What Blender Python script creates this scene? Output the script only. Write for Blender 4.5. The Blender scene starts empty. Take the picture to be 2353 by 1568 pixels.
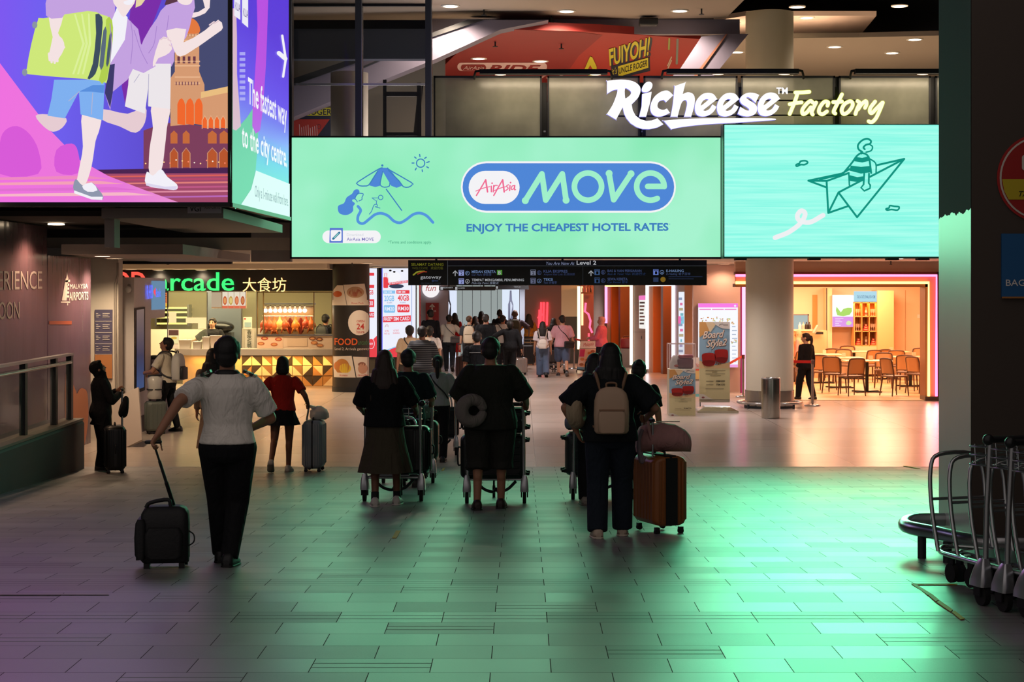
import bpy, bmesh, math, random
from mathutils import Vector, Matrix, Quaternion
from mathutils.geometry import tessellate_polygon
random.seed(7)
PI = math.pi
SC = bpy.context.scene
COL = SC.collection
V = Vector
# ---------------------------------------------------------------- camera, world, exposure
F, PX, PY, CH = 4000.0, 1197.0, 671.0, 2.36        # focal length in px, vanishing point of the corridor, eye height
cd = bpy.data.cameras.new('camera'); cam = bpy.data.objects.new('camera', cd); COL.objects.link(cam)
cd.sensor_width = 36.0; cd.sensor_fit = 'HORIZONTAL'; cd.lens = F / 2353 * 36
cd.shift_x = (1176.5 - PX) / 2353; cd.shift_y = -(784 - PY) / 2353
cd.clip_start = 0.1; cd.clip_end = 300
cam.location = (0, 0, CH); cam.rotation_euler = (PI / 2, 0, 0)
SC.camera = cam
w = bpy.data.worlds.new('night'); SC.world = w; w.use_nodes = True
w.node_tree.nodes['Background'].inputs[0].default_value = (1.0, 0.86, 0.82, 1)
w.node_tree.nodes['Background'].inputs[1].default_value = 0.27
SC.view_settings.view_transform = 'Standard'; SC.view_settings.look = 'None'
SC.view_settings.exposure = 0.0; SC.view_settings.gamma = 1.0; SC.view_settings.use_curve_mapping = False
SC.cycles.max_bounces = 6; SC.cycles.diffuse_bounces = 3; SC.cycles.glossy_bounces = 4
SC.cycles.transmission_bounces = 5; SC.cycles.transparent_max_bounces = 12
SC.cycles.caustics_reflective = False; SC.cycles.caustics_refractive = False
SC.cycles.sample_clamp_indirect = 4.0; SC.cycles.adaptive_threshold = 0.02

# ---------------------------------------------------------------- measuring helpers
RAMP0, RAMP1, PLAT = 10.95, 23.5, 0.48
def gz(Y):                                            # floor height: street platform, ramp down, inner hall
    if Y <= RAMP0: return PLAT
    if Y >= RAMP1: return 0.0
    return PLAT * (RAMP1 - Y) / (RAMP1 - RAMP0)
def at(x, y, D): return V(((x - PX) / F * D, D, CH - (y - PY) / F * D))
def fl(x, y):                                         # the floor point seen at a pixel
    lo, hi = 4.0, 120.0
    for _ in range(50):
        m = (lo + hi) / 2
        if PY + F * (CH - gz(m)) / m > y: lo = m
        else: hi = m
    return V(((x - PX) / F * lo, lo, gz(lo)))

# ---------------------------------------------------------------- materials
def lin(c):
    if isinstance(c, str):
        c = [int(c[i:i + 2], 16) / 255 for i in (0, 2, 4)]
    return tuple((u / 12.92 if u <= 0.04045 else ((u + 0.055) / 1.055) ** 2.4) for u in c[:3]) + (1,)
MC = {}
def nt(m):
    m.use_nodes = True
    return m.node_tree.nodes, m.node_tree.links, m.node_tree.nodes['Principled BSDF']
def mat(c, rough=0.5, metal=0.0, bump=0.0, bscale=60.0, spec=0.5, var=0.0, coat=0.0, alpha=1.0, trans=0.0, sheen=0.0):
    key = ('m', c, rough, metal, bump, bscale, spec, var, coat, alpha, trans, sheen)
    if key in MC: return MC[key]
    m = bpy.data.materials.new('surface_' + str(c)); N, L, B = nt(m)
    B.inputs['Base Color'].default_value = lin(c); B.inputs['Roughness'].default_value = rough
    B.inputs['Metallic'].default_value = metal; B.inputs['Specular IOR Level'].default_value = spec
    if coat: B.inputs['Coat Weight'].default_value = coat
    if sheen: B.inputs['Sheen Weight'].default_value = sheen
    if alpha < 1: B.inputs['Alpha'].default_value = alpha
    if trans: B.inputs['Transmission Weight'].default_value = trans
    if bump or var:
        t = N.new('ShaderNodeTexCoord'); n = N.new('ShaderNodeTexNoise')
        n.inputs['Scale'].default_value = bscale; n.inputs['Detail'].default_value = 4
        L.new(t.outputs['Object'], n.inputs['Vector'])
        if bump:
            b = N.new('ShaderNodeBump'); b.inputs['Strength'].default_value = bump; b.inputs['Distance'].default_value = 0.01
            L.new(n.outputs['Fac'], b.inputs['Height']); L.new(b.outputs['Normal'], B.inputs['Normal'])
        if var:
            r = N.new('ShaderNodeValToRGB'); a = lin(c)
            r.color_ramp.elements[0].color = tuple(u * (1 - var) for u in a[:3]) + (1,)
            r.color_ramp.elements[1].color = tuple(min(1, u * (1 + var)) for u in a[:3]) + (1,)
            r.color_ramp.elements[0].position = 0.3; r.color_ramp.elements[1].position = 0.7
            L.new(n.outputs['Fac'], r.inputs['Fac']); L.new(r.outputs['Color'], B.inputs['Base Color'])
    MC[key] = m
    return m
def cloth(c, rough=0.85):                             # woven cloth with soft folds
    key = ('c', c, rough)
    if key in MC: return MC[key]
    m = bpy.data.materials.new('cloth_' + str(c)); N, L, B = nt(m)
    B.inputs['Base Color'].default_value = lin(c); B.inputs['Roughness'].default_value = rough
    B.inputs['Specular IOR Level'].default_value = 0.25
    t = N.new('ShaderNodeTexCoord'); mp = N.new('ShaderNodeMapping'); mp.inputs['Scale'].default_value = (9, 9, 4)
    n = N.new('ShaderNodeTexNoise'); n.inputs['Scale'].default_value = 1.0; n.inputs['Detail'].default_value = 3; n.inputs['Distortion'].default_value = 1.2
    b = N.new('ShaderNodeBump'); b.inputs['Strength'].default_value = 0.7; b.inputs['Distance'].default_value = 0.05
    L.new(t.outputs['Object'], mp.inputs['Vector']); L.new(mp.outputs['Vector'], n.inputs['Vector'])
    L.new(n.outputs['Fac'], b.inputs['Height']); L.new(b.outputs['Normal'], B.inputs['Normal'])
    MC[key] = m
    return m
def striped(c1, c2, scale):
    key = ('s', c1, c2, scale)
    if key in MC: return MC[key]
    m = bpy.data.materials.new('striped_cloth'); N, L, B = nt(m); B.inputs['Roughness'].default_value = 0.9
    t = N.new('ShaderNodeTexCoord'); wv = N.new('ShaderNodeTexWave'); wv.bands_direction = 'Z'; wv.inputs['Scale'].default_value = scale
    r = N.new('ShaderNodeValToRGB'); r.color_ramp.elements[0].color = lin(c1); r.color_ramp.elements[1].color = lin(c2)
    r.color_ramp.elements[0].position = 0.75; r.color_ramp.elements[1].position = 0.8
    L.new(t.outputs['Object'], wv.inputs['Vector']); L.new(wv.outputs['Fac'], r.inputs['Fac']); L.new(r.outputs['Color'], B.inputs['Base Color'])
    MC[key] = m
    return m
def em(c, s=1.0):                                     # lit print, lamp or screen
    key = ('e', c, s)
    if key in MC: return MC[key]
    m = bpy.data.materials.new('lit_' + str(c)); N, L, B = nt(m)
    B.inputs['Base Color'].default_value = (0.01, 0.01, 0.01, 1); B.inputs['Roughness'].default_value = 0.6
    B.inputs['Specular IOR Level'].default_value = 0.1
    B.inputs['Emission Color'].default_value = lin(c); B.inputs['Emission Strength'].default_value = s
    MC[key] = m
    return m
def em_ramp(stops, axis='Z', lo=0.0, hi=1.0, s=1.0, noise=0.0):   # lit print whose ink runs along one axis of the object
    m = bpy.data.materials.new('lit_gradient'); N, L, B = nt(m)
    B.inputs['Base Color'].default_value = (0.01, 0.01, 0.01, 1); B.inputs['Specular IOR Level'].default_value = 0.1
    t = N.new('ShaderNodeTexCoord'); sp = N.new('ShaderNodeSeparateXYZ'); mr = N.new('ShaderNodeMapRange')
    mr.inputs['From Min'].default_value = lo; mr.inputs['From Max'].default_value = hi
    r = N.new('ShaderNodeValToRGB')
    while len(r.color_ramp.elements) < len(stops): r.color_ramp.elements.new(0.5)
    for e, (p, c) in zip(r.color_ramp.elements, stops): e.position = p; e.color = lin(c)
    L.new(t.outputs['Object'], sp.inputs[0]); L.new(sp.outputs[axis], mr.inputs['Value']); L.new(mr.outputs['Result'], r.inputs['Fac'])
    L.new(r.outputs['Color'], B.inputs['Emission Color']); B.inputs['Emission Strength'].default_value = s
    return m
BLACK = mat('0d0e10', 0.6); DARK = mat('1b1d20', 0.55); STEEL = mat('b9bbbd', 0.25, 1.0); CHROME = mat('d8dadc', 0.12, 1.0)
RUBBER = mat('101011', 0.75); DGREY = mat('2a2d31', 0.5); WHITE = mat('e8e4de', 0.5); PLASTIC = mat('17181a', 0.35)
ALU = mat('8f9499', 0.35, 0.9)

# ---------------------------------------------------------------- mesh builder
def ease(pts, n=6, closed=False):                     # Catmull-Rom through the points
    P = [V(p) for p in pts]; out = []
    k = len(P)
    if k < 3: return P
    for i in range(k if closed else k - 1):
        a = P[(i - 1) % k] if closed or i > 0 else P[0] * 2 - P[1]
        b = P[i]; c = P[(i + 1) % k]
        d = P[(i + 2) % k] if closed or i < k - 2 else P[-1] * 2 - P[-2]
        for j in range(n):
            t = j / n
            out.append(0.5 * (2 * b + (c - a) * t + (2 * a - 5 * b + 4 * c - d) * t * t + (3 * b - a - 3 * c + d) * t ** 3))
    if not closed: out.append(P[-1])
    return out
ROOTM = {}
class MB:
    def __init__(s): s.v = []; s.f = []; s.m = []; s.sm = []; s.mats = []; s.T = None
    def mi(s, m):
        if m not in s.mats: s.mats.append(m)
        return s.mats.index(m)
    def add(s, vs, fs, m, smooth=False):
        o = len(s.v); k = s.mi(m)
        s.v += [(s.T @ V(v)) if s.T else V(v) for v in vs]
        for f in fs: s.f.append([i + o for i in f]); s.m.append(k); s.sm.append(smooth)
    def box(s, c, sz, m, rz=0.0, R=None, bev=0.0):
        c = V(c); R = R if R is not None else Matrix.Rotation(rz, 3, 'Z')
        hx, hy, hz = [u / 2 for u in sz]
        if bev <= 0:
            vs = [c + R @ V((x * hx, y * hy, z * hz)) for x in (-1, 1) for y in (-1, 1) for z in (-1, 1)]
            s.add(vs, [(0, 1, 3, 2), (4, 6, 7, 5), (0, 4, 5, 1), (2, 3, 7, 6), (0, 2, 6, 4), (1, 5, 7, 3)], m)
        else:                                         # rounded box: stacked rounded rectangles
            b = min(bev, hx * .98, hy * .98, hz * .98); rings = []
            for zz, ins in ((-hz, b), (-hz + b * .3, b * .29), (-hz + b, 0), (hz - b, 0), (hz - b * .3, b * .29), (hz, b)):
                rings.append([c + R @ V((x, y, zz)) for x, y in rrect2(hx - ins, hy - ins, max(b - ins * .5, b * .35), 4)])
            s.loft(rings, m, True)
    def bar(s, p, q, w, h, m, up=(0, 0, 1)):          # a straight bar of rectangular section
        p, q = V(p), V(q); d = (q - p).normalized(); u = d.cross(V(up))
        if u.length < 1e-4: u = d.cross(V((1, 0, 0)))
        u.normalize(); vv = u.cross(d)
        vs = [e + u * a * w / 2 + vv * b * h / 2 for e in (p, q) for a, b in ((-1, -1), (1, -1), (1, 1), (-1, 1))]
        s.add(vs, [(3, 2, 1, 0), (4, 5, 6, 7), (0, 1, 5, 4), (1, 2, 6, 5), (2, 3, 7, 6), (3, 0, 4, 7)], m)
    def loft(s, rings, m, smooth=True, caps=True, closed=False):
        n = len(rings[0]); vs = [p for r in rings for p in r]; fs = []
        k = len(rings)
        for i in range(k if closed else k - 1):
            a, b = i * n, ((i + 1) % k) * n
            for j in range(n): fs.append((a + j, a + (j + 1) % n, b + (j + 1) % n, b + j))
        s.add(vs, fs, m, smooth)
        if caps and not closed:
            s.add(rings[0], [tuple(range(n))[::-1]], m); s.add(rings[-1], [tuple(range(n))], m)
    def tube(s, path, r, m, n=8, closed=False, caps=True, smooth=True):
        P = [V(p) for p in path]; k = len(P); rr = r if isinstance(r, (list, tuple)) else [r] * k
        tang = []
        for i in range(k):
            a = P[(i - 1) % k] if closed or i > 0 else P[i]; b = P[(i + 1) % k] if closed or i < k - 1 else P[i]
            tang.append((b - a).normalized() if (b - a).length > 1e-9 else V((0, 0, 1)))
        u = tang[0].orthogonal().normalized(); rings = []
        for i in range(k):
            u = (u - tang[i] * u.dot(tang[i]));
            u = u.normalized() if u.length > 1e-6 else tang[i].orthogonal().normalized()
            w_ = tang[i].cross(u)
            rings.append([P[i] + (u * math.cos(2 * PI * j / n) + w_ * math.sin(2 * PI * j / n)) * rr[i] for j in range(n)])
        s.loft(rings, m, smooth, caps, closed)
    def lathe(s, prof, c, m, n=24, sx=1.0, sy=1.0, smooth=True, caps=True):
        c = V(c)
        s.loft([[c + V((r * sx * math.cos(2 * PI * j / n), r * sy * math.sin(2 * PI * j / n), z)) for j in range(n)] for r, z in prof], m, smooth, caps)
    def ball(s, c, r, m, n=12, k=8):
        r = r if isinstance(r, (tuple, list)) else (r, r, r); c = V(c)
        s.loft([[c + V((r[0] * math.sin(t) * math.cos(2 * PI * j / n), r[1] * math.sin(t) * math.sin(2 * PI * j / n), -r[2] * math.cos(t))) for j in range(n)]
                for t in [PI * (i + .02) / (k + .04) for i in range(k + 1)]], m, True)
    def cap(s, p, q, r1, r2, m, n=12, flat=False):     # tapered limb, round or flat ends
        p, q = V(p), V(q); d = q - p; L_ = d.length
        if L_ < 1e-6: d = V((0, 0, 1))
        d.normalize(); u = d.orthogonal().normalized(); w_ = d.cross(u)
        st = [(p, r1), (q, r2)] if flat else [(p - d * r1 * math.cos(t), r1 * math.sin(t)) for t in (.15, .5, .95, PI / 2)] + [(q + d * r2 * math.cos(t), r2 * math.sin(t)) for t in (PI / 2, .95, .5, .15)]
        s.loft([[c + (u * math.cos(2 * PI * j / n) + w_ * math.sin(2 * PI * j / n)) * r for j in range(n)] for c, r in st], m, True)
    def cyl(s, p, q, r, m, n=16): s.cap(p, q, r, r, m, n, True)
    def prism(s, outer, fr, depth, m, holes=(), mside=None):   # outline in 2D, frame fr=(o,u,v,w): front face at w*0, back at w*-depth
        o, u, v_, w_ = fr; loops = [list(outer)] + [list(h) for h in holes]
        if holes:
            cu = bpy.data.curves.new('f', 'CURVE'); cu.dimensions = '2D'; cu.fill_mode = 'BOTH'
            for lp in loops:
                sp = cu.splines.new('POLY'); sp.points.add(len(lp) - 1); sp.use_cyclic_u = True
                for i, p in enumerate(lp): sp.points[i].co = (p[0], p[1], 0, 1)
            ob = bpy.data.objects.new('f', cu); COL.objects.link(ob)
            me = bpy.data.meshes.new_from_object(ob.evaluated_get(bpy.context.evaluated_depsgraph_get()))
            fv = [o + u * q.co.x + v_ * q.co.y for q in me.vertices]; ff = [tuple(p.vertices) for p in me.polygons]
            s.add(fv, ff, m); bpy.data.objects.remove(ob); bpy.data.curves.remove(cu); bpy.data.meshes.remove(me)
        flat = [p for lp in loops for p in lp]
        tris = [] if holes else tessellate_polygon([[V((p[0], p[1], 0)) for p in lp] for lp in loops])
        fr_v = [o + u * p[0] + v_ * p[1] for p in flat]
        nrm = u.cross(v_)
        ts = []
        for t in tris:
            a, b, c = [flat[i] for i in t]
            ar = (b[0] - a[0]) * (c[1] - a[1]) - (b[1] - a[1]) * (c[0] - a[0])
            ts.append(tuple(t) if (ar > 0) == (nrm.dot(w_) > 0) else tuple(t)[::-1])
        s.add(fr_v, ts, m)
        if depth > 0:
            bk = [p - w_ * depth for p in fr_v]
            s.add(bk, [t[::-1] for t in ts], mside or m); i0 = 0
            for lp in loops:
                k = len(lp); idx = list(range(i0, i0 + k)); i0 += k
                vs = [fr_v[i] for i in idx] + [bk[i] for i in idx]
                s.add(vs, [(j, j + k, (j + 1) % k + k, (j + 1) % k) for j in range(k)], mside or m)
    def build(s, name, parent=None, world=True, smooth=None):
        me = bpy.data.meshes.new(name)
        if parent is not None and world:
            inv = ROOTM[parent.name].inverted(); vs = [inv @ v for v in s.v]
        else: vs = s.v
        me.from_pydata([tuple(v) for v in vs], [], s.f)
        for m in s.mats: me.materials.append(m)
        me.polygons.foreach_set('material_index', s.m)
        me.polygons.foreach_set('use_smooth', [bool(x) if smooth is None else smooth for x in s.sm])
        me.update()
        o = bpy.data.objects.new(name, me); COL.objects.link(o)
        if parent is not None: o.parent = parent; ROOTM[o.name] = ROOTM[parent.name].copy()
        else: ROOTM[o.name] = Matrix()
        return o
def rrect2(hx, hy, r, n=5):
    r = min(r, hx * .999, hy * .999); out = []
    for cx, cy, a0 in ((hx - r, hy - r, 0), (-hx + r, hy - r, PI / 2), (-hx + r, -hy + r, PI), (hx - r, -hy + r, 1.5 * PI)):
        for i in range(n + 1):
            a = a0 + PI / 2 * i / n; out.append((cx + r * math.cos(a), cy + r * math.sin(a)))
    return out
def tag(o, label, cat, group=None):
    o['label'] = label; o['category'] = cat
    if group: o['group'] = group
    return o
def struct(o, label=None, cat=None):
    o['kind'] = 'structure'
    if label: o['label'] = label
    if cat: o['category'] = cat
    return o
def thing(name, label, cat, loc=(0, 0, 0), rz=0.0, group=None):
    o = bpy.data.objects.new(name, None); COL.objects.link(o); o.empty_display_size = 0.1
    o.location = loc; o.rotation_euler = (0, 0, rz); tag(o, label, cat, group)
    ROOTM[o.name] = Matrix.Translation(V(loc)) @ Matrix.Rotation(rz, 4, 'Z')
    return o
def dup(root, loc, rz=None, label=None, group=None):
    def cp(o, par):
        c = o.copy(); COL.objects.link(c)
        if par is not None: c.parent = par
        for ch in o.children: cp(ch, c)
        return c
    r = cp(root, None); r.location = loc
    if rz is not None: r.rotation_euler = (0, 0, rz)
    if label: r['label'] = label
    if group: r['group'] = group
    ROOTM[r.name] = Matrix.Translation(V(loc)) @ Matrix.Rotation(rz or 0, 4, 'Z')
    return r
def lamp(kind, name, loc, color, energy, size=0.3, size_y=None, rot=(0, 0, 0), spot=None, parent=None, blend=0.6, spread=None):
    l = bpy.data.lights.new(name, kind); l.energy = energy; l.color = lin(color)[:3]
    if kind == 'AREA':
        l.size = size
        if spread: l.spread = spread
        if size_y: l.shape = 'RECTANGLE'; l.size_y = size_y
    else: l.shadow_soft_size = size
    if kind == 'SPOT': l.spot_size = spot or 2.2; l.spot_blend = blend
    o = bpy.data.objects.new(name, l); COL.objects.link(o); o.rotation_euler = rot
    if parent is not None: o.parent = parent; o.location = ROOTM[parent.name].inverted() @ V(loc)
    else: o.location = loc
    return o

# ---------------------------------------------------------------- lettering and flat artwork on real planes
TC = {}
def glyphs(body, off=0.0, shear=0.0, space=1.0):
    key = (body, off, shear, space)
    if key in TC: return TC[key]
    c = bpy.data.curves.new('t', 'FONT'); c.body = body; c.size = 1.0; c.offset = off * .5; c.shear = shear; c.space_character = space; c.resolution_u = 3
    o = bpy.data.objects.new('t', c); COL.objects.link(o)
    m = bpy.data.meshes.new_from_object(o.evaluated_get(bpy.context.evaluated_depsgraph_get()))
    vs = [V(v.co) for v in m.vertices]; fs = [tuple(p.vertices) for p in m.polygons]
    nb = {}
    for f in fs:
        for i in range(len(f)):
            e = (f[i], f[(i + 1) % len(f)]); nb[e] = nb.get(e, 0) + 1
    edges = [e for e in nb if (e[1], e[0]) not in nb]
    bpy.data.objects.remove(o); bpy.data.curves.remove(c); bpy.data.meshes.remove(m)
    x0 = min(v.x for v in vs); x1 = max(v.x for v in vs)
    TC[key] = (vs, fs, edges, x0, x1)
    return TC[key]
CAPH = None
def text3(mb, body, p0, p1, pt, m, off=0.0, shear=0.0, depth=0.0, lift=0.0, space=1.0, mside=None):
    """letters from p0 (left end of the base line) to p1 (right end), capitals as high as pt above p0"""
    global CAPH
    if CAPH is None: CAPH = max(v.y for v in glyphs('H')[0])
    vs, fs, ed, x0, x1 = glyphs(body, off, shear, space)
    p0, p1, pt = V(p0), V(p1), V(pt); u = p1 - p0; v_ = pt - p0; n = u.cross(v_).normalized()
    P = [p0 + u * ((q.x - x0) / (x1 - x0)) + v_ * (q.y / CAPH) + n * (lift + depth) for q in vs]
    mb.add(P, fs, m)
    if depth > 0:
        Q = [p - n * depth for p in P]; k = len(P)
        mb.add(P + Q, [(b, a, a + k, b + k) for a, b in ed], mside or m)
class Art:
    """artwork measured in photograph pixels and laid on a real plane (point o, normal n towards the viewer)"""
    def __init__(s, o, n, step=0.004): s.o = V(o); s.n = V(n).normalized(); s.mb = MB(); s.step = step
    def pt(s, x, y, lay=1):
        d = V(((x - PX) / F, 1.0, -(y - PY) / F)); c = V((0, 0, CH))
        t = (s.o - c).dot(s.n) / d.dot(s.n)
        return c + d * t + s.n * (s.step * lay)
    def poly(s, pts, m, lay=1, sm=0, holes=()):
        pts = [V((p[0], p[1], 0)) for p in pts]
        if sm: pts = ease(pts, sm, True)
        P3 = [s.pt(p.x, p.y, lay) for p in pts]
        loops = [[V((p.x, -p.y, 0)) for p in pts]]
        for h in holes:
            h = [V((p[0], p[1], 0)) for p in h]; P3 += [s.pt(p.x, p.y, lay) for p in h]; loops.append([V((p.x, -p.y, 0)) for p in h])
        flat = [p for l in loops for p in l]; ts = []
        for t in tessellate_polygon(loops):
            a, b, c = [flat[i] for i in t]
            ts.append(tuple(t) if (b.x - a.x) * (c.y - a.y) - (b.y - a.y) * (c.x - a.x) > 0 else tuple(t)[::-1])
        s.mb.add(P3, ts, m)
    def rect(s, x0, y0, x1, y1, m, lay=1): s.poly([(x0, y0), (x1, y0), (x1, y1), (x0, y1)], m, lay)
    def rrect(s, x0, y0, x1, y1, r, m, lay=1):
        cx, cy = (x0 + x1) / 2, (y0 + y1) / 2
        s.poly([(cx + x, cy + y) for x, y in rrect2((x1 - x0) / 2, (y1 - y0) / 2, r, 8)], m, lay)
    def oval(s, cx, cy, rx, ry, m, lay=1, n=28): s.poly([(cx + rx * math.cos(2 * PI * i / n), cy + ry * math.sin(2 * PI * i / n)) for i in range(n)], m, lay)
    def stroke(s, pts, wd, m, lay=1, sm=6, closed=False):
        P = [V((p[0], p[1], 0)) for p in pts]
        if sm and len(P) > 2: P = ease(P, sm, closed)
        k = len(P); L_, R_ = [], []
        for i in range(k):
            a = P[(i - 1) % k] if closed or i > 0 else P[i]; b = P[(i + 1) % k] if closed or i < k - 1 else P[i]
            d = (b - a); d = d.normalized() if d.length > 1e-9 else V((1, 0, 0))
            w_ = (wd[0] + (wd[1] - wd[0]) * i / max(1, k - 1)) if isinstance(wd, tuple) else wd
            nn = V((-d.y, d.x, 0)) * w_ / 2; L_.append(P[i] + nn); R_.append(P[i] - nn)
        vs = [s.pt(p.x, p.y, lay) for p in L_ + R_]
        s.mb.add(vs, [(i, (i + 1) % k, (i + 1) % k + k, i + k) for i in range(k if closed else k - 1)], m)
        if not closed:
            for e, w_ in ((P[0], wd[0] if isinstance(wd, tuple) else wd), (P[-1], wd[1] if isinstance(wd, tuple) else wd)):
                if w_ > 1.2: s.oval(e.x, e.y, w_ / 2, w_ / 2, m, lay + .05, 10)
    def text(s, body, x0, x1, yb, yc, m, lay=2, off=0.0, shear=0.0, yb1=None, space=1.0):
        text3(s.mb, body, s.pt(x0, yb, lay), s.pt(x1, yb if yb1 is None else yb1, lay), s.pt(x0, yc, lay), m, off, shear, space=space)
    def build(s, name, parent=None): return s.mb.build(name, parent)
def front(D): return Art((0, D, 0), (0, -1, 0))
def slab(mb, x0, y0, x1, y1, D, th, m):               # an upright slab whose front face fills the pixel box at depth D
    a, b = at(x0, y1, D), at(x1, y0, D)
    mb.box(((a.x + b.x) / 2, D + th / 2, (a.z + b.z) / 2), (abs(b.x - a.x), th, abs(b.z - a.z)), m)
# ================================================================ the setting
def node(N, t, **kw):
    n = N.new(t)
    for k, v in kw.items():
        if k == 'op': n.operation = v
        else: n.inputs[int(k[1:])].default_value = v
    return n
def slate_material():                                 # long slate tiles in half bond, some of them grooved
    m = bpy.data.materials.new('slate_paving'); N, L, B = nt(m)
    tc = N.new('ShaderNodeTexCoord'); sp = N.new('ShaderNodeSeparateXYZ'); L.new(tc.outputs['Object'], sp.inputs[0])
    def M(op, a, b=None, c=None):
        n = N.new('ShaderNodeMath'); n.operation = op
        for i, x in enumerate((a, b, c)):
            if x is None: continue
            if isinstance(x, (int, float)): n.inputs[i].default_value = x
            else: L.new(x, n.inputs[i])
        return n.outputs[0]
    v = M('DIVIDE', M('SUBTRACT', sp.outputs['Y'], 9.24), 0.325); row = M('FLOOR', v); fv = M('FRACT', v)
    par = M('MODULO', M('ADD', row, 1000.0), 2.0)
    u = M('DIVIDE', M('ADD', sp.outputs['X'], M('SUBTRACT', M('MULTIPLY', par, 0.3), 0.147)), 0.6); col = M('FLOOR', u); fu = M('FRACT', u)
    cb = N.new('ShaderNodeCombineXYZ'); L.new(row, cb.inputs[0]); L.new(col, cb.inputs[1])
    wn = N.new('ShaderNodeTexWhiteNoise'); wn.noise_dimensions = '2D'; L.new(cb.outputs[0], wn.inputs['Vector'])
    rw = N.new('ShaderNodeTexWhiteNoise'); rw.noise_dimensions = '1D'; L.new(row, rw.inputs['W'])
    spc = N.new('ShaderNodeSeparateColor'); L.new(wn.outputs['Color'], spc.inputs[0])
    groove = M('MAXIMUM', M('GREATER_THAN', spc.outputs[1], 0.86), M('GREATER_THAN', rw.outputs['Value'], 0.8))
    gl = M('MAXIMUM', M('LESS_THAN', M('ABSOLUTE', M('SUBTRACT', fv, 0.36)), 0.022), M('LESS_THAN', M('ABSOLUTE', M('SUBTRACT', fv, 0.66)), 0.022))
    joint = M('MAXIMUM', M('LESS_THAN', fu, 0.008), M('LESS_THAN', fv, 0.012))
    line = M('MAXIMUM', joint, M('MULTIPLY', gl, M('MULTIPLY', groove, 0.7)))
    nz = N.new('ShaderNodeTexNoise'); nz.inputs['Scale'].default_value = 220; nz.inputs['Detail'].default_value = 3; L.new(tc.outputs['Object'], nz.inputs['Vector'])
    nb = N.new('ShaderNodeTexNoise'); nb.inputs['Scale'].default_value = 1.3; nb.inputs['Detail'].default_value = 5; L.new(tc.outputs['Object'], nb.inputs['Vector'])
    f = M('MULTIPLY', M('ADD', 0.65, M('MULTIPLY', spc.outputs[0], 0.7)), M('ADD', 0.72, M('MULTIPLY', nz.outputs['Fac'], 0.55)))
    f = M('MULTIPLY', f, M('ADD', 0.75, M('MULTIPLY', nb.outputs['Fac'], 0.5)))
    f = M('MULTIPLY', f, M('SUBTRACT', 1.0, M('MULTIPLY', line, 0.62)))
    mx = N.new('ShaderNodeMix'); mx.data_type = 'RGBA'; mx.inputs['A'].default_value = (0, 0, 0, 1); mx.inputs['B'].default_value = FLOOR_COL
    L.new(f, mx.inputs['Factor']); L.new(mx.outputs['Result'], B.inputs['Base Color'])
    r = M('ADD', FLOOR_R, M('ADD', M('MULTIPLY', spc.outputs[2], 0.07), M('MULTIPLY', line, 0.4))); L.new(r, B.inputs['Roughness'])
    L.new(M('MULTIPLY', M('SUBTRACT', 1.0, line), FLOOR_SPEC), B.inputs['Specular IOR Level'])
    B.inputs['IOR'].default_value = 1.7
    b = N.new('ShaderNodeBump'); b.inputs['Strength'].default_value = 0.08; b.inputs['Distance'].default_value = 0.002
    L.new(nz.outputs['Fac'], b.inputs['Height']); L.new(b.outputs['Normal'], B.inputs['Normal'])
    return m
FLOOR_COL = (0.215, 0.205, 0.205, 1); FLOOR_R = 0.36; FLOOR_SPEC = 0.9
def marble_material():                                # polished beige tiles of the hall
    m = bpy.data.materials.new('polished_tiles'); N, L, B = nt(m)
    tc = N.new('ShaderNodeTexCoord'); br = N.new('ShaderNodeTexBrick'); mp = N.new('ShaderNodeMapping'); mp.inputs['Location'].default_value = (-0.2, -0.14, 0)
    L.new(tc.outputs['Object'], mp.inputs['Vector']); L.new(mp.outputs['Vector'], br.inputs['Vector'])
    br.offset = 0.0; br.inputs['Scale'].default_value = 1.0; br.inputs['Brick Width'].default_value = 2.17; br.inputs['Row Height'].default_value = 1.2
    br.inputs['Mortar Size'].default_value = 0.004; br.inputs['Mortar Smooth'].default_value = 0.1
    br.inputs['Color1'].default_value = lin('b9aca0'); br.inputs['Color2'].default_value = lin('c3b6ab'); br.inputs['Mortar'].default_value = lin('5d5146')
    L.new(br.outputs['Color'], B.inputs['Base Color']); B.inputs['Roughness'].default_value = 0.24; B.inputs['Specular IOR Level'].default_value = 0.55
    return m
MARBLE = marble_material()
mb = MB(); ys = [3.0, RAMP0] + [RAMP0 + (RAMP1 - RAMP0) * i / 6 for i in range(1, 7)]
vs = []; fs = []
for i, y in enumerate(ys): vs += [(-9, y, gz(y)), (9, y, gz(y)), (-9, y, -0.3), (9, y, -0.3)]
for i in range(len(ys) - 1):
    a, b = i * 4, i * 4 + 4; fs += [(a, a + 1, b + 1, b), (a + 3, a + 2, b + 2, b + 3)]
fs += [(0, 2, 3, 1), (len(vs) - 4, len(vs) - 3, len(vs) - 1, len(vs) - 2)]
mb.add(vs, fs, slate_material()); struct(mb.build('floor_ramp'), 'dark slate paving with a ramp down to the hall', 'floor')
mb = MB(); mb.box((-0.5, 48, -0.15), (23, 49, 0.3), MARBLE); struct(mb.build('floor'), 'polished beige tile floor of the hall', 'floor')

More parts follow.
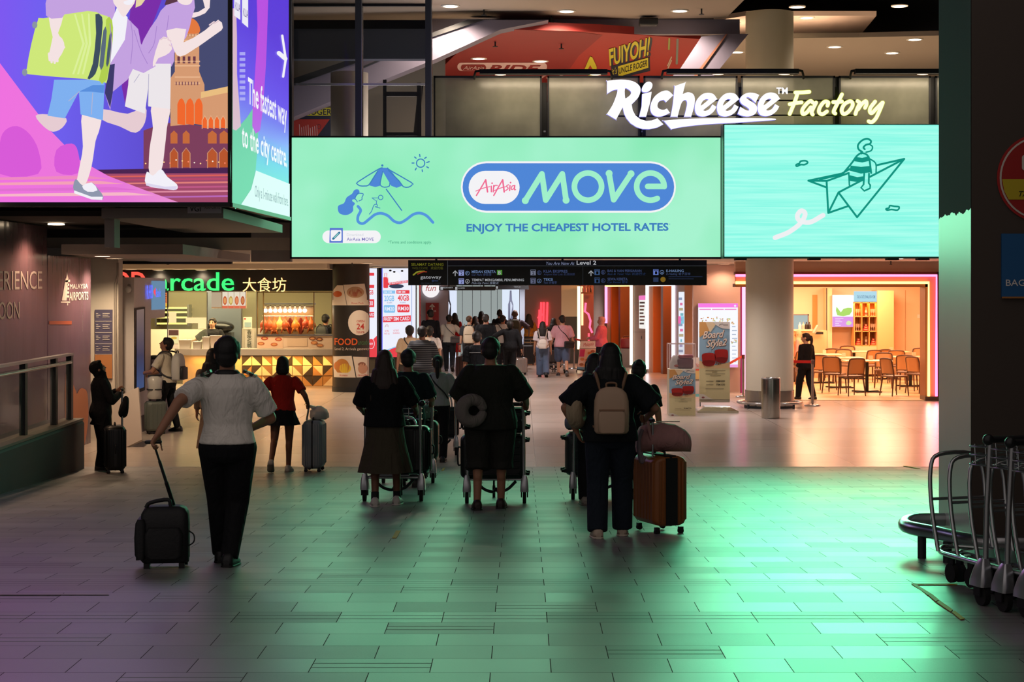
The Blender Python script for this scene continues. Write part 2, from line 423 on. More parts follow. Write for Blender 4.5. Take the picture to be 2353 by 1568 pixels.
CEIL = mat('cfc4b6', 0.8); PLASTER = mat('d8cdc0', 0.75, var=0.04, bscale=3); PINKWALL = mat('c9aea6', 0.6)
GREYP = mat('a59d9a', 0.7, var=0.05, bscale=4)
mb = MB(); mb.box((-0.5, 47.8, 3.12), (23, 40.4, 0.2), CEIL); struct(mb.build('ceiling'), 'low cream ceiling of the hall', 'ceiling')
mb = MB(); mb.box((0, 37, 9.2), (24, 50, 0.3), BLACK); struct(mb.build('ceiling_high'))
mb = MB(); mb.box((-11.9, 40, 4.5), (0.3, 60, 10), mat('5a5553', 0.8)); struct(mb.build('wall_left'))
mb = MB(); mb.box((13.2, 40, 4.5), (0.3, 60, 10), mat('5a5553', 0.8)); struct(mb.build('wall_right'))
mb = MB(); mb.box((0.5, 68, 4.5), (26, 0.3, 10), PLASTER); struct(mb.build('wall_back'))

# --- dark pillar on the right with two signs; its lower half is bare, the upper half painted dark
m = bpy.data.materials.new('half_painted_wall'); N, L, B = nt(m)
tc = N.new('ShaderNodeTexCoord'); sp = N.new('ShaderNodeSeparateXYZ'); L.new(tc.outputs['Object'], sp.inputs[0])
nz = N.new('ShaderNodeTexNoise'); nz.inputs['Scale'].default_value = 9; nz.inputs['Detail'].default_value = 5; L.new(tc.outputs['Object'], nz.inputs['Vector'])
ad = N.new('ShaderNodeMath'); ad.operation = 'MULTIPLY_ADD'; ad.inputs[1].default_value = -0.10; L.new(nz.outputs['Fac'], ad.inputs[0]); L.new(sp.outputs['Z'], ad.inputs[2])
sl = N.new('ShaderNodeMath'); sl.operation = 'MULTIPLY_ADD'; sl.inputs[1].default_value = 0.03; L.new(sp.outputs['Y'], sl.inputs[0]); L.new(ad.outputs[0], sl.inputs[2])
gt = N.new('ShaderNodeMath'); gt.operation = 'GREATER_THAN'; gt.inputs[1].default_value = 2.94 + 0.03 * 13 - 0.05; L.new(sl.outputs[0], gt.inputs[0])
mx = N.new('ShaderNodeMix'); mx.data_type = 'RGBA'; mx.inputs['A'].default_value = lin('d4d8d2'); mx.inputs['B'].default_value = lin('262b2d')
L.new(gt.outputs[0], mx.inputs['Factor']); L.new(mx.outputs['Result'], B.inputs['Base Color']); mrr = N.new('ShaderNodeMapRange'); mrr.inputs['To Min'].default_value = 0.3; mrr.inputs['To Max'].default_value = 0.85; L.new(gt.outputs[0], mrr.inputs['Value']); L.new(mrr.outputs[0], B.inputs['Roughness'])
B.inputs['Specular IOR Level'].default_value = 0.7
PAINT2 = m
mb = MB(); mb.box((4.4, 13.0, 4.6), (2.32, 0.96, 8.5), mat('4a4038', 0.75))
mb.add([(3.236, 12.52, 0.36), (3.236, 13.48, 0.36), (3.236, 13.48, 8.8), (3.236, 12.52, 8.8)], [(0, 3, 2, 1)], PAINT2)
struct(mb.build('wall_pillar'), 'broad dark pillar beside the ramp, bare below and painted above', 'pillar')
t = thing('warning_sign', 'round red sign with a yellow band on the dark pillar', 'sign', at(2390, 410, 12.5))
a = front(12.515); a.oval(2392, 409, 102, 102, mat('b01c18', 0.5), 2, 48); a.oval(2392, 409, 96, 96, mat('d8cfc2', 0.5), 3, 48); a.oval(2392, 409, 92, 92, mat('a81a16', 0.5), 4, 48)
a.poly([(2301, 412), (2483, 412), (2478, 440), (2468, 459), (2316, 459), (2306, 440)], mat('c9b51f', 0.5), 5)
a.text('TAXI', 2339, 2380, 452, 440, BLACK, 6, 0.0, 0.3); a.rrect(2346, 357, 2440, 392, 6, mat('d8cfc2', 0.5), 6)
a.build('sign_face', t)
t = thing('direction_sign', 'blue sign on the dark pillar beneath the round red sign', 'sign', at(2380, 610, 12.5))
a = front(12.515); b = MB(); slab(b, 2302, 537, 2460, 683, 12.495, 0.02, mat('1c5f96', 0.45)); b.build('sign_panel', t)
a = front(12.495); a.text('BAGGAGE', 2311, 2420, 657, 643, WHITE, 1, 0.015); a.rect(2302, 682, 2460, 686, mat('b0763a', 0.4), 1); a.build('lettering', t)

mb = MB(); mb.box((4.6, 6.2, 2.6), (0.3, 12.4, 5.2), mat('4a4038', 0.8)); struct(mb.build('wall_light_block'))  # unseen wall added to keep ambient light off the parked trolleys

# --- tubular guard around the pillar foot
t = thing('guard_rail', 'bent steel tube guard around the foot of the dark pillar', 'guard rail', (3.4, 12.4, gz(12.4)))
z = 0.62
b = MB(); b.tube(ease([(5.6, 12.05, z), (3.55, 12.05, z), (3.2, 12.12, z), (3.02, 12.5, z), (2.86, 12.9, z), (2.98, 13.25, z), (3.3, 13.3, z), (3.7, 13.3, z)], 5), 0.05, STEEL, 12); b.build('tube', t)
for x, y in ((2.93, 12.72), (3.05, 12.45), (4.6, 12.05)):
    b = MB(); b.cyl((x, y, gz(y)), (x, y, z), 0.032, DGREY, 10); b.build('leg', t)

# --- left side: kerb wall with glass railing, hoarding behind it
XK = lambda y: -5.52 - (y - 17) * 0.045
KERB = mat('3b3d43', 0.7, var=0.08, bscale=3)
mb = MB(); vs = []
for y in (9.0, 23.1):
    x = XK(y); vs += [(x, y, gz(y) - .05), (x, y, 0.62), (x - .03, y, 0.66), (x - .5, y, 0.66), (x - .5, y, gz(y) - .05)]
mb.add(vs, [(0, 5, 6, 1), (1, 6, 7, 2), (2, 7, 8, 3), (3, 8, 9, 4), (0, 1, 2, 3, 4), (9, 8, 7, 6, 5)], KERB)
mb.box((XK(16) - .14, 16.05, 0.67), (0.26, 14.1, 0.03), mat('7d786c', 0.6), rz=math.atan(.045))
struct(mb.build('wall_kerb'), 'low dark kerb wall along the ramp', 'wall')
t = thing('glass_railing', 'glass railing with dark posts on the kerb wall', 'railing', (XK(18) - .14, 18, .68))
GLASS = mat('5d6b66', 0.06, alpha=0.28, spec=0.6)
for y0, y1 in ((17.5, 20.3), (20.36, 21.9), (21.96, 22.8), (14.5, 17.44)):
    b = MB(); b.bar((XK(y0) - .14, y0, 1.08), (XK(y1) - .14, y1, 1.08), 0.015, 0.78, GLASS); b.build('glass_pane', t)
for y in (17.47, 20.33, 21.93, 22.85):
    b = MB(); b.box((XK(y) - .14, y, 1.11), (0.07, 0.1, 0.86), DGREY); b.build('post', t)
b = MB(); b.bar((XK(14.5) - .14, 14.5, 1.54), (XK(22.9) - .14, 22.9, 1.54), 0.09, 0.03, ALU); b.build('top_rail', t)
b = MB(); b.tube([(XK(14.5) - .05, 14.5, 1.45), (XK(22.5) - .05, 22.5, 1.45)], 0.02, STEEL); b.build('handrail', t)

m = bpy.data.materials.new('printed_hoarding'); N, L, B = nt(m)
tc = N.new('ShaderNodeTexCoord'); sp = N.new('ShaderNodeSeparateXYZ'); L.new(tc.outputs['Object'], sp.inputs[0])
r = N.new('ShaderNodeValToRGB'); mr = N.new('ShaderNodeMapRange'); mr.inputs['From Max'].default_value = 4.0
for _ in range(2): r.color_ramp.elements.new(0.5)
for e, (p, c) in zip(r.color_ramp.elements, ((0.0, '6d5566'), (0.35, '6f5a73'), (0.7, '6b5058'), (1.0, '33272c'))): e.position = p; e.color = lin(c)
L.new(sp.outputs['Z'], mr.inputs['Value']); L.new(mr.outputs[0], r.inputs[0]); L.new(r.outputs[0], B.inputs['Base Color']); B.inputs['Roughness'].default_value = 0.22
nz = N.new('ShaderNodeTexNoise'); mp = N.new('ShaderNodeMapping'); mp.inputs['Scale'].default_value = (1, 1.6, 0.35); nz.inputs['Scale'].default_value = 1.6; nz.inputs['Detail'].default_value = 2
L.new(tc.outputs['Object'], mp.inputs['Vector']); L.new(mp.outputs[0], nz.inputs['Vector'])
b_ = N.new('ShaderNodeBump'); b_.inputs['Strength'].default_value = 0.35; b_.inputs['Distance'].default_value = 0.06; L.new(nz.outputs['Fac'], b_.inputs['Height']); L.new(b_.outputs[0], B.inputs['Normal'])
HOARD = m
XH = -6.72
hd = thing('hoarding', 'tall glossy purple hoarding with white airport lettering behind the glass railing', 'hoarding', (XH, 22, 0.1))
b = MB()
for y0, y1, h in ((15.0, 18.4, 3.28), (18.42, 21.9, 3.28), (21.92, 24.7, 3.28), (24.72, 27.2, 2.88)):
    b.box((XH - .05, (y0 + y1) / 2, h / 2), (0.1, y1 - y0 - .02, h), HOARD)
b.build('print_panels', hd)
a = Art((XH, 22, 1), (1, 0, 0), 0.006)
INK = mat('b7a9a4', 0.5); PALE = mat('dcd2cd', 0.5); ORG = mat('b8724e', 0.5)
def wt(body, x0, x1, yb0, yb1, h, m, off=0.0): text3(a.mb, body, a.pt(x0, yb0, 1), a.pt(x1, yb1, 1), a.pt(x0, yb0 - h, 1), m, off)
wt('EXPERIENCE', -60, 96, 668, 664, 46, INK); wt('YOU SOON', -70, 44, 738, 732, 42, INK)
wt('MALAYSIA', 160, 201, 664, 663, 11, PALE, 0.0); wt('AIRPORTS', 158, 202, 691, 689, 19, PALE, 0.02)
for pts in ([(141, 691), (150, 640), (156, 640), (152, 691)], [(151, 640), (153, 625), (156, 640)], [(139, 693), (160, 693), (160, 696), (139, 696)], [(148, 645), (160, 643), (160, 648), (148, 649)]): a.poly(pts, PALE, 1)
for k in range(4): a.rect(153, 652 + k * 9, 158, 657 + k * 9, PALE, 1)
a.rect(153.5, 697, 155.5, 702, PALE)
a.poly([(150, 862), (160, 868), (172, 895), (176, 905), (182, 895), (190, 893), (200, 905), (202, 960), (196, 1010), (188, 1030), (172, 1000), (150, 985)], ORG, 1, 4)
a.poly([(176, 985), (192, 973), (186, 1020), (174, 1016)], PALE, 2)
a.rect(112, 738, 164, 746, mat('b0563a', 0.5), 1)
a.build('print_artwork', hd)

# --- frontal wall with the directory board
mb = MB(); a0, b0 = at(204, 600, 28), at(272, 600, 28); mb.box(((a0.x + b0.x) / 2, 28.15, 1.45), (b0.x - a0.x, 0.3, 2.9), PLASTER); struct(mb.build('wall_directory'), 'narrow plaster wall with the directory board', 'wall')
t = thing('directory_board', 'purple directory board with an orange foot on the narrow plaster wall', 'sign', at(238, 862, 28))
b = MB(); slab(b, 218, 712, 258, 870, 27.97, 0.03, mat('5d5873', 0.4)); b.build('panel', t)
a = front(27.97); a.rect(218, 814, 258, 870, mat('c0804f', 0.5), 1)
for y in (738, 764, 790, 814): a.rect(219, y, 257, y + 1, PALE, 2)
for y in (720, 746, 772, 796):
    for q in range(3): a.rect(221, y + q * 4, 226 + (q * 5) % 9, y + q * 4 + 1.5, PALE, 2); a.rect(236, y + q * 4, 252 - (q * 3) % 6, y + q * 4 + 1.5, PALE, 2)
a.build('print_artwork', t)
t = thing('wall_pipe', 'thin grey conduit running down the narrow plaster wall', 'pipe', at(268, 860, 27.95))
b = MB(); b.tube([at(x, y, 27.93) for x, y in ((271, 604), (271, 632), (269, 640), (265, 652), (265, 700), (266, 800), (267, 900))], 0.02, mat('9d9389', 0.5)); b.build('conduit', t)

# --- canopies above on the left
CAN = mat('9b938d', 0.75)
def wedge(name, label, y0, y1, x_r, x_l, z0, z1, m=CAN):
    mb = MB(); mb.box(((x_l + x_r) / 2, (y0 + y1) / 2, (z0 + z1) / 2), (x_r - x_l, y1 - y0, z1 - z0), m); return struct(mb.build(name), label, 'ceiling')
wedge('ceiling_canopy', 'flat plaster canopy under the corner billboard', 24.5, 30.6, -4.76, -6.47, 2.89, 3.03)
wedge('ceiling_canopy_rear', None, 26.2, 30.6, -6.4, -11.5, 2.9, 3.02)
wedge('ceiling_ledge', 'plaster ledge below the corner billboard', 21.0, 26.2, -3.59, -5.06, 3.25, 3.37)
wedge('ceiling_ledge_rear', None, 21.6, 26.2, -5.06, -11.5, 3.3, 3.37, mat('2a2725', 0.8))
mb = MB(); mb.box((-5.0, 21.3, 3.15), (0.12, .3, 0.5), CAN); mb.build('trim_bracket')['kind'] = 'structure'
mb = MB(); mb.box((-8.6, 30.7, 5.0), (7.0, 0.2, 4.3), mat('2c2a2c', 0.8)); struct(mb.build('wall_upper_left'))
mb = MB(); x = at(577, 0, 27.6).x; x1 = at(668, 0, 27.6).x; mb.box(((x + x1) / 2, 27.7, 3.15), (x1 - x, 0.2, 0.62), GREYP); struct(mb.build('wall_fascia'))
t = thing('airport_media_plate', 'small white plate with black lettering under the corner billboard', 'sign', at(470, 482, 20.97))
b = MB(); slab(b, 431, 470, 508, 490, 20.96, 0.03, mat('d9cfd6', 0.5)); b.build('plate', t)
a = front(20.955); a.text('VGI', 436, 461, 486, 474, BLACK, 1, 0.01); a.text('AIRPORTS', 470, 505, 480, 475, BLACK, 1); a.build('lettering', t)
# ================================================================ the backlit boards
BLUE = em('4f86d6'); TEAL = em('3f7fbe'); WHT = em('f4f3f6'); GRN = em('a0efca'); PNK = em('f06a92')
# --- wide green board
D = 27.0
t = thing('green_billboard', 'wide backlit green billboard with a blue pill logo and a parasol drawing', 'billboard', at(1162, 592, D))
m = bpy.data.materials.new('lit_green_sheet'); N, L, B = nt(m)
B.inputs['Base Color'].default_value = (.02, .02, .02, 1); B.inputs['Roughness'].default_value = .5
tc = N.new('ShaderNodeTexCoord'); gr = N.new('ShaderNodeTexNoise'); gr.inputs['Scale'].default_value = 0.6; gr.inputs['Detail'].default_value = 2
L.new(tc.outputs['Object'], gr.inputs['Vector'])
r = N.new('ShaderNodeValToRGB'); r.color_ramp.elements[0].color = lin('82e8b0'); r.color_ramp.elements[1].color = lin('a6f3cf'); r.color_ramp.elements[0].position = .3; r.color_ramp.elements[1].position = .65
L.new(gr.outputs['Fac'], r.inputs[0]); L.new(r.outputs[0], B.inputs['Emission Color']); B.inputs['Emission Strength'].default_value = 1.0
b = MB(); slab(b, 670, 316, 1656, 591, D, 0.02, m); b.build('lit_sheet', t)
b = MB()
for q in ((666, 313, 670, 594), (1656, 313, 1660, 594), (666, 312.5, 1660, 316), (666, 591, 1660, 595)): slab(b, *q, D - .03, 0.2, BLACK)
slab(b, 668, 314, 1658, 593, D + .03, 0.3, BLACK); b.build('frame', t)
a = front(D - .004); C = lambda cx, cy: (660 + cx * .4335, 300 + cy * .4335); CL = lambda *p: [C(*q) for q in p]
a.rrect(1059, 371, 1553, 489, 59, WHT, 1); a.rrect(1063, 375.5, 1549, 484.5, 54.5, BLUE, 2); a.rrect(1077, 393, 1194, 469, 38, WHT, 3)
for p in (((1262, 372), (1350, 230)), ((1350, 230), (1370, 370)), ((1370, 370), (1458, 230)), ((1458, 230), (1478, 370))): a.stroke(CL(*p), 13, GRN, 3, 0)
for p in ((1262, 372), (1478, 370), (1706, 228), (1822, 230)): a.oval(*C(*p), 8, 8, GRN, 3.2)
a.stroke([C(1594 + 72 * math.cos(k * PI / 12), 298 + 72 * math.sin(k * PI / 12)) for k in range(24)], 13, GRN, 3, 2, True)
a.stroke(CL((1706, 230), (1730, 368)), 13, GRN, 3, 0); a.stroke(CL((1730, 368), (1822, 230)), 13, GRN, 3.1, 0)
a.stroke([C(1910, 297), C(1998, 297)], 13, GRN, 3, 0); a.stroke([C(1925 + 73 * math.cos(k * PI / 12), 298 - 72 * math.sin(k * PI / 12)) for k in range(0, 21)], 13, GRN, 3.1, 2)
for p, wd in ((((1003, 345), (1030, 300), (1052, 262)), 3), (((1052, 262), (1058, 300), (1062, 326)), 3.6), (((1000, 322), (1040, 306), (1075, 298)), 2), (((1082, 296), (1082, 325)), 3), (((1095, 292), (1092, 326)), 3), (((1093, 305), (1102, 292), (1114, 292)), 2.4),
              (((1095, 345), (1120, 300), (1142, 262)), 3), (((1142, 262), (1147, 300), (1150, 326)), 3.6), (((1092, 322), (1130, 306), (1160, 298)), 2), (((1173, 288), (1163, 295), (1171, 308), (1157, 320)), 2.4), (((1181, 292), (1179, 319)), 3), (((1204, 292), (1192, 296), (1188, 312), (1200, 310), (1206, 292)), 2.4), (((1207, 292), (1205, 314), (1210, 314)), 2.6)):
    a.stroke(CL(*p), wd, PNK, 5, 5)
for p in ((1086, 280), (1184, 277)): a.oval(*C(*p), 2, 2, PNK, 5)
a.text('ENJOY THE CHEAPEST HOTEL RATES', 1072, 1536, 532, 515.5, TEAL, 2, 0.06, yb1=530); a.text('*', 1537, 1540, 520, 514, TEAL, 2)
K = lambda *p: [(740 + x * .1531, 340 + y * .1531) for x, y in p]
a.oval(*K((905, 265))[0], 2.6, 2.6, TEAL, 2)
a.poly(K((860, 312), (905, 298), (985, 300), (1030, 330), (1200, 570), (1120, 600), (1040, 570), (1022, 540), (912, 355), (875, 520), (872, 570), (800, 588), (710, 565), (770, 460)), BLUE, 2)
a.stroke(K((905, 300), (840, 325), (540, 510), (532, 545), (570, 570), (640, 573), (700, 560), (760, 470), (840, 345)), 2.6, TEAL, 3, 2)
a.stroke(K((985, 303), (1010, 330), (1340, 520), (1352, 555), (1300, 590), (1220, 583), (1160, 500), (1000, 340)), 2.6, TEAL, 3, 2)
a.stroke(K((912, 355), (875, 520), (885, 570), (940, 592), (1010, 575), (1018, 530)), 2.4, TEAL, 3, 2)
a.stroke(K((965, 622), (1195, 938)), 2.6, TEAL, 2, 0)
a.stroke([K((1480 + 62 * math.cos(k * PI / 8), 230 + 62 * math.sin(k * PI / 8)))[0] for k in range(16)], 2.6, TEAL, 2, 2, True)
for p in (((1465, 100), (1470, 132)), ((1390, 138), (1412, 155)), ((1352, 228), (1380, 228)), ((1415, 305), (1400, 332)), ((1503, 330), (1508, 356)), ((1572, 285), (1598, 300)), ((1572, 220), (1608, 208)), ((1540, 158), (1565, 142))): a.stroke(K(*p), 2.8, TEAL, 2, 0)
a.poly(K((520, 622), (555, 635), (560, 680), (520, 720), (495, 770), (460, 775), (455, 800), (495, 835), (468, 880), (465, 950), (400, 1000), (330, 1008), (260, 980), (238, 920), (250, 865), (330, 830), (370, 745), (450, 690), (480, 640)), BLUE, 2, 3)
a.stroke(K((500, 745), (530, 690), (560, 682), (620, 692), (600, 745), (600, 775), (555, 798)), 2.0, TEAL, 3, 3); a.stroke(K((495, 765), (520, 790), (530, 812)), 2.0, TEAL, 3, 3)
a.stroke(K((750, 752), (850, 752), (818, 800), (750, 752)), 1.6, TEAL, 2, 0); a.stroke(K((818, 800), (818, 850)), 1.6, TEAL, 2, 0)
a.stroke([K((880 + 34 * math.cos(k * PI / 6), 745 + 34 * math.sin(k * PI / 6)))[0] for k in range(12)], 1.8, TEAL, 2, 2, True)
a.stroke(K((710, 995), (745, 950), (780, 860), (825, 850), (825, 885), (795, 882), (870, 905)), 1.8, TEAL, 2, 3)
a.stroke(K((540, 878), (580, 940), (540, 1030), (545, 1110), (620, 1135), (720, 1060), (800, 1000), (890, 983), (990, 1020), (1080, 1100), (1170, 1125), (1260, 1080), (1370, 1000), (1470, 980), (1570, 1020), (1665, 1120)), 6.4, em('5495dc'), 2, 6)
a.rrect(741, 530, 875, 559, 14.5, WHT, 2); a.poly([(758, 524), (788, 524), (788, 558), (757, 558)], em('5a78d0'), 3); a.rrect(760, 529, 785, 554, 3, WHT, 4)
a.stroke([(766, 549), (780, 535)], 5, em('2f6f9c'), 5, 0); a.stroke([(768, 547), (778, 537)], 1.6, GRN, 6, 0)
a.text('Download', 797, 835, 543, 536.5, em('cfd3dc'), 3); a.text('AirAsia MOVE', 797, 859, 553.5, 546.5, em('6a62b4'), 3, 0.01); a.text('*Terms and conditions apply.', 892, 992, 560, 553.5, em('3d9a78'), 2)
a.build('artwork', t)

lamp('AREA', 'sheet_light', at(1163, 453, D - .06), '86f0b4', 72, 6.5, 1.8, rot=(-PI / 2, 0, 0), parent=t, spread=1.9)
# --- screen with the paper aeroplane
D2 = 26.6
t = thing('video_screen', 'large turquoise video screen showing a rider on a paper plane', 'screen', at(1912, 592, D2))
m = bpy.data.materials.new('lit_screen'); N, L, B = nt(m); B.inputs['Base Color'].default_value = (.02, .02, .02, 1)
tc = N.new('ShaderNodeTexCoord'); mp = N.new('ShaderNodeMapping'); mp.inputs['Scale'].default_value = (.3, 1, 12); nz = N.new('ShaderNodeTexNoise'); nz.inputs['Scale'].default_value = 2
L.new(tc.outputs['Object'], mp.inputs[0]); L.new(mp.outputs[0], nz.inputs['Vector'])
r = N.new('ShaderNodeValToRGB'); r.color_ramp.elements[0].color = lin('82eedb'); r.color_ramp.elements[1].color = lin('a2f5e4'); r.color_ramp.elements[0].position = .35; r.color_ramp.elements[1].position = .65
L.new(nz.outputs['Fac'], r.inputs[0]); L.new(r.outputs[0], B.inputs['Emission Color']); B.inputs['Emission Strength'].default_value = 1.1
b = MB(); slab(b, 1665, 287, 2420, 590, D2, 0.02, m); b.build('lit_panel', t)
b = MB(); slab(b, 1662, 285, 2424, 594, D2 + .03, 0.35, mat('0d3b2c', 0.5))
for x in (1690, 1860, 2040, 2110): slab(b, x, 594, x + 26, 598, D2 + .05, 0.2, BLACK)
b.build('frame', t)
a = front(D2 - .004); G = em('11927f'); K = lambda *p: [(1660 + x * .2945, 280 + y * .2945) for x, y in p]
for p in (((670, 460), (930, 405), (990, 370)), ((1200, 340), (1418, 290)), ((1418, 290), (1150, 430)), ((670, 460), (810, 512)), ((670, 460), (815, 462)), ((815, 462), (985, 400)), ((812, 462), (825, 712)), ((825, 712), (905, 552)), ((905, 552), (1100, 450)), ((905, 552), (1050, 745)), ((1050, 745), (1418, 290)), ((825, 712), (975, 660)), ((760, 450), (940, 408))):
    a.stroke(K(*p), 4.6, G, 2, 0)
a.stroke(K((1090, 235), (1062, 215), (1058, 180), (1090, 145), (1130, 133), (1158, 150), (1150, 172), (1120, 180), (1100, 200), (1110, 215)), 4.4, G, 2, 4)
a.stroke(K((1150, 178), (1170, 195), (1160, 225), (1120, 238)), 3.4, G, 2, 4); a.stroke(K((1080, 235), (1085, 250)), 3.4, G, 2, 0)
a.stroke(K((940, 405), (1010, 320), (1050, 265), (1090, 245), (1140, 275), (1160, 400)), 4.4, G, 2, 3); a.stroke(K((985, 400), (990, 495)), 3.6, G, 2, 0)
for p in (((1040, 275), (1090, 282), (1138, 270), (1150, 305), (1090, 318), (1022, 308)), ((1000, 342), (1080, 352), (1150, 345), (1158, 395), (1080, 405), (990, 382)), ((985, 415), (1050, 432), (1105, 425), (1100, 460), (1040, 470), (985, 460))): a.poly(K(*p), G, 3)
a.stroke(K((1150, 290), (1195, 325), (1198, 400)), 3.4, G, 2, 3)
a.stroke(K((1105, 405), (1100, 490), (1080, 515), (1105, 540), (1150, 520), (1152, 495), (1140, 480), (1142, 405)), 4.2, G, 4, 0)
a.stroke(K((575, 335), (600, 325), (610, 308), (650, 305), (665, 320), (640, 335), (610, 335), (580, 348)), 4, G, 2, 3, True); a.stroke(K((1275, 680), (1300, 672), (1305, 655), (1340, 660), (1378, 665), (1365, 690), (1320, 685), (1285, 690)), 4, G, 2, 3, True)
a.stroke(K((410, 905), (520, 860), (610, 790), (645, 720), (615, 695), (585, 730), (600, 770), (680, 785), (785, 730)), 11, em('eef0f2'), 2, 8)
a.build('artwork', t)

lamp('AREA', 'screen_light', at(2010, 440, D2 - .06), '6cf0b0', 300, 4.8, 2.0, rot=(-PI / 2, 0, 0), parent=t, spread=1.9)
# --- corner billboard: front and side
D3 = 20.5
t = thing('corner_billboard', 'tall purple corner billboard with two running travellers and a lime suitcase', 'billboard', at(300, 467, D3))
c0 = at(529, 467, D3); c1 = at(664, 500, 24.5); top = 6.35
b = MB(); FR = mat('15131a', 0.5)
b.box(((c0.x - 4.6) / 2 - 2.4, D3 + .45, (c0.z + top) / 2), (4.9 + 2 * 1.0, 0.8, top - c0.z), FR) if False else None
b.prism([(-9.5, D3 + .03), (c0.x - .03, D3 + .03), (c1.x - .03, 24.5), (-9.5, 24.5)], (V((0, 0, top)), V((1, 0, 0)), V((0, 1, 0)), V((0, 0, 1))), top - c0.z, FR)
b.bar((-9.5, D3, c0.z - .02), (c0.x, D3, c0.z - .02), .06, .05, FR); b.bar(c0 - V((0, 0, .02)), c1 - V((0, 0, .02)), .06, .05, FR); b.bar(c0, (c0.x, c0.y, top), .05, .05, FR)
b.build('cabinet', t)
BGP = em_ramp([(0.0, 'b63ff0'), (0.18, '8f4cf0'), (0.42, '6f60f0'), (0.68, '5a48c8'), (0.8, '4a3a8c'), (0.93, '3b3a5e')], 'X', -3.4, 2.4, 1.0)
a = front(D3)
a.rect(-240, -95, 528, 465, BGP, 0.5)
# night sky and street of the print
SKY = em('464a70'); a.poly([(395, -95), (528, -95), (528, 300), (400, 290), (380, 250)], SKY, 1)
a.poly([(345, -95), (408, -95), (345, 70), (305, 190), (290, 250), (280, 200), (300, 20)], em('7a2ea8'), 1)
STN = em('d59a72'); ST2 = em('e8b48c'); ST3 = em('a8554a'); ORN = em('f0682e')
a.poly([(392, 290), (392, 180), (402, 165), (402, 80), (420, 70), (455, 70), (458, 80), (458, 165), (470, 195), (470, 215), (528, 200), (528, 296), (450, 285)], STN, 2)
a.poly([(424, 75), (425, 55), (440, 42), (456, 55), (458, 76)], em('e2793f'), 3, 3)
for y in (80, 92, 140, 150, 176, 190): a.rect(402, y, 460, y + 3, ST2, 3)
for x in (408, 420, 432, 444): a.rect(x, 130, x + 6, 146, em('6a3a48'), 3); a.rect(x, 100, x + 6, 112, em('6a3a48'), 3)
a.poly([(462, 212), (528, 198), (528, 212), (462, 226)], em('e9bd80'), 3)
for x in (408, 428, 448): a.poly([(x, 285), (x, 240), (x + 4, 230), (x + 10, 226), (x + 15, 232), (x + 18, 242), (x + 18, 288)], ORN, 3)
for x in (466, 480, 494, 508): a.poly([(x, 294), (x, 276), (x + 5, 268), (x + 10, 276), (x + 10, 295)], ORN, 3)
a.poly([(330, 430), (330, 300), (380, 282), (450, 288), (528, 298), (528, 395), (528, 430)], em('7c3f5c'), 1.2)
for x, w_ in ((392, 16), (420, 16), (478, 20), (505, 20)): a.poly([(x, 385), (x, 352), (x + w_ / 2, 342), (x + w_, 352), (x + w_, 385)], em('b8562e'), 1.6); a.poly([(x, 330), (x, 308), (x + w_ / 2, 300), (x + w_, 308), (x + w_, 330)], em('c46a3c'), 1.6)
a.poly([(110, 392), (528, 385), (528, 400), (110, 402)], em('4a2450'), 1.7)
a.poly([(100, 400), (528, 398), (528, 465), (100, 465)], em('a04a6a'), 1.8)
for k, (y, c) in enumerate(((404, 'd8605a'), (412, 'b8486a'), (420, 'e0807a'), (430, 'c05a86'), (440, 'dc8aa0'), (452, 'b868b8'))): a.poly([(120 + k * 12, y + 2), (528, y - 3), (528, y + 1), (140 + k * 8, y + 5)], em(c), 1.9)
# sweep of violet and pink over the print
a.poly([(30, 150), (120, 140), (250, 180), (330, 260), (400, 280), (528, 300), (528, 330), (430, 330), (330, 300), (300, 400), (215, 392), (160, 330), (85, 230)], em('6a52ee'), 1.85, 0) if False else None
PKG = em_ramp([(0.0, 'ff5ab4'), (0.35, 'f070e0'), (0.7, 'e87ad8'), (1.0, 'f0a8c8')], 'X', -3.3, 1.3, 1.0)
a.poly([(-240, -95), (-240, 465), (410, 465), (330, 436), (250, 405), (180, 366), (118, 302), (60, 225), (0, 145), (-80, 0), (-110, -95)], PKG, 2)
for p in (((0, 330), (12, 300), (40, 290), (70, 310), (90, 350), (88, 400), (0, 400)), ((130, 395), (130, 345), (165, 330), (180, 350), (180, 398))): a.poly(p, em('d85ad8'), 2.2, 3)
for k, y in enumerate((408, 420, 434, 446)): a.poly([(0, y), (200 + k * 30, y - 4), (250 + k * 35, y + 3), (0, y + 6)], em(('ee8ac0', 'f4a0b8', 'e070d0', 'f6b6c8')[k]), 2.2)
# travellers
SKN = em('f4e2e2'); SK2 = em('e6ccd2'); SHB = em('7fb0f0'); SH2 = em('5a8fdc'); LIL = em('c4a2e0'); LI2 = em('a884cc'); LIM = em('cfe87a'); LI3 = em('b2d050'); WHI = em('f2f0f8'); GRYB = em('8f97ac'); NVY = em('3e3a6a')
P_ = lambda pts, m, l=4, sm=3: a.poly([(x * .3062, y * .3062) for x, y in pts], m, l, sm)
P_([(270, 870), (360, 860), (500, 890), (470, 960), (400, 990), (330, 950)], SK2, 4); P_([(770, 820), (960, 855), (1090, 800), (1090, 920), (1020, 998), (900, 950), (770, 900)], SK2, 4)
P_([(620, 840), (760, 840), (750, 970), (720, 1060), (690, 1250), (640, 1390), (580, 1385), (600, 1250), (625, 1100)], SKN, 4.5)
P_([(1140, 790), (1275, 790), (1255, 960), (1240, 1100), (1210, 1290), (1125, 1310), (1125, 1120), (1150, 960)], SKN, 4.5)
P_([(410, 600), (790, 600), (775, 905), (608, 860), (595, 690), (490, 890), (360, 870), (390, 740)], SHB, 5, 0); P_([(595, 690), (700, 640), (785, 640), (782, 700), (690, 690)], SH2, 5.2, 0)
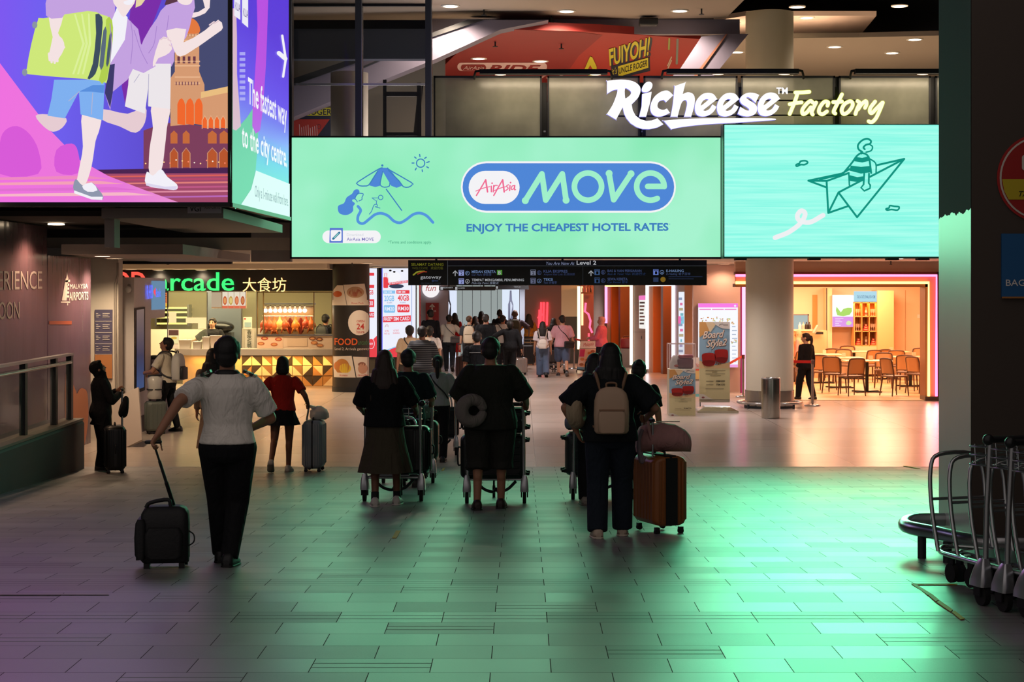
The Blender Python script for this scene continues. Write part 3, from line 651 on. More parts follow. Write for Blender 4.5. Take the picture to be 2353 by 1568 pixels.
P_([(975, 480), (1285, 480), (1280, 820), (1115, 800), (1120, 620), (1090, 855), (940, 800), (965, 640)], em('ece6ea'), 5, 0)
P_([(570, 1345), (625, 1395), (690, 1370), (740, 1420), (775, 1470), (770, 1500), (690, 1495), (560, 1440)], GRYB, 5, 3); P_([(560, 1430), (690, 1478), (775, 1478), (770, 1502), (690, 1498), (560, 1452)], WHI, 5.2, 0); P_([(620, 1400), (690, 1370), (735, 1430), (660, 1440)], WHI, 5.3, 2)
P_([(1105, 1290), (1150, 1320), (1210, 1270), (1260, 1330), (1330, 1385), (1325, 1425), (1240, 1420), (1100, 1390)], WHI, 5, 3); P_([(1100, 1375), (1240, 1402), (1330, 1398), (1325, 1426), (1240, 1422), (1100, 1394)], em('dcd6ee'), 5.2, 0)
P_([(1250, 40), (1460, 0), (1440, 140), (1400, 280), (1310, 400), (1290, 500), (1050, 480), (1080, 300), (1180, 140)], LIL, 4.6, 2)
P_([(1250, 230), (1400, 220), (1380, 320), (1540, 230), (1640, 150), (1675, 210), (1620, 260), (1400, 410), (1330, 415), (1290, 330)], SKN, 5, 2); P_([(1440, 100), (1540, 60), (1490, -120), (1570, -130), (1575, 60), (1500, 120), (1430, 135)], SKN, 4.5, 2)
P_([(1240, 40), (1250, 0), (1270, -200), (1400, -230), (1440, -120), (1450, 0), (1400, 50), (1330, 30)], em('5a3848'), 4.4, 2); P_([(1330, 0), (1330, -130), (1410, -150), (1450, -60), (1440, 20), (1390, 40)], SKN, 4.7, 3)
P_([(880, 60), (960, 130), (960, 480), (830, 500), (840, 160)], WHI, 5, 0)
P_([(480, -120), (880, -120), (860, 160), (840, 480), (780, 500), (780, 300), (490, 120), (360, 130), (370, -60)], LIL, 4.8, 0)
P_([(960, 140), (1040, 220), (1060, 330), (1150, 440), (1170, 500), (1080, 550), (1000, 520), (960, 600), (850, 690), (830, 830), (790, 700), (830, 480), (940, 300)], LIL, 5.1, 0); P_([(820, 490), (865, 480), (850, 690), (830, 810), (790, 700)], NVY, 5.2, 0)
P_([(1150, 470), (1200, 300), (1260, 285), (1295, 370), (1240, 420), (1190, 440), (1160, 500)], SKN, 5.4, 2)
P_([(850, 0), (870, -130), (1010, -130), (1020, 0), (980, 70), (930, 130), (880, 60)], SKN, 5.3, 3); P_([(930, 15), (1010, -5), (990, 35), (950, 38)], WHI, 5.5, 2); P_([(830, -30), (850, -160), (1040, -170), (1100, -10), (1020, 60), (1030, -40), (980, -110), (870, -90)], em('e6d3a4'), 5.4, 2)
P_([(330, 140), (660, 85), (760, 110), (840, 150), (850, 300), (810, 600), (780, 615), (640, 595), (220, 560), (205, 520), (240, 330), (290, 150)], LIM, 6, 2)
P_([(720, 110), (770, 130), (770, 240), (740, 500), (700, 580), (660, 592), (700, 480), (725, 250)], em('3d4d5e'), 6.3, 2); P_([(800, 150), (845, 155), (848, 300), (805, 600), (745, 605), (790, 420)], LI3, 6.2, 2)
for k in range(6): P_([(560 + k * 26, 110 - k * 2), (572 + k * 26, 108), (640 + k * 12, 330), (560 + k * 18, 560), (546 + k * 18, 560), (622 + k * 12, 330)], em('dcf09a'), 6.1, 0) if k % 2 == 0 else None
P_([(780, 230), (805, 235), (780, 500), (750, 495)], em('5a6a7c'), 6.5, 2); P_([(825, 265), (845, 265), (820, 480), (800, 480)], em('4a5a6c'), 6.5, 2)
for x, y in ((190, 545), (265, 190)): a.oval(x * .3062, y * .3062, 6, 8, em('8a94a4'), 6.4)
P_([(370, 130), (480, 120), (440, 250), (470, 290), (490, 360), (440, 450), (415, 470), (370, 420), (400, 280)], SKN, 6.6, 2); P_([(350, 120), (370, -60), (500, -60), (490, 110), (440, 140)], LIL, 6.7, 2)
for p in (((372, 405), (378, 455)), ((392, 420), (392, 470)), ((412, 430), (415, 474)), ((432, 425), (436, 462)), ((455, 330), (486, 358))): a.stroke([(x * .3062, y * .3062) for x, y in p], 5.2, SKN, 6.8, 0)
for p in (((1210, 300), (1235, 285)), ((1240, 292), (1262, 286)), ((1265, 300), (1285, 310)), ((1275, 340), (1292, 350)), ((1575, 190), (1610, 165)), ((1610, 180), (1645, 160))): a.stroke([(x * .3062, y * .3062) for x, y in p], 3, SK2, 7, 0)
for p in (((830, 180), (840, 330), (830, 470)), ((985, 160), (1000, 300), (985, 480)), ((1010, 230), (1060, 380), (1110, 480)), ((1180, 200), (1160, 330), (1120, 400)), ((1270, 120), (1255, 230)), ((600, 690), (520, 760)), ((700, 700), (690, 860)), ((1120, 560), (1115, 790)), ((1050, 560), (1010, 620))): a.stroke([(x * .3062, y * .3062) for x, y in p], 1.6, LI2 if p[0][1] < 500 else em('b8b4cc'), 7, 4)
for x in (466, 480, 494, 508): a.stroke([(x - 1, 296), (x - 1, 277), (x + 5, 266), (x + 11, 277), (x + 11, 296)], 1.6, ST2, 3.4, 0)
for x, w_ in ((392, 16), (420, 16), (478, 20), (505, 20)): a.stroke([(x - 1, 386), (x - 1, 352), (x + w_ / 2, 340), (x + w_ + 1, 352), (x + w_ + 1, 386)], 1.6, STN, 1.75, 0)
for k in range(14): a.oval(335 + k * 14, 376 - (k * 7) % 9, 1.8, 1.8, em(('ffd08a', 'ff8a6a', 'f6e8d8')[k % 3]), 1.8, 8)
for k in range(8): a.rect(404 + k * 7, 188, 407 + k * 7, 196, em('8a5a5a'), 3.2); a.rect(404 + k * 7, 66 + 12, 406 + k * 7, 84, em('b0785a'), 3.3)
a.build('front_print', t)
nrm = V((c1 - c0)).normalized(); nrm = V((nrm.y, -nrm.x, 0))
s_ = Art(c0 + nrm * .004, nrm, 0.004)
SID = em_ramp([(0.0, '6fd3b0'), (0.28, '5fb0d8'), (0.42, '7c86ee'), (0.62, '6a50ec'), (1.0, '5a3ad8')], 'Z', 0.0, 2.4, 1.0)
s_.poly([(530, 466), (530, -95), (663, -95), (663, 498)], SID, 1)
s_.poly([(530, 466), (530, 300), (545, 292), (566, 270), (590, 240), (592, 300), (586, 390), (575, 435), (552, 470)], em('6cc8a4'), 2, 2)
s_.poly([(588, -95), (614, -95), (612, 90), (606, 200), (596, 300), (578, 290), (583, 190), (590, 60)], em('b84ee0'), 2.2, 2)
s_.poly([(530, 20), (541, 18), (543, 85), (543, 170), (552, 290), (541, 300), (530, 296)], em('d8b4c8'), 2.1, 0)
for k in range(9): s_.rect(549, 120 + k * 13, 562, 127 + k * 13, em('a9a4f2'), 2.1)
s_.poly([(552, 470), (575, 435), (586, 392), (664, 423), (664, 500)], em('d8f2f0'), 3, 0)
for p in (((536, -30), (550, -24), (550, 46), (536, 36)), ((554, -20), (568, -14), (568, 64), (554, 52))): s_.poly(p, em('eceaf6'), 3)
PUR = em('5a3a8a'); s_.text('KLIA', 538, 549, 22, 4, PUR, 4, yb1=28); s_.text('KLIA', 556, 567, 36, 18, PUR, 4, yb1=42)
s_.stroke([(646, 82), (654, 136), (648, 176)], 5.5, WHI, 4, 0); s_.stroke([(638, 122), (653, 135)], 10, WHI, 4.1, 0)
text3(s_.mb, 'The fastest way', s_.pt(567, 236, 4), s_.pt(656.5, 290, 4), s_.pt(567, 178, 4), WHI, 0.03); text3(s_.mb, 'to the city centre.', s_.pt(553, 335, 4), s_.pt(657, 384, 4), s_.pt(553, 283, 4), WHI, 0.03)
text3(s_.mb, 'Only a 1-minute walk from here.', s_.pt(583, 452, 4), s_.pt(660, 474, 4), s_.pt(583, 426, 4), em('7d8aa0'), 0.0)
s_.build('side_print', t)

lamp('AREA', 'print_light', at(150, 180, D3 - .06), 'a088c0', 42, 4.0, 2.5, rot=(-PI / 2, 0, 0), parent=t)
# --- hanging wayfinding sign
D4 = 29.0
t = thing('wayfinding_sign', 'long black hanging wayfinding sign under the green billboard', 'sign', at(1280, 657, D4))
b = MB(); slab(b, 938, 598, 1624, 656, D4, 0.18, mat('15181d', 0.35)); slab(b, 1029, 598.5, 1624, 611, D4 - .004, 0.01, mat('1a2142', 0.35)); b.build('sign_box', t)
b = MB()
for x in (1000, 1290, 1560): slab(b, x, 575, x + 5, 598, D4 + .06, 0.04, DGREY)
b.build('hanger', t)
a = front(D4 - .008); GW = em('b4b6ba', .8); GB = em('7f9ccc', .6); GD = em('4a5a86', .6); YG = em('8c8c28', .5)
a.rect(1028, 598.5, 1029, 656, em('6a6e74', .4), 1); a.rect(1029, 611, 1624, 611.8, em('6a6e74', .5), 1); a.rect(1339, 612, 1340, 656, em('3a3e44', .5), 1)
a.text('SELAMAT DATANG', 945, 1019, 611, 605, YG, 1, 0.01); a.text('WELCOME', 947, 983, 619, 614, em('5c5c20', .5), 1); a.text('欢迎光临', 990, 1018, 619, 614, em('6c6c24', .5), 1)
a.stroke([(950, 632), (960, 625), (975, 624)], 3.5, em('8a8a2c', .8), 1, 4); a.stroke([(960, 630), (972, 625), (980, 625)], 2.5, em('9c3a24', .8), 2, 4)
a.text('gateway', 966, 1014, 640.5, 633, GW, 1); a.text('@klia2', 992, 1007, 647, 643.5, GD, 1); a.text('the integrated complex', 968, 1013, 652, 649.5, em('444a55', .6), 1)
a.text('You Are Now At', 1255, 1320, 609, 602, em('8a93b4', .7), 1, 0, .25); a.text('Level 2', 1325, 1370, 608.5, 599.5, em('c2c4ca', .8), 1, 0.02)
ar = lambda x: (a.stroke([(x, 634), (x, 624)], 1.8, GW, 1, 0), a.stroke([(x - 5, 628), (x, 622.5), (x + 5, 628)], 1.8, GW, 1, 0))
ar(1046); ar(1358)
def blk(x, y, n, m1, body, x1, m2, sub, x2, m3, icon):
    a.rect(x, y, x + 12, y + 13, m1, 1); a.text(n, x + 4, x + 9, y + 11.5, y + 5, BLACK, 2, .02); a.rect(x + 1, y + 1, x + 11, y + 3, em('30343c', .4), 2)
    a.oval(x + 20, y + 7, 5, 5, m2, 1); a.oval(x + 20, y + 7, 4, 4, mat('15181d', 0.35), 2); a.text(icon, x + 18, x + 22, y + 10, y + 4.5, m2, 3)
    a.text(body, x + 30, x1, y + 6.5, y + .8, m2, 1, .02); a.text(sub, x + 30, x2, y + 13, y + 8.5, m3, 1, 0, .2)
blk(1054, 621, '2', em('9aa4e0', .8), 'MEDAN KERETA', 1139, GB, 'Car Park 停车场', 1129, GD, 'P'); a.rect(1142, 621, 1154, 632, em('4f8f3a', .8), 1); a.text('B', 1145, 1151, 631, 623, GW, 2, .02)
blk(1054, 640, '2', em('9aa4e0', .8), 'TEMPAT MENGAMBIL PENUMPANG', 1204, GW, 'Pick-Up Point 接载点', 1146, em('8f96a8', .7), 'A')
blk(1219, 620, '2', em('8a90a8', .6), 'KLIA EKSPRES', 1304, GD, 'Airport Rail Link 机场快铁', 1321, em('3a456c', .6), 'E'); blk(1219, 639, '2', em('7a80a0', .5), 'TEKSI', 1270, GB, 'Taxi 计程车', 1280, GD, 'A')
blk(1366, 619, '1', em('4a6a9c', .6), 'BAS & VAN PERSIARAN', 1474, GD, 'Bus & Tour Van 长途巴士', 1484, em('2f4470', .6), 'B'); blk(1366, 638, '1', em('3f5f90', .5), 'SEWA KERETA', 1442, GD, 'Car Rental 租车', 1443, em('2f4470', .6), 'R')
blk(1501, 619, '1', em('6f86d8', .8), 'E-HAILING', 1571, GB, 'E-Hailing 电子召车', 1587, GD, 'e'); a.oval(1523.5, 642.5, 6, 6, em('8a6a20', .7), 1); a.rect(1501, 638, 1513, 648, em('3a4a70', .5), 1); a.rect(1536, 635, 1614, 637, em('2a3450', .5), 1); a.rect(1536, 640, 1594, 642, em('2a3450', .5), 1)
a.build('lettering', t)
# two smaller black signs further down the hall
t = thing('far_wayfinding_sign', 'small dark hanging sign further down the hall', 'sign', at(1070, 667, 44))
b = MB(); slab(b, 1009, 658.5, 1138, 667.5, 44, .15, mat('20232a', .4))
for x in (1030, 1110): slab(b, x, 609, x + 3, 660, 44.05, .04, DGREY)
b.build('sign_box', t)
a = front(43.99); a.rect(1012, 660, 1018, 666, GW, 1); a.text('MEDAN KERETA', 1018, 1041, 663, 660, GW, 1); a.rect(1046, 660, 1051, 666, GW, 1); a.text('KLIA EKSPRES', 1053, 1068, 664, 661, GW, 1); a.build('lettering', t)
t = thing('farthest_wayfinding_sign', 'small dark hanging sign to the right of the other far sign', 'sign', at(1176, 665, 47))
b = MB(); slab(b, 1138, 656, 1215, 665.5, 47, .15, mat('20232a', .4))
for x in (1150, 1200): slab(b, x, 612, x + 3, 658, 47.05, .04, DGREY)
b.build('sign_box', t)
a = front(46.99); a.rect(1140, 658, 1144, 664, GW, 1); a.text('TEKSI', 1180, 1196, 661, 658, GW, 1); a.build('lettering', t)

# --- lit channel letters on their rails
D5 = 27.6
t = thing('restaurant_sign', 'glowing white and yellow restaurant letters standing above the video screen', 'sign', at(1700, 300, D5))
LET = em('f6f4fa', 1.3); LSD = em('8a88ea', 1.0); YEL = em('f6f6cf', 1.2); YSD = em('d8e23c', 1.0)
SX = lambda p: [(1380 + x * .187, 160 + y * .187) for x, y in p]
fr = (at(1700, 300, D5), V((D5 / F, 0, 0)), V((0, 0, D5 / F)), V((0, -1, 0)))
L2 = lambda p: [(x - 1700, 300 - y) for x, y in p]
def letter(pts, holes=(), sm=3, m=LET, ms=LSD):
    P = [V((x, y, 0)) for x, y in L2(SX(pts))]; P = ease(P, sm, True) if sm else P
    H = [[(p.x, p.y) for p in ease([V((x, y, 0)) for x, y in L2(SX(h))], 3, True)] for h in holes]
    let.prism([(p.x, p.y) for p in P], fr, 0.1, m, H, ms)
let = MB()
letter([(80, 140), (82, 138), (250, 122), (390, 140), (470, 190), (492, 250), (470, 330), (420, 390), (384, 424), (376, 430), (278, 458), (268, 470), (194, 608), (188, 612), (82, 549), (80, 543), (150, 430), (200, 300), (208, 248), (200, 245), (150, 255), (82, 295), (80, 292)], [[(300, 232), (345, 245), (375, 275), (365, 310), (330, 340), (302, 348)]], 3)
letter([(382, 427), (395, 500), (430, 565), (490, 610), (560, 630), (630, 625), (698, 598), (772, 672), (700, 710), (600, 732), (520, 730), (440, 705), (370, 660), (320, 600), (290, 540), (272, 458), (330, 440)], (), 0)
letter([(510, 265), (512, 220), (550, 165), (600, 148), (636, 175), (630, 225), (590, 268), (540, 278)])
letter([(512, 300), (628, 272), (610, 400), (560, 578), (475, 578), (505, 450)], (), 0)
letter([(892, 315), (890, 318), (808, 397), (802, 397), (785, 378), (770, 372), (720, 390), (698, 440), (715, 478), (770, 495), (812, 480), (818, 482), (850, 528), (848, 533), (760, 572), (680, 573), (625, 530), (612, 450), (650, 350), (720, 285), (790, 258), (840, 265)])
letter([(912, 202), (1040, 158), (1044, 160), (1010, 298), (1014, 300), (1070, 278), (1130, 295), (1158, 350), (1150, 450), (1114, 576), (1110, 578), (1032, 578), (1030, 574), (1062, 440), (1058, 385), (1030, 375), (990, 420), (947, 576), (943, 578), (864, 578), (862, 574), (890, 420), (910, 206)])
for dx, dy in ((0, 0), (272, 0), (772, -4)):
    E_ = lambda p: [(x + dx, y + dy) for x, y in p]
    letter(E_([(1430, 358), (1428, 366), (1266, 494), (1262, 500), (1290, 508), (1340, 482), (1372, 432), (1378, 431), (1420, 455), (1422, 460), (1390, 515), (1330, 560), (1250, 577), (1180, 550), (1158, 470), (1180, 380), (1240, 310), (1310, 285), (1385, 300)]), [E_([(1233, 444), (1255, 388), (1295, 362), (1318, 366), (1322, 374)])])
letter([(1948, 312), (1946, 318), (1908, 402), (1902, 404), (1840, 350), (1800, 338), (1795, 355), (1840, 385), (1905, 430), (1925, 480), (1900, 545), (1820, 575), (1740, 567), (1690, 544), (1688, 538), (1718, 462), (1724, 461), (1780, 495), (1820, 505), (1825, 485), (1790, 455), (1735, 420), (1712, 370), (1740, 320), (1810, 285), (1890, 288)])
letter([(778, 630), (784, 627), (1100, 603), (1700, 597), (2100, 600), (2155, 612), (2100, 622), (1700, 650), (1300, 672), (1000, 705), (874, 732), (866, 730)])
text3(let, 'TM', at(1784, 216, D5 - .004), at(1810, 216, D5 - .004), at(1784, 201.5, D5 - .004), LET, 0.03)
let.build('white_letters', t)
KY = lambda p: [(1780 + x * .119, 180 + y * .119) for x, y in p]
yl = MB()
def script(pts, wd=9.4, closed=False):
    for lay, m_, w2 in ((0.0, YEL, wd - 1.2), (0.006, YSD, wd + .6)):
        q = front(D5 - .004 + lay); q.mb = yl; q.stroke(KY(pts), w2, m_, 0, 5, closed)
    q = front(D5 + .09); q.mb = yl; q.stroke(KY(pts), wd + .6, YSD, 0, 5, closed)
for p, c in ((((440, 300), (390, 450), (320, 620), (290, 690)), 0), (((400, 275), (540, 272), (670, 262)), 0), (((290, 500), (400, 480), (520, 465)), 0), (((740, 470), (690, 440), (610, 500), (535, 610), (545, 690), (620, 660), (700, 560)), 0), (((800, 470), (740, 590), (715, 660), (735, 700)), 0), (((1020, 530), (1035, 465), (960, 455), (880, 550), (855, 650), (920, 695), (1010, 640)), 0), (((1300, 310), (1210, 490), (1140, 640), (1170, 680)), 0), (((1130, 460), (1210, 458), (1300, 448)), 0), (((1450, 445), (1350, 500), (1295, 610), (1330, 690), (1420, 650), (1500, 540), (1500, 470)), 1), (((1600, 440), (1640, 480), (1590, 600), (1560, 690)), 0), (((1610, 600), (1680, 500), (1760, 440), (1775, 500), (1745, 570)), 0), (((1940, 450), (1850, 570), (1840, 650), (1880, 670), (1960, 590), (2080, 470)), 0), (((2090, 470), (2020, 640), (1950, 780), (1870, 850), (1815, 830)), 0)): script(p, closed=bool(c))
yl.build('yellow_letters', t)
b = MB()
for x0, x1, y in ((1420, 1650, 267), (1650, 1968, 265), (1640, 1840, 231), (1780, 1970, 231), (1790, 1830, 211.5)): b.bar(at(x0, y, D5 + .14), at(x1, y, D5 + .14), .03, .022, BLACK)
b.build('rail', t)
for x in (1480, 1700, 1922): b = MB(); b.bar(at(x, 200, D5 + .22), at(x, 320, D5 + .22), .05, .05, BLACK); b.bar(at(x, 222, D5 + .22), at(x, 222, 28.62), .04, .04, BLACK); b.bar(at(x, 290, D5 + .22), at(x, 290, 28.62), .04, .04, BLACK); b.build('bracket_post', t)
# ================================================================ the upper level behind the boards
UPC = mat('a89a8e', 0.8); BULK = mat('8f8790', 0.75); REDP = mat('ad352f', 0.6); REDD = mat('8f2b2d', 0.6)
mb = MB(); mb.box((0, 30.0, 3.62), (20, 3.2, 0.8), mat('55504d', 0.8)); struct(mb.build('floor_upper_edge'))
mb = MB(); mb.box((0, 40.0, 4.1), (20, 17, 0.2), mat('b8ae9c', 0.6)); struct(mb.build('floor_upper'))
def soffit(name, pts, z, th, m, label=None):           # a flat ceiling piece whose seen outline is given in pixels
    P = []
    for x, y in pts:
        d = (z - CH) * F / (PY - y); P.append(((x - PX) / F * d, d))
    mb = MB(); mb.prism(P, (V((0, 0, z)), V((1, 0, 0)), V((0, 1, 0)), V((0, 0, -1))), th, m); return struct(mb.build(name), label, 'ceiling' if label else None)
soffit('ceiling_cream', [(640, -60), (1755, -60), (1710, 0), (1668, 42), (1000, 46), (640, 46)], 7.6, 0.15, UPC, 'cream soffit with round downlights at the top')
mb = MB(); a0, b0 = at(985, 78, 33.4), at(1700, 44, 33.4); mb.box(((a0.x + b0.x) / 2, 33.5, (a0.z + b0.z) / 2), (b0.x - a0.x, 0.2, b0.z - a0.z), BULK); struct(mb.build('trim_bulkhead'), 'grey bulkhead below the cream soffit', 'bulkhead')
soffit('ceiling_red', [(1150, 66), (1380, 74), (1610, 90), (1560, 160), (1500, 235), (955, 235), (1000, 170), (1060, 112)], 7.3, 0.15, REDP, 'red printed soffit with yellow lettering')
a = Art((0, 36, 7.3), (0, 0, -1), 0.005); YL = mat('d6cf3a', 0.5); NAV = mat('2b2f44', 0.5); PNKP = mat('e8c9cf', 0.5)
a.poly([(1150, 66), (1330, 73), (1385, 80), (1330, 128), (1290, 185), (1120, 235), (955, 235), (1000, 170), (1060, 112)], REDD, 1)
a.rrect(1051, 143, 1257, 162, 9, PNKP, 2); a.rrect(1059, 147, 1117, 161, 7, REDD, 3); a.text('AirAsia', 1064, 1112, 158, 150, PNKP, 4, 0, .3); a.text('RIDE', 1122, 1240, 163, 149, REDD, 3, 0.06, .25)
a.text('your ride', 1046, 1320, 180, 172, PNKP, 2, 0.01, .2)
sh = NAV
for dx, dy, mm, ly in ((5, 3, NAV, 2), (3, 2, NAV, 2.2), (0, 0, YL, 3)):
    text3(a.mb, 'FUIYOH!', a.pt(1401 + dx, 149 + dy, ly), a.pt(1490 + dx, 124 + dy, ly), a.pt(1399 + dx, 113 + dy, ly), mm, 0.05)
a.poly([(1404, 152), (1420, 147), (1493, 130), (1494, 162), (1420, 180), (1406, 180)], NAV, 2.4); a.poly([(1420, 151), (1489, 131), (1490, 154), (1421, 175)], YL, 3.2)
text3(a.mb, 'UNCLE ROGER', a.pt(1422, 168, 4), a.pt(1487, 149.5, 4), a.pt(1422, 155, 4), mat('20202a', .5), 0.03); text3(a.mb, "it's", a.pt(1405, 170, 4), a.pt(1418, 167, 4), a.pt(1405, 156, 4), YL, 0, .2)
a.poly([(1343, 158), (1356, 128), (1361, 130), (1371, 152), (1371, 158), (1362, 158), (1356, 148), (1351, 158)], YL, 3); a.poly([(1347, 175), (1360, 166), (1366, 175)], YL, 3)
a.stroke([(1538, 88), (1537, 112)], 4, mat('9fb05a', .5), 2, 0); a.stroke([(1557, 90), (1555, 145)], 5, mat('7f8a84', .5), 2, 0)
for k in range(2): a.stroke([(1534, 150 + k * 8), (1543, 130 + k * 8)], 2.5, mat('c9b6a6', .5), 2, 0)
a.build('red_print', None); o = bpy.data.objects['red_print']; struct(o, 'yellow and pink lettering printed on the red soffit', 'print'); o.name = 'trim_red_print'
# sloping escalator side
m = mat('716b7c', 0.6)
def beam(name, pts, D, th, m, label=None):
    fr = (at(1200, 200, D), V((D / F, 0, 0)), V((0, 0, D / F)), V((0, -1, 0))); mb = MB()
    mb.prism([(x - 1200, 200 - y) for x, y in pts], fr, th, m); return mb, fr
es = thing('escalator', 'grey sloping escalator flank rising to the right behind the glass', 'escalator', at(930, 300, 32.4))
mb, _ = beam('f', [(600, 220), (830, 138), (985, 86), (1110, 46), (1260, 46), (1150, 68), (1000, 136), (850, 196), (600, 300)], 32.4, .5, m); mb.build('side_panel', es)
mb, _ = beam('f', [(600, 205), (830, 128), (985, 78), (1075, 45), (1112, 45), (985, 88), (830, 140), (600, 222)], 32.35, .12, DARK); mb.build('handrail', es)
mb, _ = beam('f', [(835, 152), (985, 88), (985, 91), (835, 156)], 32.38, .02, DGREY); mb.build('joint_line', es)
lamp('AREA', 'upper_hall_fill', (-2.4, 31.4, 4.5), 'e8e4e4', 70, 2.5, 1.0, rot=(PI, 0, 0), parent=es)  # added fill lamp, no real fitting: brightens the dim upper left
# second flank on the right of the red soffit
mb, _ = beam('f', [(1612, 84), (1668, 78), (1720, 78), (1640, 175), (1545, 175), (1562, 160)], 33.0, .4, m); mb.build('lower_flank', es)
mb, _ = beam('f', [(1668, 78), (1672, 78), (1602, 175), (1594, 175)], 32.97, .02, mat('8a5a46', .6)); mb.build('joint_line', es)
# dark voids and lighter ceiling on the right
soffit('ceiling_step', [(1640, 48), (1715, 36), (2014, 36), (1974, 84), (1822, 86), (1640, 88)], 8.35, .1, UPC)
soffit('ceiling_right', [(1560, 90), (1974, 86), (2400, 76), (2400, 215), (1560, 215)], 7.65, .1, UPC, 'lower cream ceiling on the right of the round column')
# back wall of the upper level and side poster
mb = MB(); mb.box((0, 48.2, 6.2), (21, 0.2, 4.2), mat('75675c', 0.8)); mb.box((0, 47.9, 8.6), (21, .8, .7), mat('75675c', .8)); struct(mb.build('wall_upper_back'))
t = thing('upper_poster', 'red and navy poster with yellow lettering at the foot of the escalator', 'poster', at(718, 312, 33.2))
b = MB(); slab(b, 600, 250, 800, 449, 33.2, .06, NAV); b.build('panel', t)
a = front(33.195); a.poly([(600, 274), (758, 274), (730, 312), (600, 312)], REDP, 1); a.rect(600, 248, 762, 266, YL, 1); a.text('UNCLE ROGER', 640, 762, 264, 251, NAV, 2, .03)
for k in range(9): a.stroke([(688 + k * 5, 286 + (k * 7) % 9), (689 + k * 5, 312)], 1.2, PNKP, 2, 0)
a.oval(733, 291, 5, 5, NAV, 2); a.oval(733, 291, 4, 4, REDP, 3); a.build('print', t)
mb = MB(); mb.box((-3.2, 34.5, 5.6), (3.4, .1, 3.0), mat('77736c', .7)); struct(mb.build('wall_mezzanine'))
mb = MB(); mb.cyl(at(803, 400, 31.3), at(803, 168, 31.3), 43 / F * 31.3, PLASTER, 40); struct(mb.build('column_upper'), 'short round plaster column behind the glass', 'column')
# round column that runs through both levels
CX, CY, CR = 5.07, 35.5, 0.485
mb = MB(); mb.lathe([(CR, 0.3), (CR, 8.05)], (CX, CY, 0), mat('cfc9b4', 0.6), 48); struct(mb.build('column'), 'tall round cream column left of the bright restaurant', 'column')
# mullions and glass wall on the left
for x0, x1, D in ((652, 671, 27.9), (816, 832, 28.2), (977, 992, 28.2)):
    t = mb = MB(); slab(mb, x0, -40, x1, 330, D, 0.22, mat('5b6068', .35, .7)); slab(mb, x1 - 1.5, -40, x1 - .5, 330, D - .006, .01, STEEL); struct(mb.build('trim_mullion'), 'tall grey steel mullion of the upper glass wall', 'mullion')
mb = MB(); slab(mb, 670, 191, 978, 196, 28.25, .06, STEEL); slab(mb, 670, 8, 978, 14, 28.25, .08, DGREY); struct(mb.build('trim_transom'))
mb = MB(); slab(mb, 670, -40, 978, 330, 28.3, .02, mat('5d6872', .03, alpha=0.12, spec=0.8)); struct(mb.build('window_upper'), 'tall clear glass pane of the upper level', 'window')
mb = MB(); slab(mb, 560, 66, 980, 135, 31.5, .3, mat('3a4456', .4)); struct(mb.build('trim_dark_beam'))
t = thing('glass_gate', 'black framed gate behind the upper glass', 'gate', at(925, 312, 29.2))
b = MB()
for q in ((880, 183, 888, 443), (958, 190, 968, 443), (880, 191, 968, 197), (884, 211, 962, 221), (884, 304, 962, 312)): slab(b, *q, 29.2, .06, BLACK)
b.build('gate_frame', t)
b = MB(); b.bar(at(967, 196, 29.3), at(955, 312, 29.6), .08, .03, DARK); b.build('open_leaf', t)
# frosted balustrade panels with black posts
FRO = mat('a9ab98', 0.22, alpha=0.62, spec=0.7, var=.35, bscale=1.1)
xs = [(996, 1245), (1258, 1470), (1479, 1695), (1703, 1919), (1928, 2139), (2150, 2300)]
for i, (x0, x1) in enumerate(xs):
    t = thing('glass_balustrade', ['leftmost frosted balustrade panel above the green billboard', 'frosted balustrade panel under the left lamp bar', 'frosted balustrade panel behind the large white letter R', 'frosted balustrade panel behind the last white letters', 'frosted balustrade panel behind the yellow letters', 'narrow frosted balustrade panel beside the dark pillar'][i], 'balustrade panel', at((x0 + x1) / 2, 340, 28.6), group='frosted balustrade panels')
    b = MB(); slab(b, x0 + 3, 179, x1 - 3, 438, 28.6, .02, FRO); b.build('frosted_pane', t)
    b = MB(); slab(b, x0, 175, x0 + 4, 438, 28.58, .06, DGREY); slab(b, x1 - 4, 175, x1, 438, 28.58, .06, DGREY); slab(b, x0, 174, x1, 179, 28.58, .06, DGREY); b.build('pane_frame', t)
for x in (1246, 1471, 1696, 1920, 2140):
    t = tag(MB().build('x'), 'x', 'x'); bpy.data.objects.remove(t)
    b = MB(); slab(b, x - 1, 190 if x < 1900 else 176, x + 11, 438.5, 28.66, .1, DARK); slab(b, x + 3, 300, x + 8, 304, 28.655, .01, STEEL)
    o = b.build('balustrade_upright'); tag(o, 'dark steel post between two frosted balustrade panels, ' + {1246: 'first from the left', 1471: 'behind the white letter R', 1696: 'behind the letter s', 1920: 'behind the yellow letter t', 2140: 'nearest the dark pillar'}[x], 'post', 'balustrade posts')
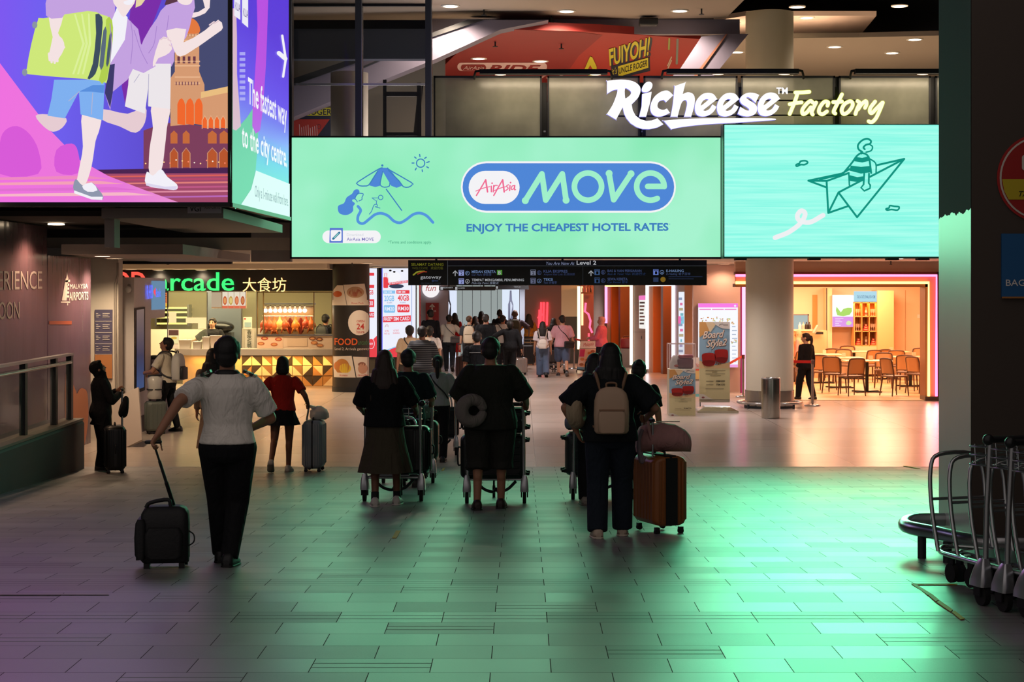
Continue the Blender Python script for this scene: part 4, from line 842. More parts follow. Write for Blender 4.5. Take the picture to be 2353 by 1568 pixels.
# long lamp bars over the letters
def lampbar(x0, x1, y, lights, label):
    t = thing('lamp_bar', label, 'lamp', at((x0 + x1) / 2, y + 10, 28.0), group='black lamp bars above the balustrade')
    b = MB(); slab(b, x0, y, x1, y + 11, 28.0, .16, BLACK); b.build('bar', t)
    b = MB(); b.tube([at(x0, y + 4, 28.1), at(x0 - 9, y + 5, 28.1), at(x0 - 12, y + 15, 28.3), at(x0 - 12, y + 22, 28.5)], .02, BLACK, 6); b.tube([at(x1, y + 4, 28.1), at(x1 + 7, y + 5, 28.1), at(x1 + 10, y + 15, 28.3), at(x1 + 10, y + 22, 28.5)], .02, BLACK, 6); b.tube([at(x0 - 12, y + 20, 28.45), at(x0 - 12, y + 20, 28.62)], .02, BLACK, 6); b.tube([at(x1 + 10, y + 20, 28.45), at(x1 + 10, y + 20, 28.62)], .02, BLACK, 6); b.build('bracket', t)
    lamp('AREA', 'bar_light', at((x0 + x1) / 2, y + 13, 27.95), 'ffe6c4', 13, (x1 - x0) / F * 28, .08, rot=(.5, 0, 0), parent=t)
    for lx in lights:
        b = MB(); b.ball(at(lx, y + 10, 28.12), (.14, .07, .03), em('ffd9b4', 3.0)); b.build('lamp_glass', t)
lampbar(1102, 1396, 159, [1150, 1368], 'black lamp bar above the green billboard in front of the red soffit'); lampbar(1533, 1836, 158, [1650, 1802], 'black lamp bar above the white letters'); lampbar(1966, 2240, 158, [2120], 'black lamp bar at the far right beside the dark pillar')
# downlights of the upper level
UPL = [(1035, 13, 7.6), (1302, 25, 7.6), (1562, 24, 7.6), (1100, 134, 7.3), (1242, 140, 7.3), (1832, 15, 8.35), (2067, 13, 8.35), (1854, 40, 8.35), (1685, 53, 8.35), (1693, 119, 7.65), (1918, 107, 7.65), (2050, 121, 7.65), (2102, 90, 7.65)]
UPW = ['first downlight from the left in the cream soffit', 'second downlight from the left in the cream soffit', 'third downlight from the left in the cream soffit', 'left downlight in the red soffit above the pink pill print', 'right downlight in the red soffit above the pink pill print', 'upper downlight in the dark void above the round column', 'downlight in the dark void near the dark pillar', 'small downlight just right of the top of the round column', 'downlight just left of the round column top', 'downlight at the left edge of the round column', 'downlight right of the round column in the lower ceiling', 'large downlight in the lower ceiling left of the dark pillar', 'small downlight close to the dark pillar']
for i, (x, y, z) in enumerate(UPL):
    d = (z - CH) * F / (PY - y); p = at(x, y, d); p.z = z
    t = thing('downlight', 'round recessed ' + UPW[i], 'ceiling light', p, group='round downlights of the upper level')
    b = MB(); b.lathe([(.13, -.012), (.13, .01)], p, em('fff0dc', 14.0), 20); b.build('lamp_glass', t)
    b = MB(); b.lathe([(.135, -.02), (.175, -.015), (.175, .01), (.135, .01)], p, WHITE, 24, caps=False); b.build('trim_ring', t)
    lamp('SPOT', 'bulb', p - V((0, 0, .06)), 'ffe6cc', 480, .1, spot=2.6, parent=t)
for x, y, z in ((1267, 46, 7.6),):
    d = 33.0; p = at(1267, 55, d)
    t = thing('pendant_spotlight', 'small black spotlight hanging under the grey bulkhead', 'spotlight', p)
    b = MB(); b.lathe([(.0, .12), (.04, .12), (.055, .0), (.075, -.1), (.07, -.1)], p, BLACK, 16); b.cyl(p + V((0, 0, .1)), p + V((0, 0, .35)), .012, BLACK, 6); b.build('housing', t)
    b = MB(); b.lathe([(.062, -.102), (.062, -.09)], p, em('fff0dc', 2), 14); b.build('lamp_glass', t)
for x, y in ((1112, 22), (1612, 20), (1138, 95), (1290, 100)):
    z = 7.6 if y < 60 else 7.3; d = (z - CH) * F / (PY - y); p = at(x, y, d); p.z = z
    b = MB(); b.cyl(p, p - V((0, 0, .1)), .015, DGREY, 8); b.lathe([(.05, -.11), (.05, -.1)], p, DGREY, 10)
    tag(b.build('sprinkler'), 'small sprinkler head under the ' + {1112: 'cream soffit left of centre', 1612: 'cream soffit at its right end', 1138: 'red soffit, left one', 1290: 'red soffit, right one'}[x], 'sprinkler', 'upper sprinklers')
t = thing('air_vent', 'round slatted air vent in the grey bulkhead', 'vent', at(1110, 50, 33.2))
b = MB(); b.lathe([(.21, -.02), (.24, .02)], at(1110, 49, 33.15), DARK, 24, 1, .5)
for k in range(-4, 5): b.box(at(1110 + k * 5, 49.5, 33.0), (.015, .2, .04), STEEL)
b.build('grille', t)
t = thing('projector', 'dark projector box under the grey bulkhead', 'projector', at(1490, 50, 33.1))
b = MB(); b.box(at(1490, 51, 33.1), (.35, .3, .13), DARK, bev=.02); b.box(at(1490, 58, 33.1), (.3, .2, .03), STEEL); b.build('body', t)
lamp('SPOT', 'column_wash', (CX + .9, CY - 1.5, 7.4), 'fff3b4', 160, .05, rot=(-.35, -.42, 0), spot=.9, blend=.4)
# ================================================================ the hall: food counter, kiosks, portals, restaurant
def downlight(x, y, z, label, e=40, col='ffe2bc', strength=9.0, spot=2.6, Y=None, r=.11):
    d = Y or (z - CH) * F / (PY - y); p = at(x, y, d); p.z = z
    t = thing('downlight', label, 'ceiling light', p, group='round downlights of the hall')
    b = MB(); b.lathe([(r, -.012), (r, .005)], p, em(col, strength), 18); b.build('lamp_glass', t)
    b = MB(); b.lathe([(r + .005, -.016), (r + .035, -.012), (r + .035, .005), (r + .005, .005)], p, WHITE, 20, caps=False); b.build('trim_ring', t)
    lamp('SPOT', 'bulb', p - V((0, 0, .05)), col, e, .08, spot=spot, parent=t)
for i, (x, y, z, lb) in enumerate(((262, 592.5, 2.89, 'downlight under the canopy above the directory board'), (358, 604, 3.02, 'downlight above the white kiosk, front one'), (395, 607, 3.02, 'downlight right of the white kiosk'), (440, 611, 3.02, 'downlight above the pilot'), (604, 600, 3.02, 'downlight right of the green food sign'), (300, 619, 3.02, 'small downlight over the red letters'), (364, 620, 3.02, 'small downlight over the green letter a'), (408, 618, 3.02, 'small slotted downlight over the green letter r'), (462, 620, 3.02, 'small downlight over the green letter d'), (577, 615, 3.02, 'small downlight over the Chinese letters'), (616, 617, 3.02, 'small downlight right of the Chinese letters'), (844, 604, 3.02, 'downlight above the black wrapped column'), (866, 613, 3.02, 'downlight above the phone card panels'), (1846, 603, 3.02, 'downlight in front of the restaurant, left one'), (1944, 598, 3.02, 'downlight in front of the restaurant, middle one'), (1664, 606, 3.02, 'lamp under the screen beside the wayfinding sign'))):
    if x < 640 and y > 612: z = 2.9; y = max(y, 618.6)
    downlight(x, y, z, 'round ' + lb, 45 if x == 1664 else 130 if y < 612 else 95, 'ffe0b8' if x < 1500 else 'ffc9a0')
for x, Y in ((0.2, 31), (0.2, 38), (0.2, 46), (0.2, 54), (-2.4, 34), (2.9, 34), (2.6, 42), (-2.6, 48), (0.4, 61), (4.5, 32.4), (7.4, 34.2)):  # the lamp just before the round column is added to brighten it
    p = V((x, Y, 3.02)); t = thing('downlight', 'round downlight along the middle of the hall hidden by the billboard', 'ceiling light', p, group='downlights along the middle of the hall')
    b = MB(); b.lathe([(.11, -.012), (.11, .005)], p, em('fff0e0', 9), 18); b.build('lamp_glass', t)
    lamp('SPOT', 'bulb', p - V((0, 0, .05)), 'fff0ee', 85 if x > 4 else 230, .1, spot=2.7, parent=t)
for x, y in ((386, 600), (809, 604), (1750, 606), (1901, 606), (2047, 600), (1868, 608)):
    d = (3.02 - CH) * F / (PY - y); p = at(x, y, d); p.z = 3.02
    b = MB(); b.cyl(p, p - V((0, 0, .07)), .012, DGREY, 6); b.lathe([(.03, -.08), (.03, -.07)], p, DGREY, 8)
    tag(b.build('sprinkler'), 'tiny ceiling sprinkler ' + {386: 'between the two downlights right of the kiosk', 809: 'above the black wrapped column', 1750: 'left of the restaurant front', 1901: 'in the middle of the restaurant front', 2047: 'near the right end of the restaurant front', 1868: 'behind the left restaurant downlight'}[x], 'sprinkler', 'hall sprinklers')

for x, Y, z, lb in ((-6.35, 20.2, 3.28, 'downlight under the ledge at the far left above the hoarding lettering'), (-6.3, 23.6, 3.28, 'downlight under the ledge above the airport emblem'), (-6.25, 26.0, 2.9, 'downlight under the canopy beside the hoarding end')):
    p = V((x, Y, z)); t = thing('downlight', 'round ' + lb, 'ceiling light', p, group='round downlights of the hall')
    b = MB(); b.lathe([(.11, -.012), (.11, .005)], p, em('ffe2bc', 9), 18); b.build('lamp_glass', t)
    lamp('SPOT', 'bulb', p - V((0, 0, .05)), 'ffd0a8', 95, .08, spot=2.5, parent=t)

# --- white bank kiosk
KW = mat('e6dcd9', 0.45)
kx = lambda px, D: (px - PX) / F * D
t = thing('bank_kiosk', 'white bank machine kiosk with a tall poster frame and blue lit sign', 'kiosk', (-6.5, 29.2, 0))
xr = kx(308, 28.7); xl = kx(281, 28.7)
b = MB(); b.box(((xl + xr) / 2, 29.35, 1.35), (xr - xl, 1.3, 2.5), KW); b.box(((xl + xr) / 2, 29.35, .14), (xr - xl + .01, 1.32, .28), DARK); b.build('cabinet', t)
b = MB(); b.box(((xl + xr) / 2, 30.6, 2.25), (xr - xl, 1.2, .7), KW); b.box((xr + .005, 30.6, 2.3), (.02, 1.1, .5), em('7fb0d8', .55)); b.build('sign_box', t)
a = Art((xr + .02, 30.5, 2.2), (1, 0, 0), .004); text3(a.mb, 'RHB', a.pt(337, 687, 1), a.pt(351, 685, 1), a.pt(337, 657, 1), em('5a6af0', 1.4), .03); a.poly([(352, 671), (357, 660), (357, 683)], em('f0405a', 1.2), 1); text3(a.mb, 'Bank', a.pt(358, 683, 1), a.pt(369, 682, 1), a.pt(358, 664, 1), em('5a6af0', 1.4), .02); a.build('lit_lettering', t)
a = Art((xr + .012, 29.3, 1.5), (1, 0, 0), .004); a.poly([(309, 709), (333, 705), (333, 897), (309, 906)], BLACK, 1); a.poly([(313, 713), (330, 710), (330, 890), (313, 896)], em_ramp([(0, '5a78b8'), (.35, '5a5a80'), (.6, '8a7a86'), (1, 'c0a090')], 'Z', .8, 2.2, .38), 2); a.build('poster_frame', t)
b = MB(); b.tube([(xl + .12, 28.66, 2.47), (xl + .12, 28.6, 2.42)], .03, STEEL, 8); b.ball((xl + .12, 28.58, 2.4), .055, WHITE); b.build('camera', t)
t = thing('machine_counter', 'mauve ticket machine desk in front of the man with the white backpack', 'machine', (-6.3, 30.3, 0))
b = MB(); b.box((-6.3, 30.3, .6), (.34, .5, 1.2), mat('6d5a66', .5), bev=.03); b.build('body', t)
b = MB(); b.box((-6.3, 30.3, 1.23), (.36, .5, .04), DARK, bev=.015); b.build('desk_top', t)
t = thing('menu_lightbox', 'narrow lit food poster between the plaster wall and the kiosk', 'poster', at(276, 790, 31))
b = MB(); slab(b, 268, 640, 300, 974, 31, .08, mat('27364a', .5)); b.build('cabinet', t)
a = front(30.995); a.rect(268, 715, 284, 790, em('f0ece0', .9), 1); a.oval(277, 722, 5, 7, em('d8603a', .9), 2); a.rect(268, 738, 284, 748, em('f08a70', .8), 2); a.oval(276, 760, 5, 8, em('6a7a4a', .8), 2); a.rect(270, 772, 284, 784, em('e8d85a', .9), 2)
for k in range(5): a.stroke([(270, 806 + k * 8), (276, 800 + k * 8), (282, 806 + k * 8)], 2, mat('c8bfa8', .5), 1, 0)
a.build('lit_print', t)
t = thing('leaning_board', 'plain board leaning behind the person in black', 'board', at(292, 1020, 27.2))
b = MB(); q = at(290, 905, 27.4); g = fl(297, 1028); b.bar(q, g + V((0, 0, .01)), .45, .03, mat('a0968e', .6), (0, 1, 0.2)); b.build('panel', t)

# --- food counter
mb = MB(); mb.box((-7.6, 41.4, 2.96), (6.2, 2.0, .12), CEIL); struct(mb.build('ceiling_stall'))
DF = 42.5
stall = thing('food_counter', 'food counter with a grey top and a triangle tile front', 'counter', at(580, 893, DF))
CT = mat('a8a196', 0.35); BEI = mat('cdb78e', 0.6)
b = MB(); a0, b0 = at(392, 817, DF - .35), at(775, 803, DF - .35)
pl = [(b0.x, DF - .35), (a0.x + .5, DF - .35), (a0.x + .15, DF - .2), (a0.x, DF + .15), (a0.x, DF + .6), (b0.x, DF + .6)]
b.prism(pl[::-1], (V((0, 0, b0.z)), V((1, 0, 0)), V((0, 1, 0)), V((0, 0, 1))), b0.z - a0.z, CT); b.build('counter_top', stall)
b = MB(); slab(b, 420, 817, 556, 893, DF, .4, BEI); slab(b, 556, 817, 765, 893, DF + .02, .4, mat('8a6a44', .5)); b.build('front_panel', stall)
b = MB(); slab(b, 556, 888, 765, 897, DF - .02, .4, mat('b9a58a', .5)); b.build('plinth', stall)
a = front(DF - .0); TA = mat('e8d6b0', .5); TB = mat('3a332c', .5); TCo = mat('b58a54', .5); TD = mat('8a6c4a', .5)
rnd = random.Random(3)
for r_ in range(3):
    for c_ in range(9):
        x0, y0 = 556 + c_ * 23.3, 818 + r_ * 23.4; x1, y1 = x0 + 22, y0 + 22
        c1_, c2_ = rnd.choice([(TA, TB), (TB, TA), (TA, TCo), (TCo, TA), (TD, TA), (TB, TCo)])
        if rnd.random() < .5: a.poly([(x0, y0), (x1, y0), (x1, y1)], c1_, 1); a.poly([(x0, y0), (x1, y1), (x0, y1)], c2_, 1)
        else: a.poly([(x0, y0), (x1, y0), (x0, y1)], c1_, 1); a.poly([(x1, y0), (x1, y1), (x0, y1)], c2_, 1)
a.build('triangle_tiles', stall)
lamp('AREA', 'counter_glow', at(600, 819, DF - .2), 'ffb45a', 32, 3.4, .1, parent=stall)
fas = thing('food_sign', 'black fascia with green and red food arcade letters and Chinese characters', 'sign', at(520, 670, DF))
b = MB(); slab(b, 255, 620, 776, 669, DF, .3, mat('0b0c0e', .4)); b.build('fascia', fas)
b = MB(); text3(b, 'arcade', at(361, 668, DF - .02), at(538, 668, DF - .02), at(361, 626.5, DF - .02), em('3df07a', 1.15), .012, 0, .06); b.build('green_letters', fas)
b = MB(); text3(b, 'FOOD', at(200, 668, DF - .02), at(335, 668, DF - .02), at(200, 626, DF - .02), em('ff5a4a', 1.1), .03, 0, .06); b.build('red_letters', fas)
b = MB(); text3(b, '大食坊', at(558, 668, DF - .02), at(658, 668, DF - .02), at(558, 644, DF - .02), em('fff0a0', 1.3), 0.0, 0, .05, mside=em('ff8a3a', 1)); b.build('chinese_letters', fas)
DB = DF + 2.2
KIT = mat('8d8a70', .6); SLT = mat('55606c', .4)
mb = MB(); slab(mb, 240, 630, 780, 880, DB + 1, .2, KIT); struct(mb.build('wall_kitchen'))
mb = MB(); slab(mb, 475, 660, 556, 800, DB, .1, SLT); struct(mb.build('wall_kitchen_panel'))
mb = MB(); slab(mb, 345, 757, 478, 860, DB - .1, .1, mat('ded6c8', .4)); slab(mb, 556, 755, 608, 830, DF + .9, .1, mat('ded6c8', .4)); struct(mb.build('wall_counter_back'), 'white tiled half wall behind the food counter', 'wall')
lamp('AREA', 'kitchen_light', (kx(520, DF + 1.0), DF + 1.0, 2.85), 'ffe0a0', 260, 4.5, 1.4)
t = thing('counter_glass', 'clear glass screen on the food counter carrying paper notices', 'glass screen', at(430, 803, DF + .82))
b = MB(); slab(b, 386, 672, 476, 803, DF + .815, .012, mat('b8c8b8', .04, alpha=.12, spec=.7)); b.build('pane', t); b = MB(); slab(b, 556, 672, 590, 803, DF + .815, .012, mat('b8c8b8', .04, alpha=.12, spec=.7)); b.build('pane', t)
for x in (384, 475, 554, 589): b = MB(); slab(b, x, 672, x + 2, 803, DF + .81, .03, ALU); b.build('pane_post', t)
t = thing('kitchen_shelf', 'pale shelves glowing behind the counter glass', 'shelf', at(394, 745, DB + .5))
b = MB()
for y in (706, 716, 728, 742): slab(b, 358, y, 432, y + 4, DB + .4, .62, mat('efe4a8', .5))
slab(b, 356, 700, 360, 750, DB + .4, .4, ALU); slab(b, 430, 700, 434, 750, DB + .4, .4, ALU); b.build('shelf_boards', t)
for q, lb in (((388, 717, 405, 742), 'white paper notice taped to the counter glass, upper one'), ((427, 730, 474, 743), 'wide white paper notice on the counter glass'), ((455, 743, 474, 756), 'small white paper notice under the wide one'), ((559, 729, 579, 756), 'printed notice on the glass beside the roast ducks')):
    b = MB(); slab(b, *q, DF + .8, .01, mat('f2efe6', .6)); o = b.build('paper_notice'); tag(o, lb, 'notice')
    if q[0] == 559: a = front(DF + .795); a.rect(562, 741, 577, 752, mat('9ac0c8', .5), 1); a.oval(563, 733, 2, 2, mat('c03030', .5), 1); a.build('print', o)
t = thing('menu_board', 'hanging menu board with four dish pictures under the fascia', 'menu board', at(530, 708, DF + .4))
b = MB(); slab(b, 486, 664, 566, 709, DF + .31, .05, mat('c9b49a', .5)); b.build('panel', t)
a = front(DF + .30); a.rect(486, 672, 509, 706, em('d8c0a0', .7), 1)
for k in range(4):
    x = 511 + k * 13.6; a.rect(x, 671, x + 12.6, 709, em('f2e4cc', .9), 1); a.oval(x + 6, 691, 4.5, 10, em(('c8502e', 'c8a04a', 'd0603a', 'b84a2e')[k], .9), 2); a.oval(x + 6, 691, 3, 7, em(('e8a060', 'e8d080', 'e89060', 'd88a50')[k], .9), 3); a.rect(x, 703, x + 12.6, 709, em('e87050', .9), 2)
a.build('lit_print', t)
t = thing('roast_sign', 'small orange lit sign beside the kiosk', 'sign', at(375, 706, DF - .5))
b = MB(); slab(b, 364, 669, 386, 707, DF - .4, .08, BLACK); slab(b, 372, 664, 378, 670, DF - .38, .4, BLACK); b.build('box', t)
a = front(DF - .41); a.rect(365, 673, 384, 697, em('f08a4a', .9), 1); a.rect(365, 697, 384, 705, em('f2b83a', .9), 1); a.text('烧腊', 366, 383, 694, 677, em('8a2a1a', .8), 2, .02); a.build('lit_print', t)
t = thing('counter_tablet', 'small lit tablet screen standing on the food counter', 'tablet', at(399, 791, DF + .2))
b = MB(); slab(b, 386, 757, 411, 801.5, DF + .2, .04, WHITE); b.build('body', t)
a = front(DF + .19); a.rect(388, 759, 410, 771, em('7a4a3a', .7), 1); a.rect(388, 771, 410, 790, em('f2e2a0', 1), 1); a.oval(400, 777, 7, 3, em('e8b84a', .9), 2); a.build('screen', t)
t = thing('calligraphy_panel', 'white panel with a column of black Chinese characters on the half wall', 'panel', at(573, 803, DF + .85))
b = MB(); slab(b, 563, 757, 584, 802, DF + .85, .02, WHITE); b.build('board', t)
a = front(DF + .845)
for k, ch in enumerate('香味烧鸭'): a.text(ch, 568, 578, 768 + k * 10.5, 760 + k * 10.5, BLACK, 1, .03)
a.build('lettering', t)
t = thing('wok_hood', 'dark domed cooking hood behind the cook', 'hood', at(505, 755, DF + 1.7))
b = MB(); b.ball(at(506, 752, DF + 1.7), (.36, .3, .16), mat('30343a', .15, .6), 18, 10); b.build('dome', t); b = MB(); p = at(508, 764, DF + 1.8); b.box((p.x, p.y, (p.z + .1) / 2), (.6, .4, p.z - .1), mat('50545a', .3, .5)); b.build('stove', t)
# roast display
t = thing('roast_display_case', 'glass display case with hot lamps over hanging roast meat', 'display case', at(660, 771, DF))
b = MB()
for x in (590, 604, 720, 762): slab(b, x, 671, x + 2.5, 803, DF + .2, .03, mat('b9a06a', .3, .8))
slab(b, 590, 670, 765, 673, DF + .2, .05, mat('b9a06a', .3, .8)); slab(b, 604, 697, 722, 700, DF + .35, .3, ALU); b.build('frame', t)
b = MB(); slab(b, 590, 771, 764, 803, DF + .15, .04, mat('e2c8ac', .5)); slab(b, 590, 769, 764, 772, DF + .1, .6, STEEL); b.build('lower_panel', t)
a = front(DF + .145); a.rect(592, 773, 650, 801, mat('e6c4a4', .5), 1)
for x, y, c in ((600, 790, 'b8603a'), (630, 792, 'c86a40'), (608, 778, 'b03a2a'), (640, 780, 'c04a30'), (718, 778, '8a4a30'), (734, 780, '6a3a2a'), (722, 788, 'b87040'), (735, 794, 'a86a4a')): a.oval(x, y, 8, 4, mat(c, .5), 2); a.oval(x, y, 5, 2.4, mat('d89a60', .5), 3)
a.rect(660, 778, 706, 796, mat('d8bc9c', .5), 2); a.build('dish_prints', t)
b = MB(); slab(b, 604, 703, 722, 770, DF + .62, .02, mat('6d5a44', .35)); b.build('back_plate', t)
for k in range(9):
    x = 610 + k * 11.3; b = MB(); b.ball(at(x, 714, DF + .3), .05, em('fff0c8', 12), 10, 6); b.build('heat_lamp', t)
    b = MB(); b.cyl(at(x, 702, DF + .3), at(x, 711, DF + .3), .02, STEEL, 8); b.build('lamp_holder', t)
b = MB(); b.tube([at(603, 727, DF + .35), at(722, 727, DF + .35)], .012, STEEL, 8); b.build('hanging_rail', t)
lamp('AREA', 'heat_lamp_glow', at(660, 705, DF + .3), 'ffc27a', 40, 1.2, .2, parent=t)
rnd = random.Random(11)
lbl = ['roast duck hanging at the left end of the display rail', 'roast duck hanging second from the left, low', 'roast duck third from the left beside a pale chicken', 'pale poached chicken hanging left of centre', 'small roast duck left of the dark strips', 'dark glazed pork strip hanging in the middle', 'amber roast duck right of the middle', 'dark red pork strip right of the amber duck', 'roast duck second from the right', 'roast duck at the right end with green garnish']
for k in range(10):
    x = 607 + k * 12; c = ('b8502a', 'c25c30', 'c8662e', 'd8b060', 'b85428', '6a2418', 'd87a2c', '7a2a1a', 'a84424', 'b8602c')[k]
    long_ = k in (5, 7); yb = 768 if long_ else 752 + rnd.uniform(0, 14)
    p = at(x, yb, DF + .35); top_ = at(x, 728, DF + .35); mb_ = MB(); mm = mat(c, .25, bump=.5, bscale=40)
    if long_: mb_.loft([[p + V((math.cos(2 * PI * j / 10) * r, math.sin(2 * PI * j / 10) * .04, h)) for j in range(10)] for h, r in ((0, .02), (.06, .07), (.2, .075), (.33, .06), (.4, .02))], mm)
    else:
        h = (top_.z - p.z); mb_.loft([[p + V((math.cos(2 * PI * j / 12) * r, math.sin(2 * PI * j / 12) * r * .8, u * h)) for j in range(12)] for u, r in ((-.05, .02), (.06, .08), (.25, .11), (.5, .1), (.68, .06), (.8, .03), (1, .025))], mm)
        mb_.cap(p + V((-.05, -.06, h * .1)), p + V((-.09, -.03, -.06)), .03, .012, mm, 8); mb_.cap(p + V((.05, -.06, h * .1)), p + V((.09, -.03, -.06)), .03, .012, mm, 8); mb_.cap(p + V((.08, -.03, h * .5)), p + V((.12, -.04, h * .28)), .025, .012, mm, 8)
    t2 = thing('roast_duck' if not long_ else 'roast_pork', lbl[k], 'roast meat', p, group='roast meat on the display rail'); mb_.build('meat', t2)
    b = MB(); b.tube([top_ + V((0, 0, .03)), top_ + V((.02, 0, .015)), top_, top_ - V((0, 0, .06))], .006, STEEL, 6); b.build('hook', t2)
for q, lb, c in (((412, 784, 440, 804), 'low white food tub under the cook\'s hand', 'e8e0d0'), ((444, 788, 464, 804), 'small white food tub on the counter', 'd8d0c4'), ((466, 777, 483, 804), 'tall white takeaway carton beside the tubs', 'efe6da'), ((484, 774, 509, 804), 'large white takeaway carton beside the pilot', 'efe2d6')):
    a0, b0 = at(q[0], q[3], DF - .05), at(q[2], q[1], DF - .05); c0_ = (a0 + b0) / 2; b = MB(); w_ = b0.x - a0.x; h = b0.z - a0.z; zb = at(0, 803, DF - .35).z
    b.loft([[V((c0_.x + x * s_, DF - .05 + y * s_, zb + z)) for x, y in rrect2(w_ / 2, .11, .03, 4)] for s_, z in ((.85, 0), (1, h), (1.04, h), (1.04, h + .01), (.5, h + .012))], mat(c, .5)); tag(b.build('food_carton'), lb, 'carton', 'white cartons on the counter')
t = thing('menu_column', 'round black wrapped column with food pictures and opening hours', 'column', (kx(806.5, 41.3), 41.3, 0))
xc, rc = kx(806.5, 41.3), 42.5 / F * 41.3
b = MB(); b.lathe([(rc, 0), (rc, 3.02)], (xc, 41.3, 0), mat('2b2827', .4), 40); b.lathe([(rc + .01, 0), (rc + .01, .12)], (xc, 41.3, 0), DARK, 40); b.build('wrap', t)
def cyl_art(pts, m, lay, sm=0):                        # prints wrapped on the column
    P = [V((p[0], p[1], 0)) for p in pts]; P = ease(P, sm, True) if sm else P
    out = []
    # refine edges so that the print follows the curve
    Q = []
    for i in range(len(P)):
        a_, b_ = P[i], P[(i + 1) % len(P)]; n_ = max(1, int((b_ - a_).length / 5))
        for j in range(n_): Q.append(a_ + (b_ - a_) * j / n_)
    x0, x1 = min(p.x for p in Q), max(p.x for p in Q)
    # vertical strips
    for k in range(max(1, int((x1 - x0) / 4))):
        n_ = max(1, int((x1 - x0) / 4)); s0, s1 = x0 + (x1 - x0) * k / n_, x0 + (x1 - x0) * (k + 1) / n_
        def clip(pl_, xx, keep_gt):
            o_ = []
            for i in range(len(pl_)):
                a_, b_ = pl_[i], pl_[(i + 1) % len(pl_)]; ia = (a_.x >= xx) == keep_gt or a_.x == xx; ib = (b_.x >= xx) == keep_gt or b_.x == xx
                if ia: o_.append(a_)
                if ia != ib and abs(b_.x - a_.x) > 1e-9: o_.append(a_ + (b_ - a_) * ((xx - a_.x) / (b_.x - a_.x)))
            return o_
        pl_ = clip(clip(P, s0, True), s1, False)
        if len(pl_) >= 3:
            vs = []
            for p in pl_:
                u = max(-.98, min(.98, (p.x - 806.5) / 42.5)); r_ = rc + .002 * lay; ang = math.asin(u)
                vs.append(V((xc + r_ * math.sin(ang), 41.3 - r_ * math.cos(ang), CH - (p.y - PY) / F * (41.3 - rc))))
            cm.add(vs, [tuple(range(len(vs)))], m)
cm = MB(); CREAM = mat('dccfc2', .5)
CO = lambda cx, cy, rx, ry, n=24: [(cx + rx * math.cos(2 * PI * i / n), cy + ry * math.sin(2 * PI * i / n)) for i in range(n)]
for q in (((778, 656), (792, 656), (801, 702), (765, 702), (765, 670)), ((793, 655), (840, 652), (848, 702), (802, 702)), ((767, 820), (812, 818), (821, 868), (770, 868)), ((815, 820), (849, 822), (849, 868), (823, 868))): cyl_art(q, CREAM, 1)
for cx, cy, rx, ry, c in ((779, 676, 11, 7, 'c8602e'), (820, 672, 19, 13, 'b08a6a'), (820, 673, 14, 9, '9a5038'), (790, 843, 17, 18, 'b87a3a'), (797, 847, 14, 11, 'd8b83a'), (778, 842, 8, 10, 'c8703a'), (836, 848, 10, 12, 'c09078'), (834, 838, 8, 5, '8a5a48')): cyl_art(CO(cx, cy, rx, ry), mat(c, .5), 2)
cyl_art([(765, 690), (798, 690), (801, 702), (765, 702)], CREAM, 3); cyl_art([(801, 690), (847, 690), (848, 702), (803, 702)], CREAM, 3); cyl_art([(770, 857), (818, 857), (821, 868), (771, 868)], CREAM, 3)
cyl_art(CO(829, 742, 25, 29), mat('e2d8d0', .5), 1)
cm.build('food_prints', t)
a = front(41.3 - rc * .98); RD = mat('c03430', .5)
def ctext(body, x0, x1, yb, yc, m, off=0.0):
    vs, fs, ed, gx0, gx1 = glyphs(body, off); P = []
    for q in vs:
        px = x0 + (x1 - x0) * (q.x - gx0) / (gx1 - gx0); u = max(-.99, min(.99, (px - 806.5) / 42.5)); ang = math.asin(u); y = yb + (yc - yb) * q.y / .7
        P.append((xc + (rc + .008) * math.sin(ang), 41.3 - (rc + .008) * math.cos(ang), CH - (y - PY) / F * (41.3 - rc)))
    cl.add(P, fs, m)
cl = MB(); ctext('OPEN', 823, 839, 741, 736, RD); ctext('24', 823, 839, 757, 744, RD, .03); ctext('hours', 823, 839, 766, 759, RD); ctext('FOOD', 772, 825, 793, 778, mat('d8602a', .5), .04); ctext('arcade', 826, 848.5, 793, 781, mat('4a7a52', .5)); ctext('Level 2. Arrivals gateway', 773, 848.5, 805, 799, CREAM); ctext('Roast Pork', 812, 838, 699, 694.5, RD); ctext('Korean', 785, 803, 865, 860.5, RD); ctext('Noodles', 826, 847, 865, 860.5, RD)
cl.build('lettering', t)

# --- phone card light boxes
LW = em('eef0fc', 1.0); LR = em('e8404a', 1.0); LB = em('8cc4ee', 1.0); LN = em('3a4aa8', .8)
t = thing('phone_card_lightbox', 'tall lit red and white phone card advertisement', 'light box', at(914, 850, 45.5))
b = MB(); slab(b, 876, 616, 956, 822, 45.5, .3, DARK); slab(b, 874, 822, 958, 856, 45.55, .3, mat('4a4444', .5)); b.build('cabinet', t)
a = front(45.49); a.rect(876, 617, 955, 821, LW, 1); a.rect(876, 617, 879, 821, em('3a3af0', .9), 2); a.rect(945, 640, 947, 800, em('b8c8f0', .9), 2)
a.oval(905, 636, 16, 12, em('f6f6fb', 1), 2); a.rrect(881, 637, 892, 662, 2, LR, 2); a.stroke([(884, 636), (884, 628), (889, 628), (889, 636)], 1.2, LR, 2, 0)
for p in ((897, 622), (906, 625), (924, 623)): a.oval(*p, 3, 2, BLACK, 3)
a.poly([(892, 650), (937, 644), (937, 650), (892, 656)], LR, 3); a.text('NO REGISTRATION NEEDED', 894, 935, 654, 650, LW, 4, .02, yb1=649)
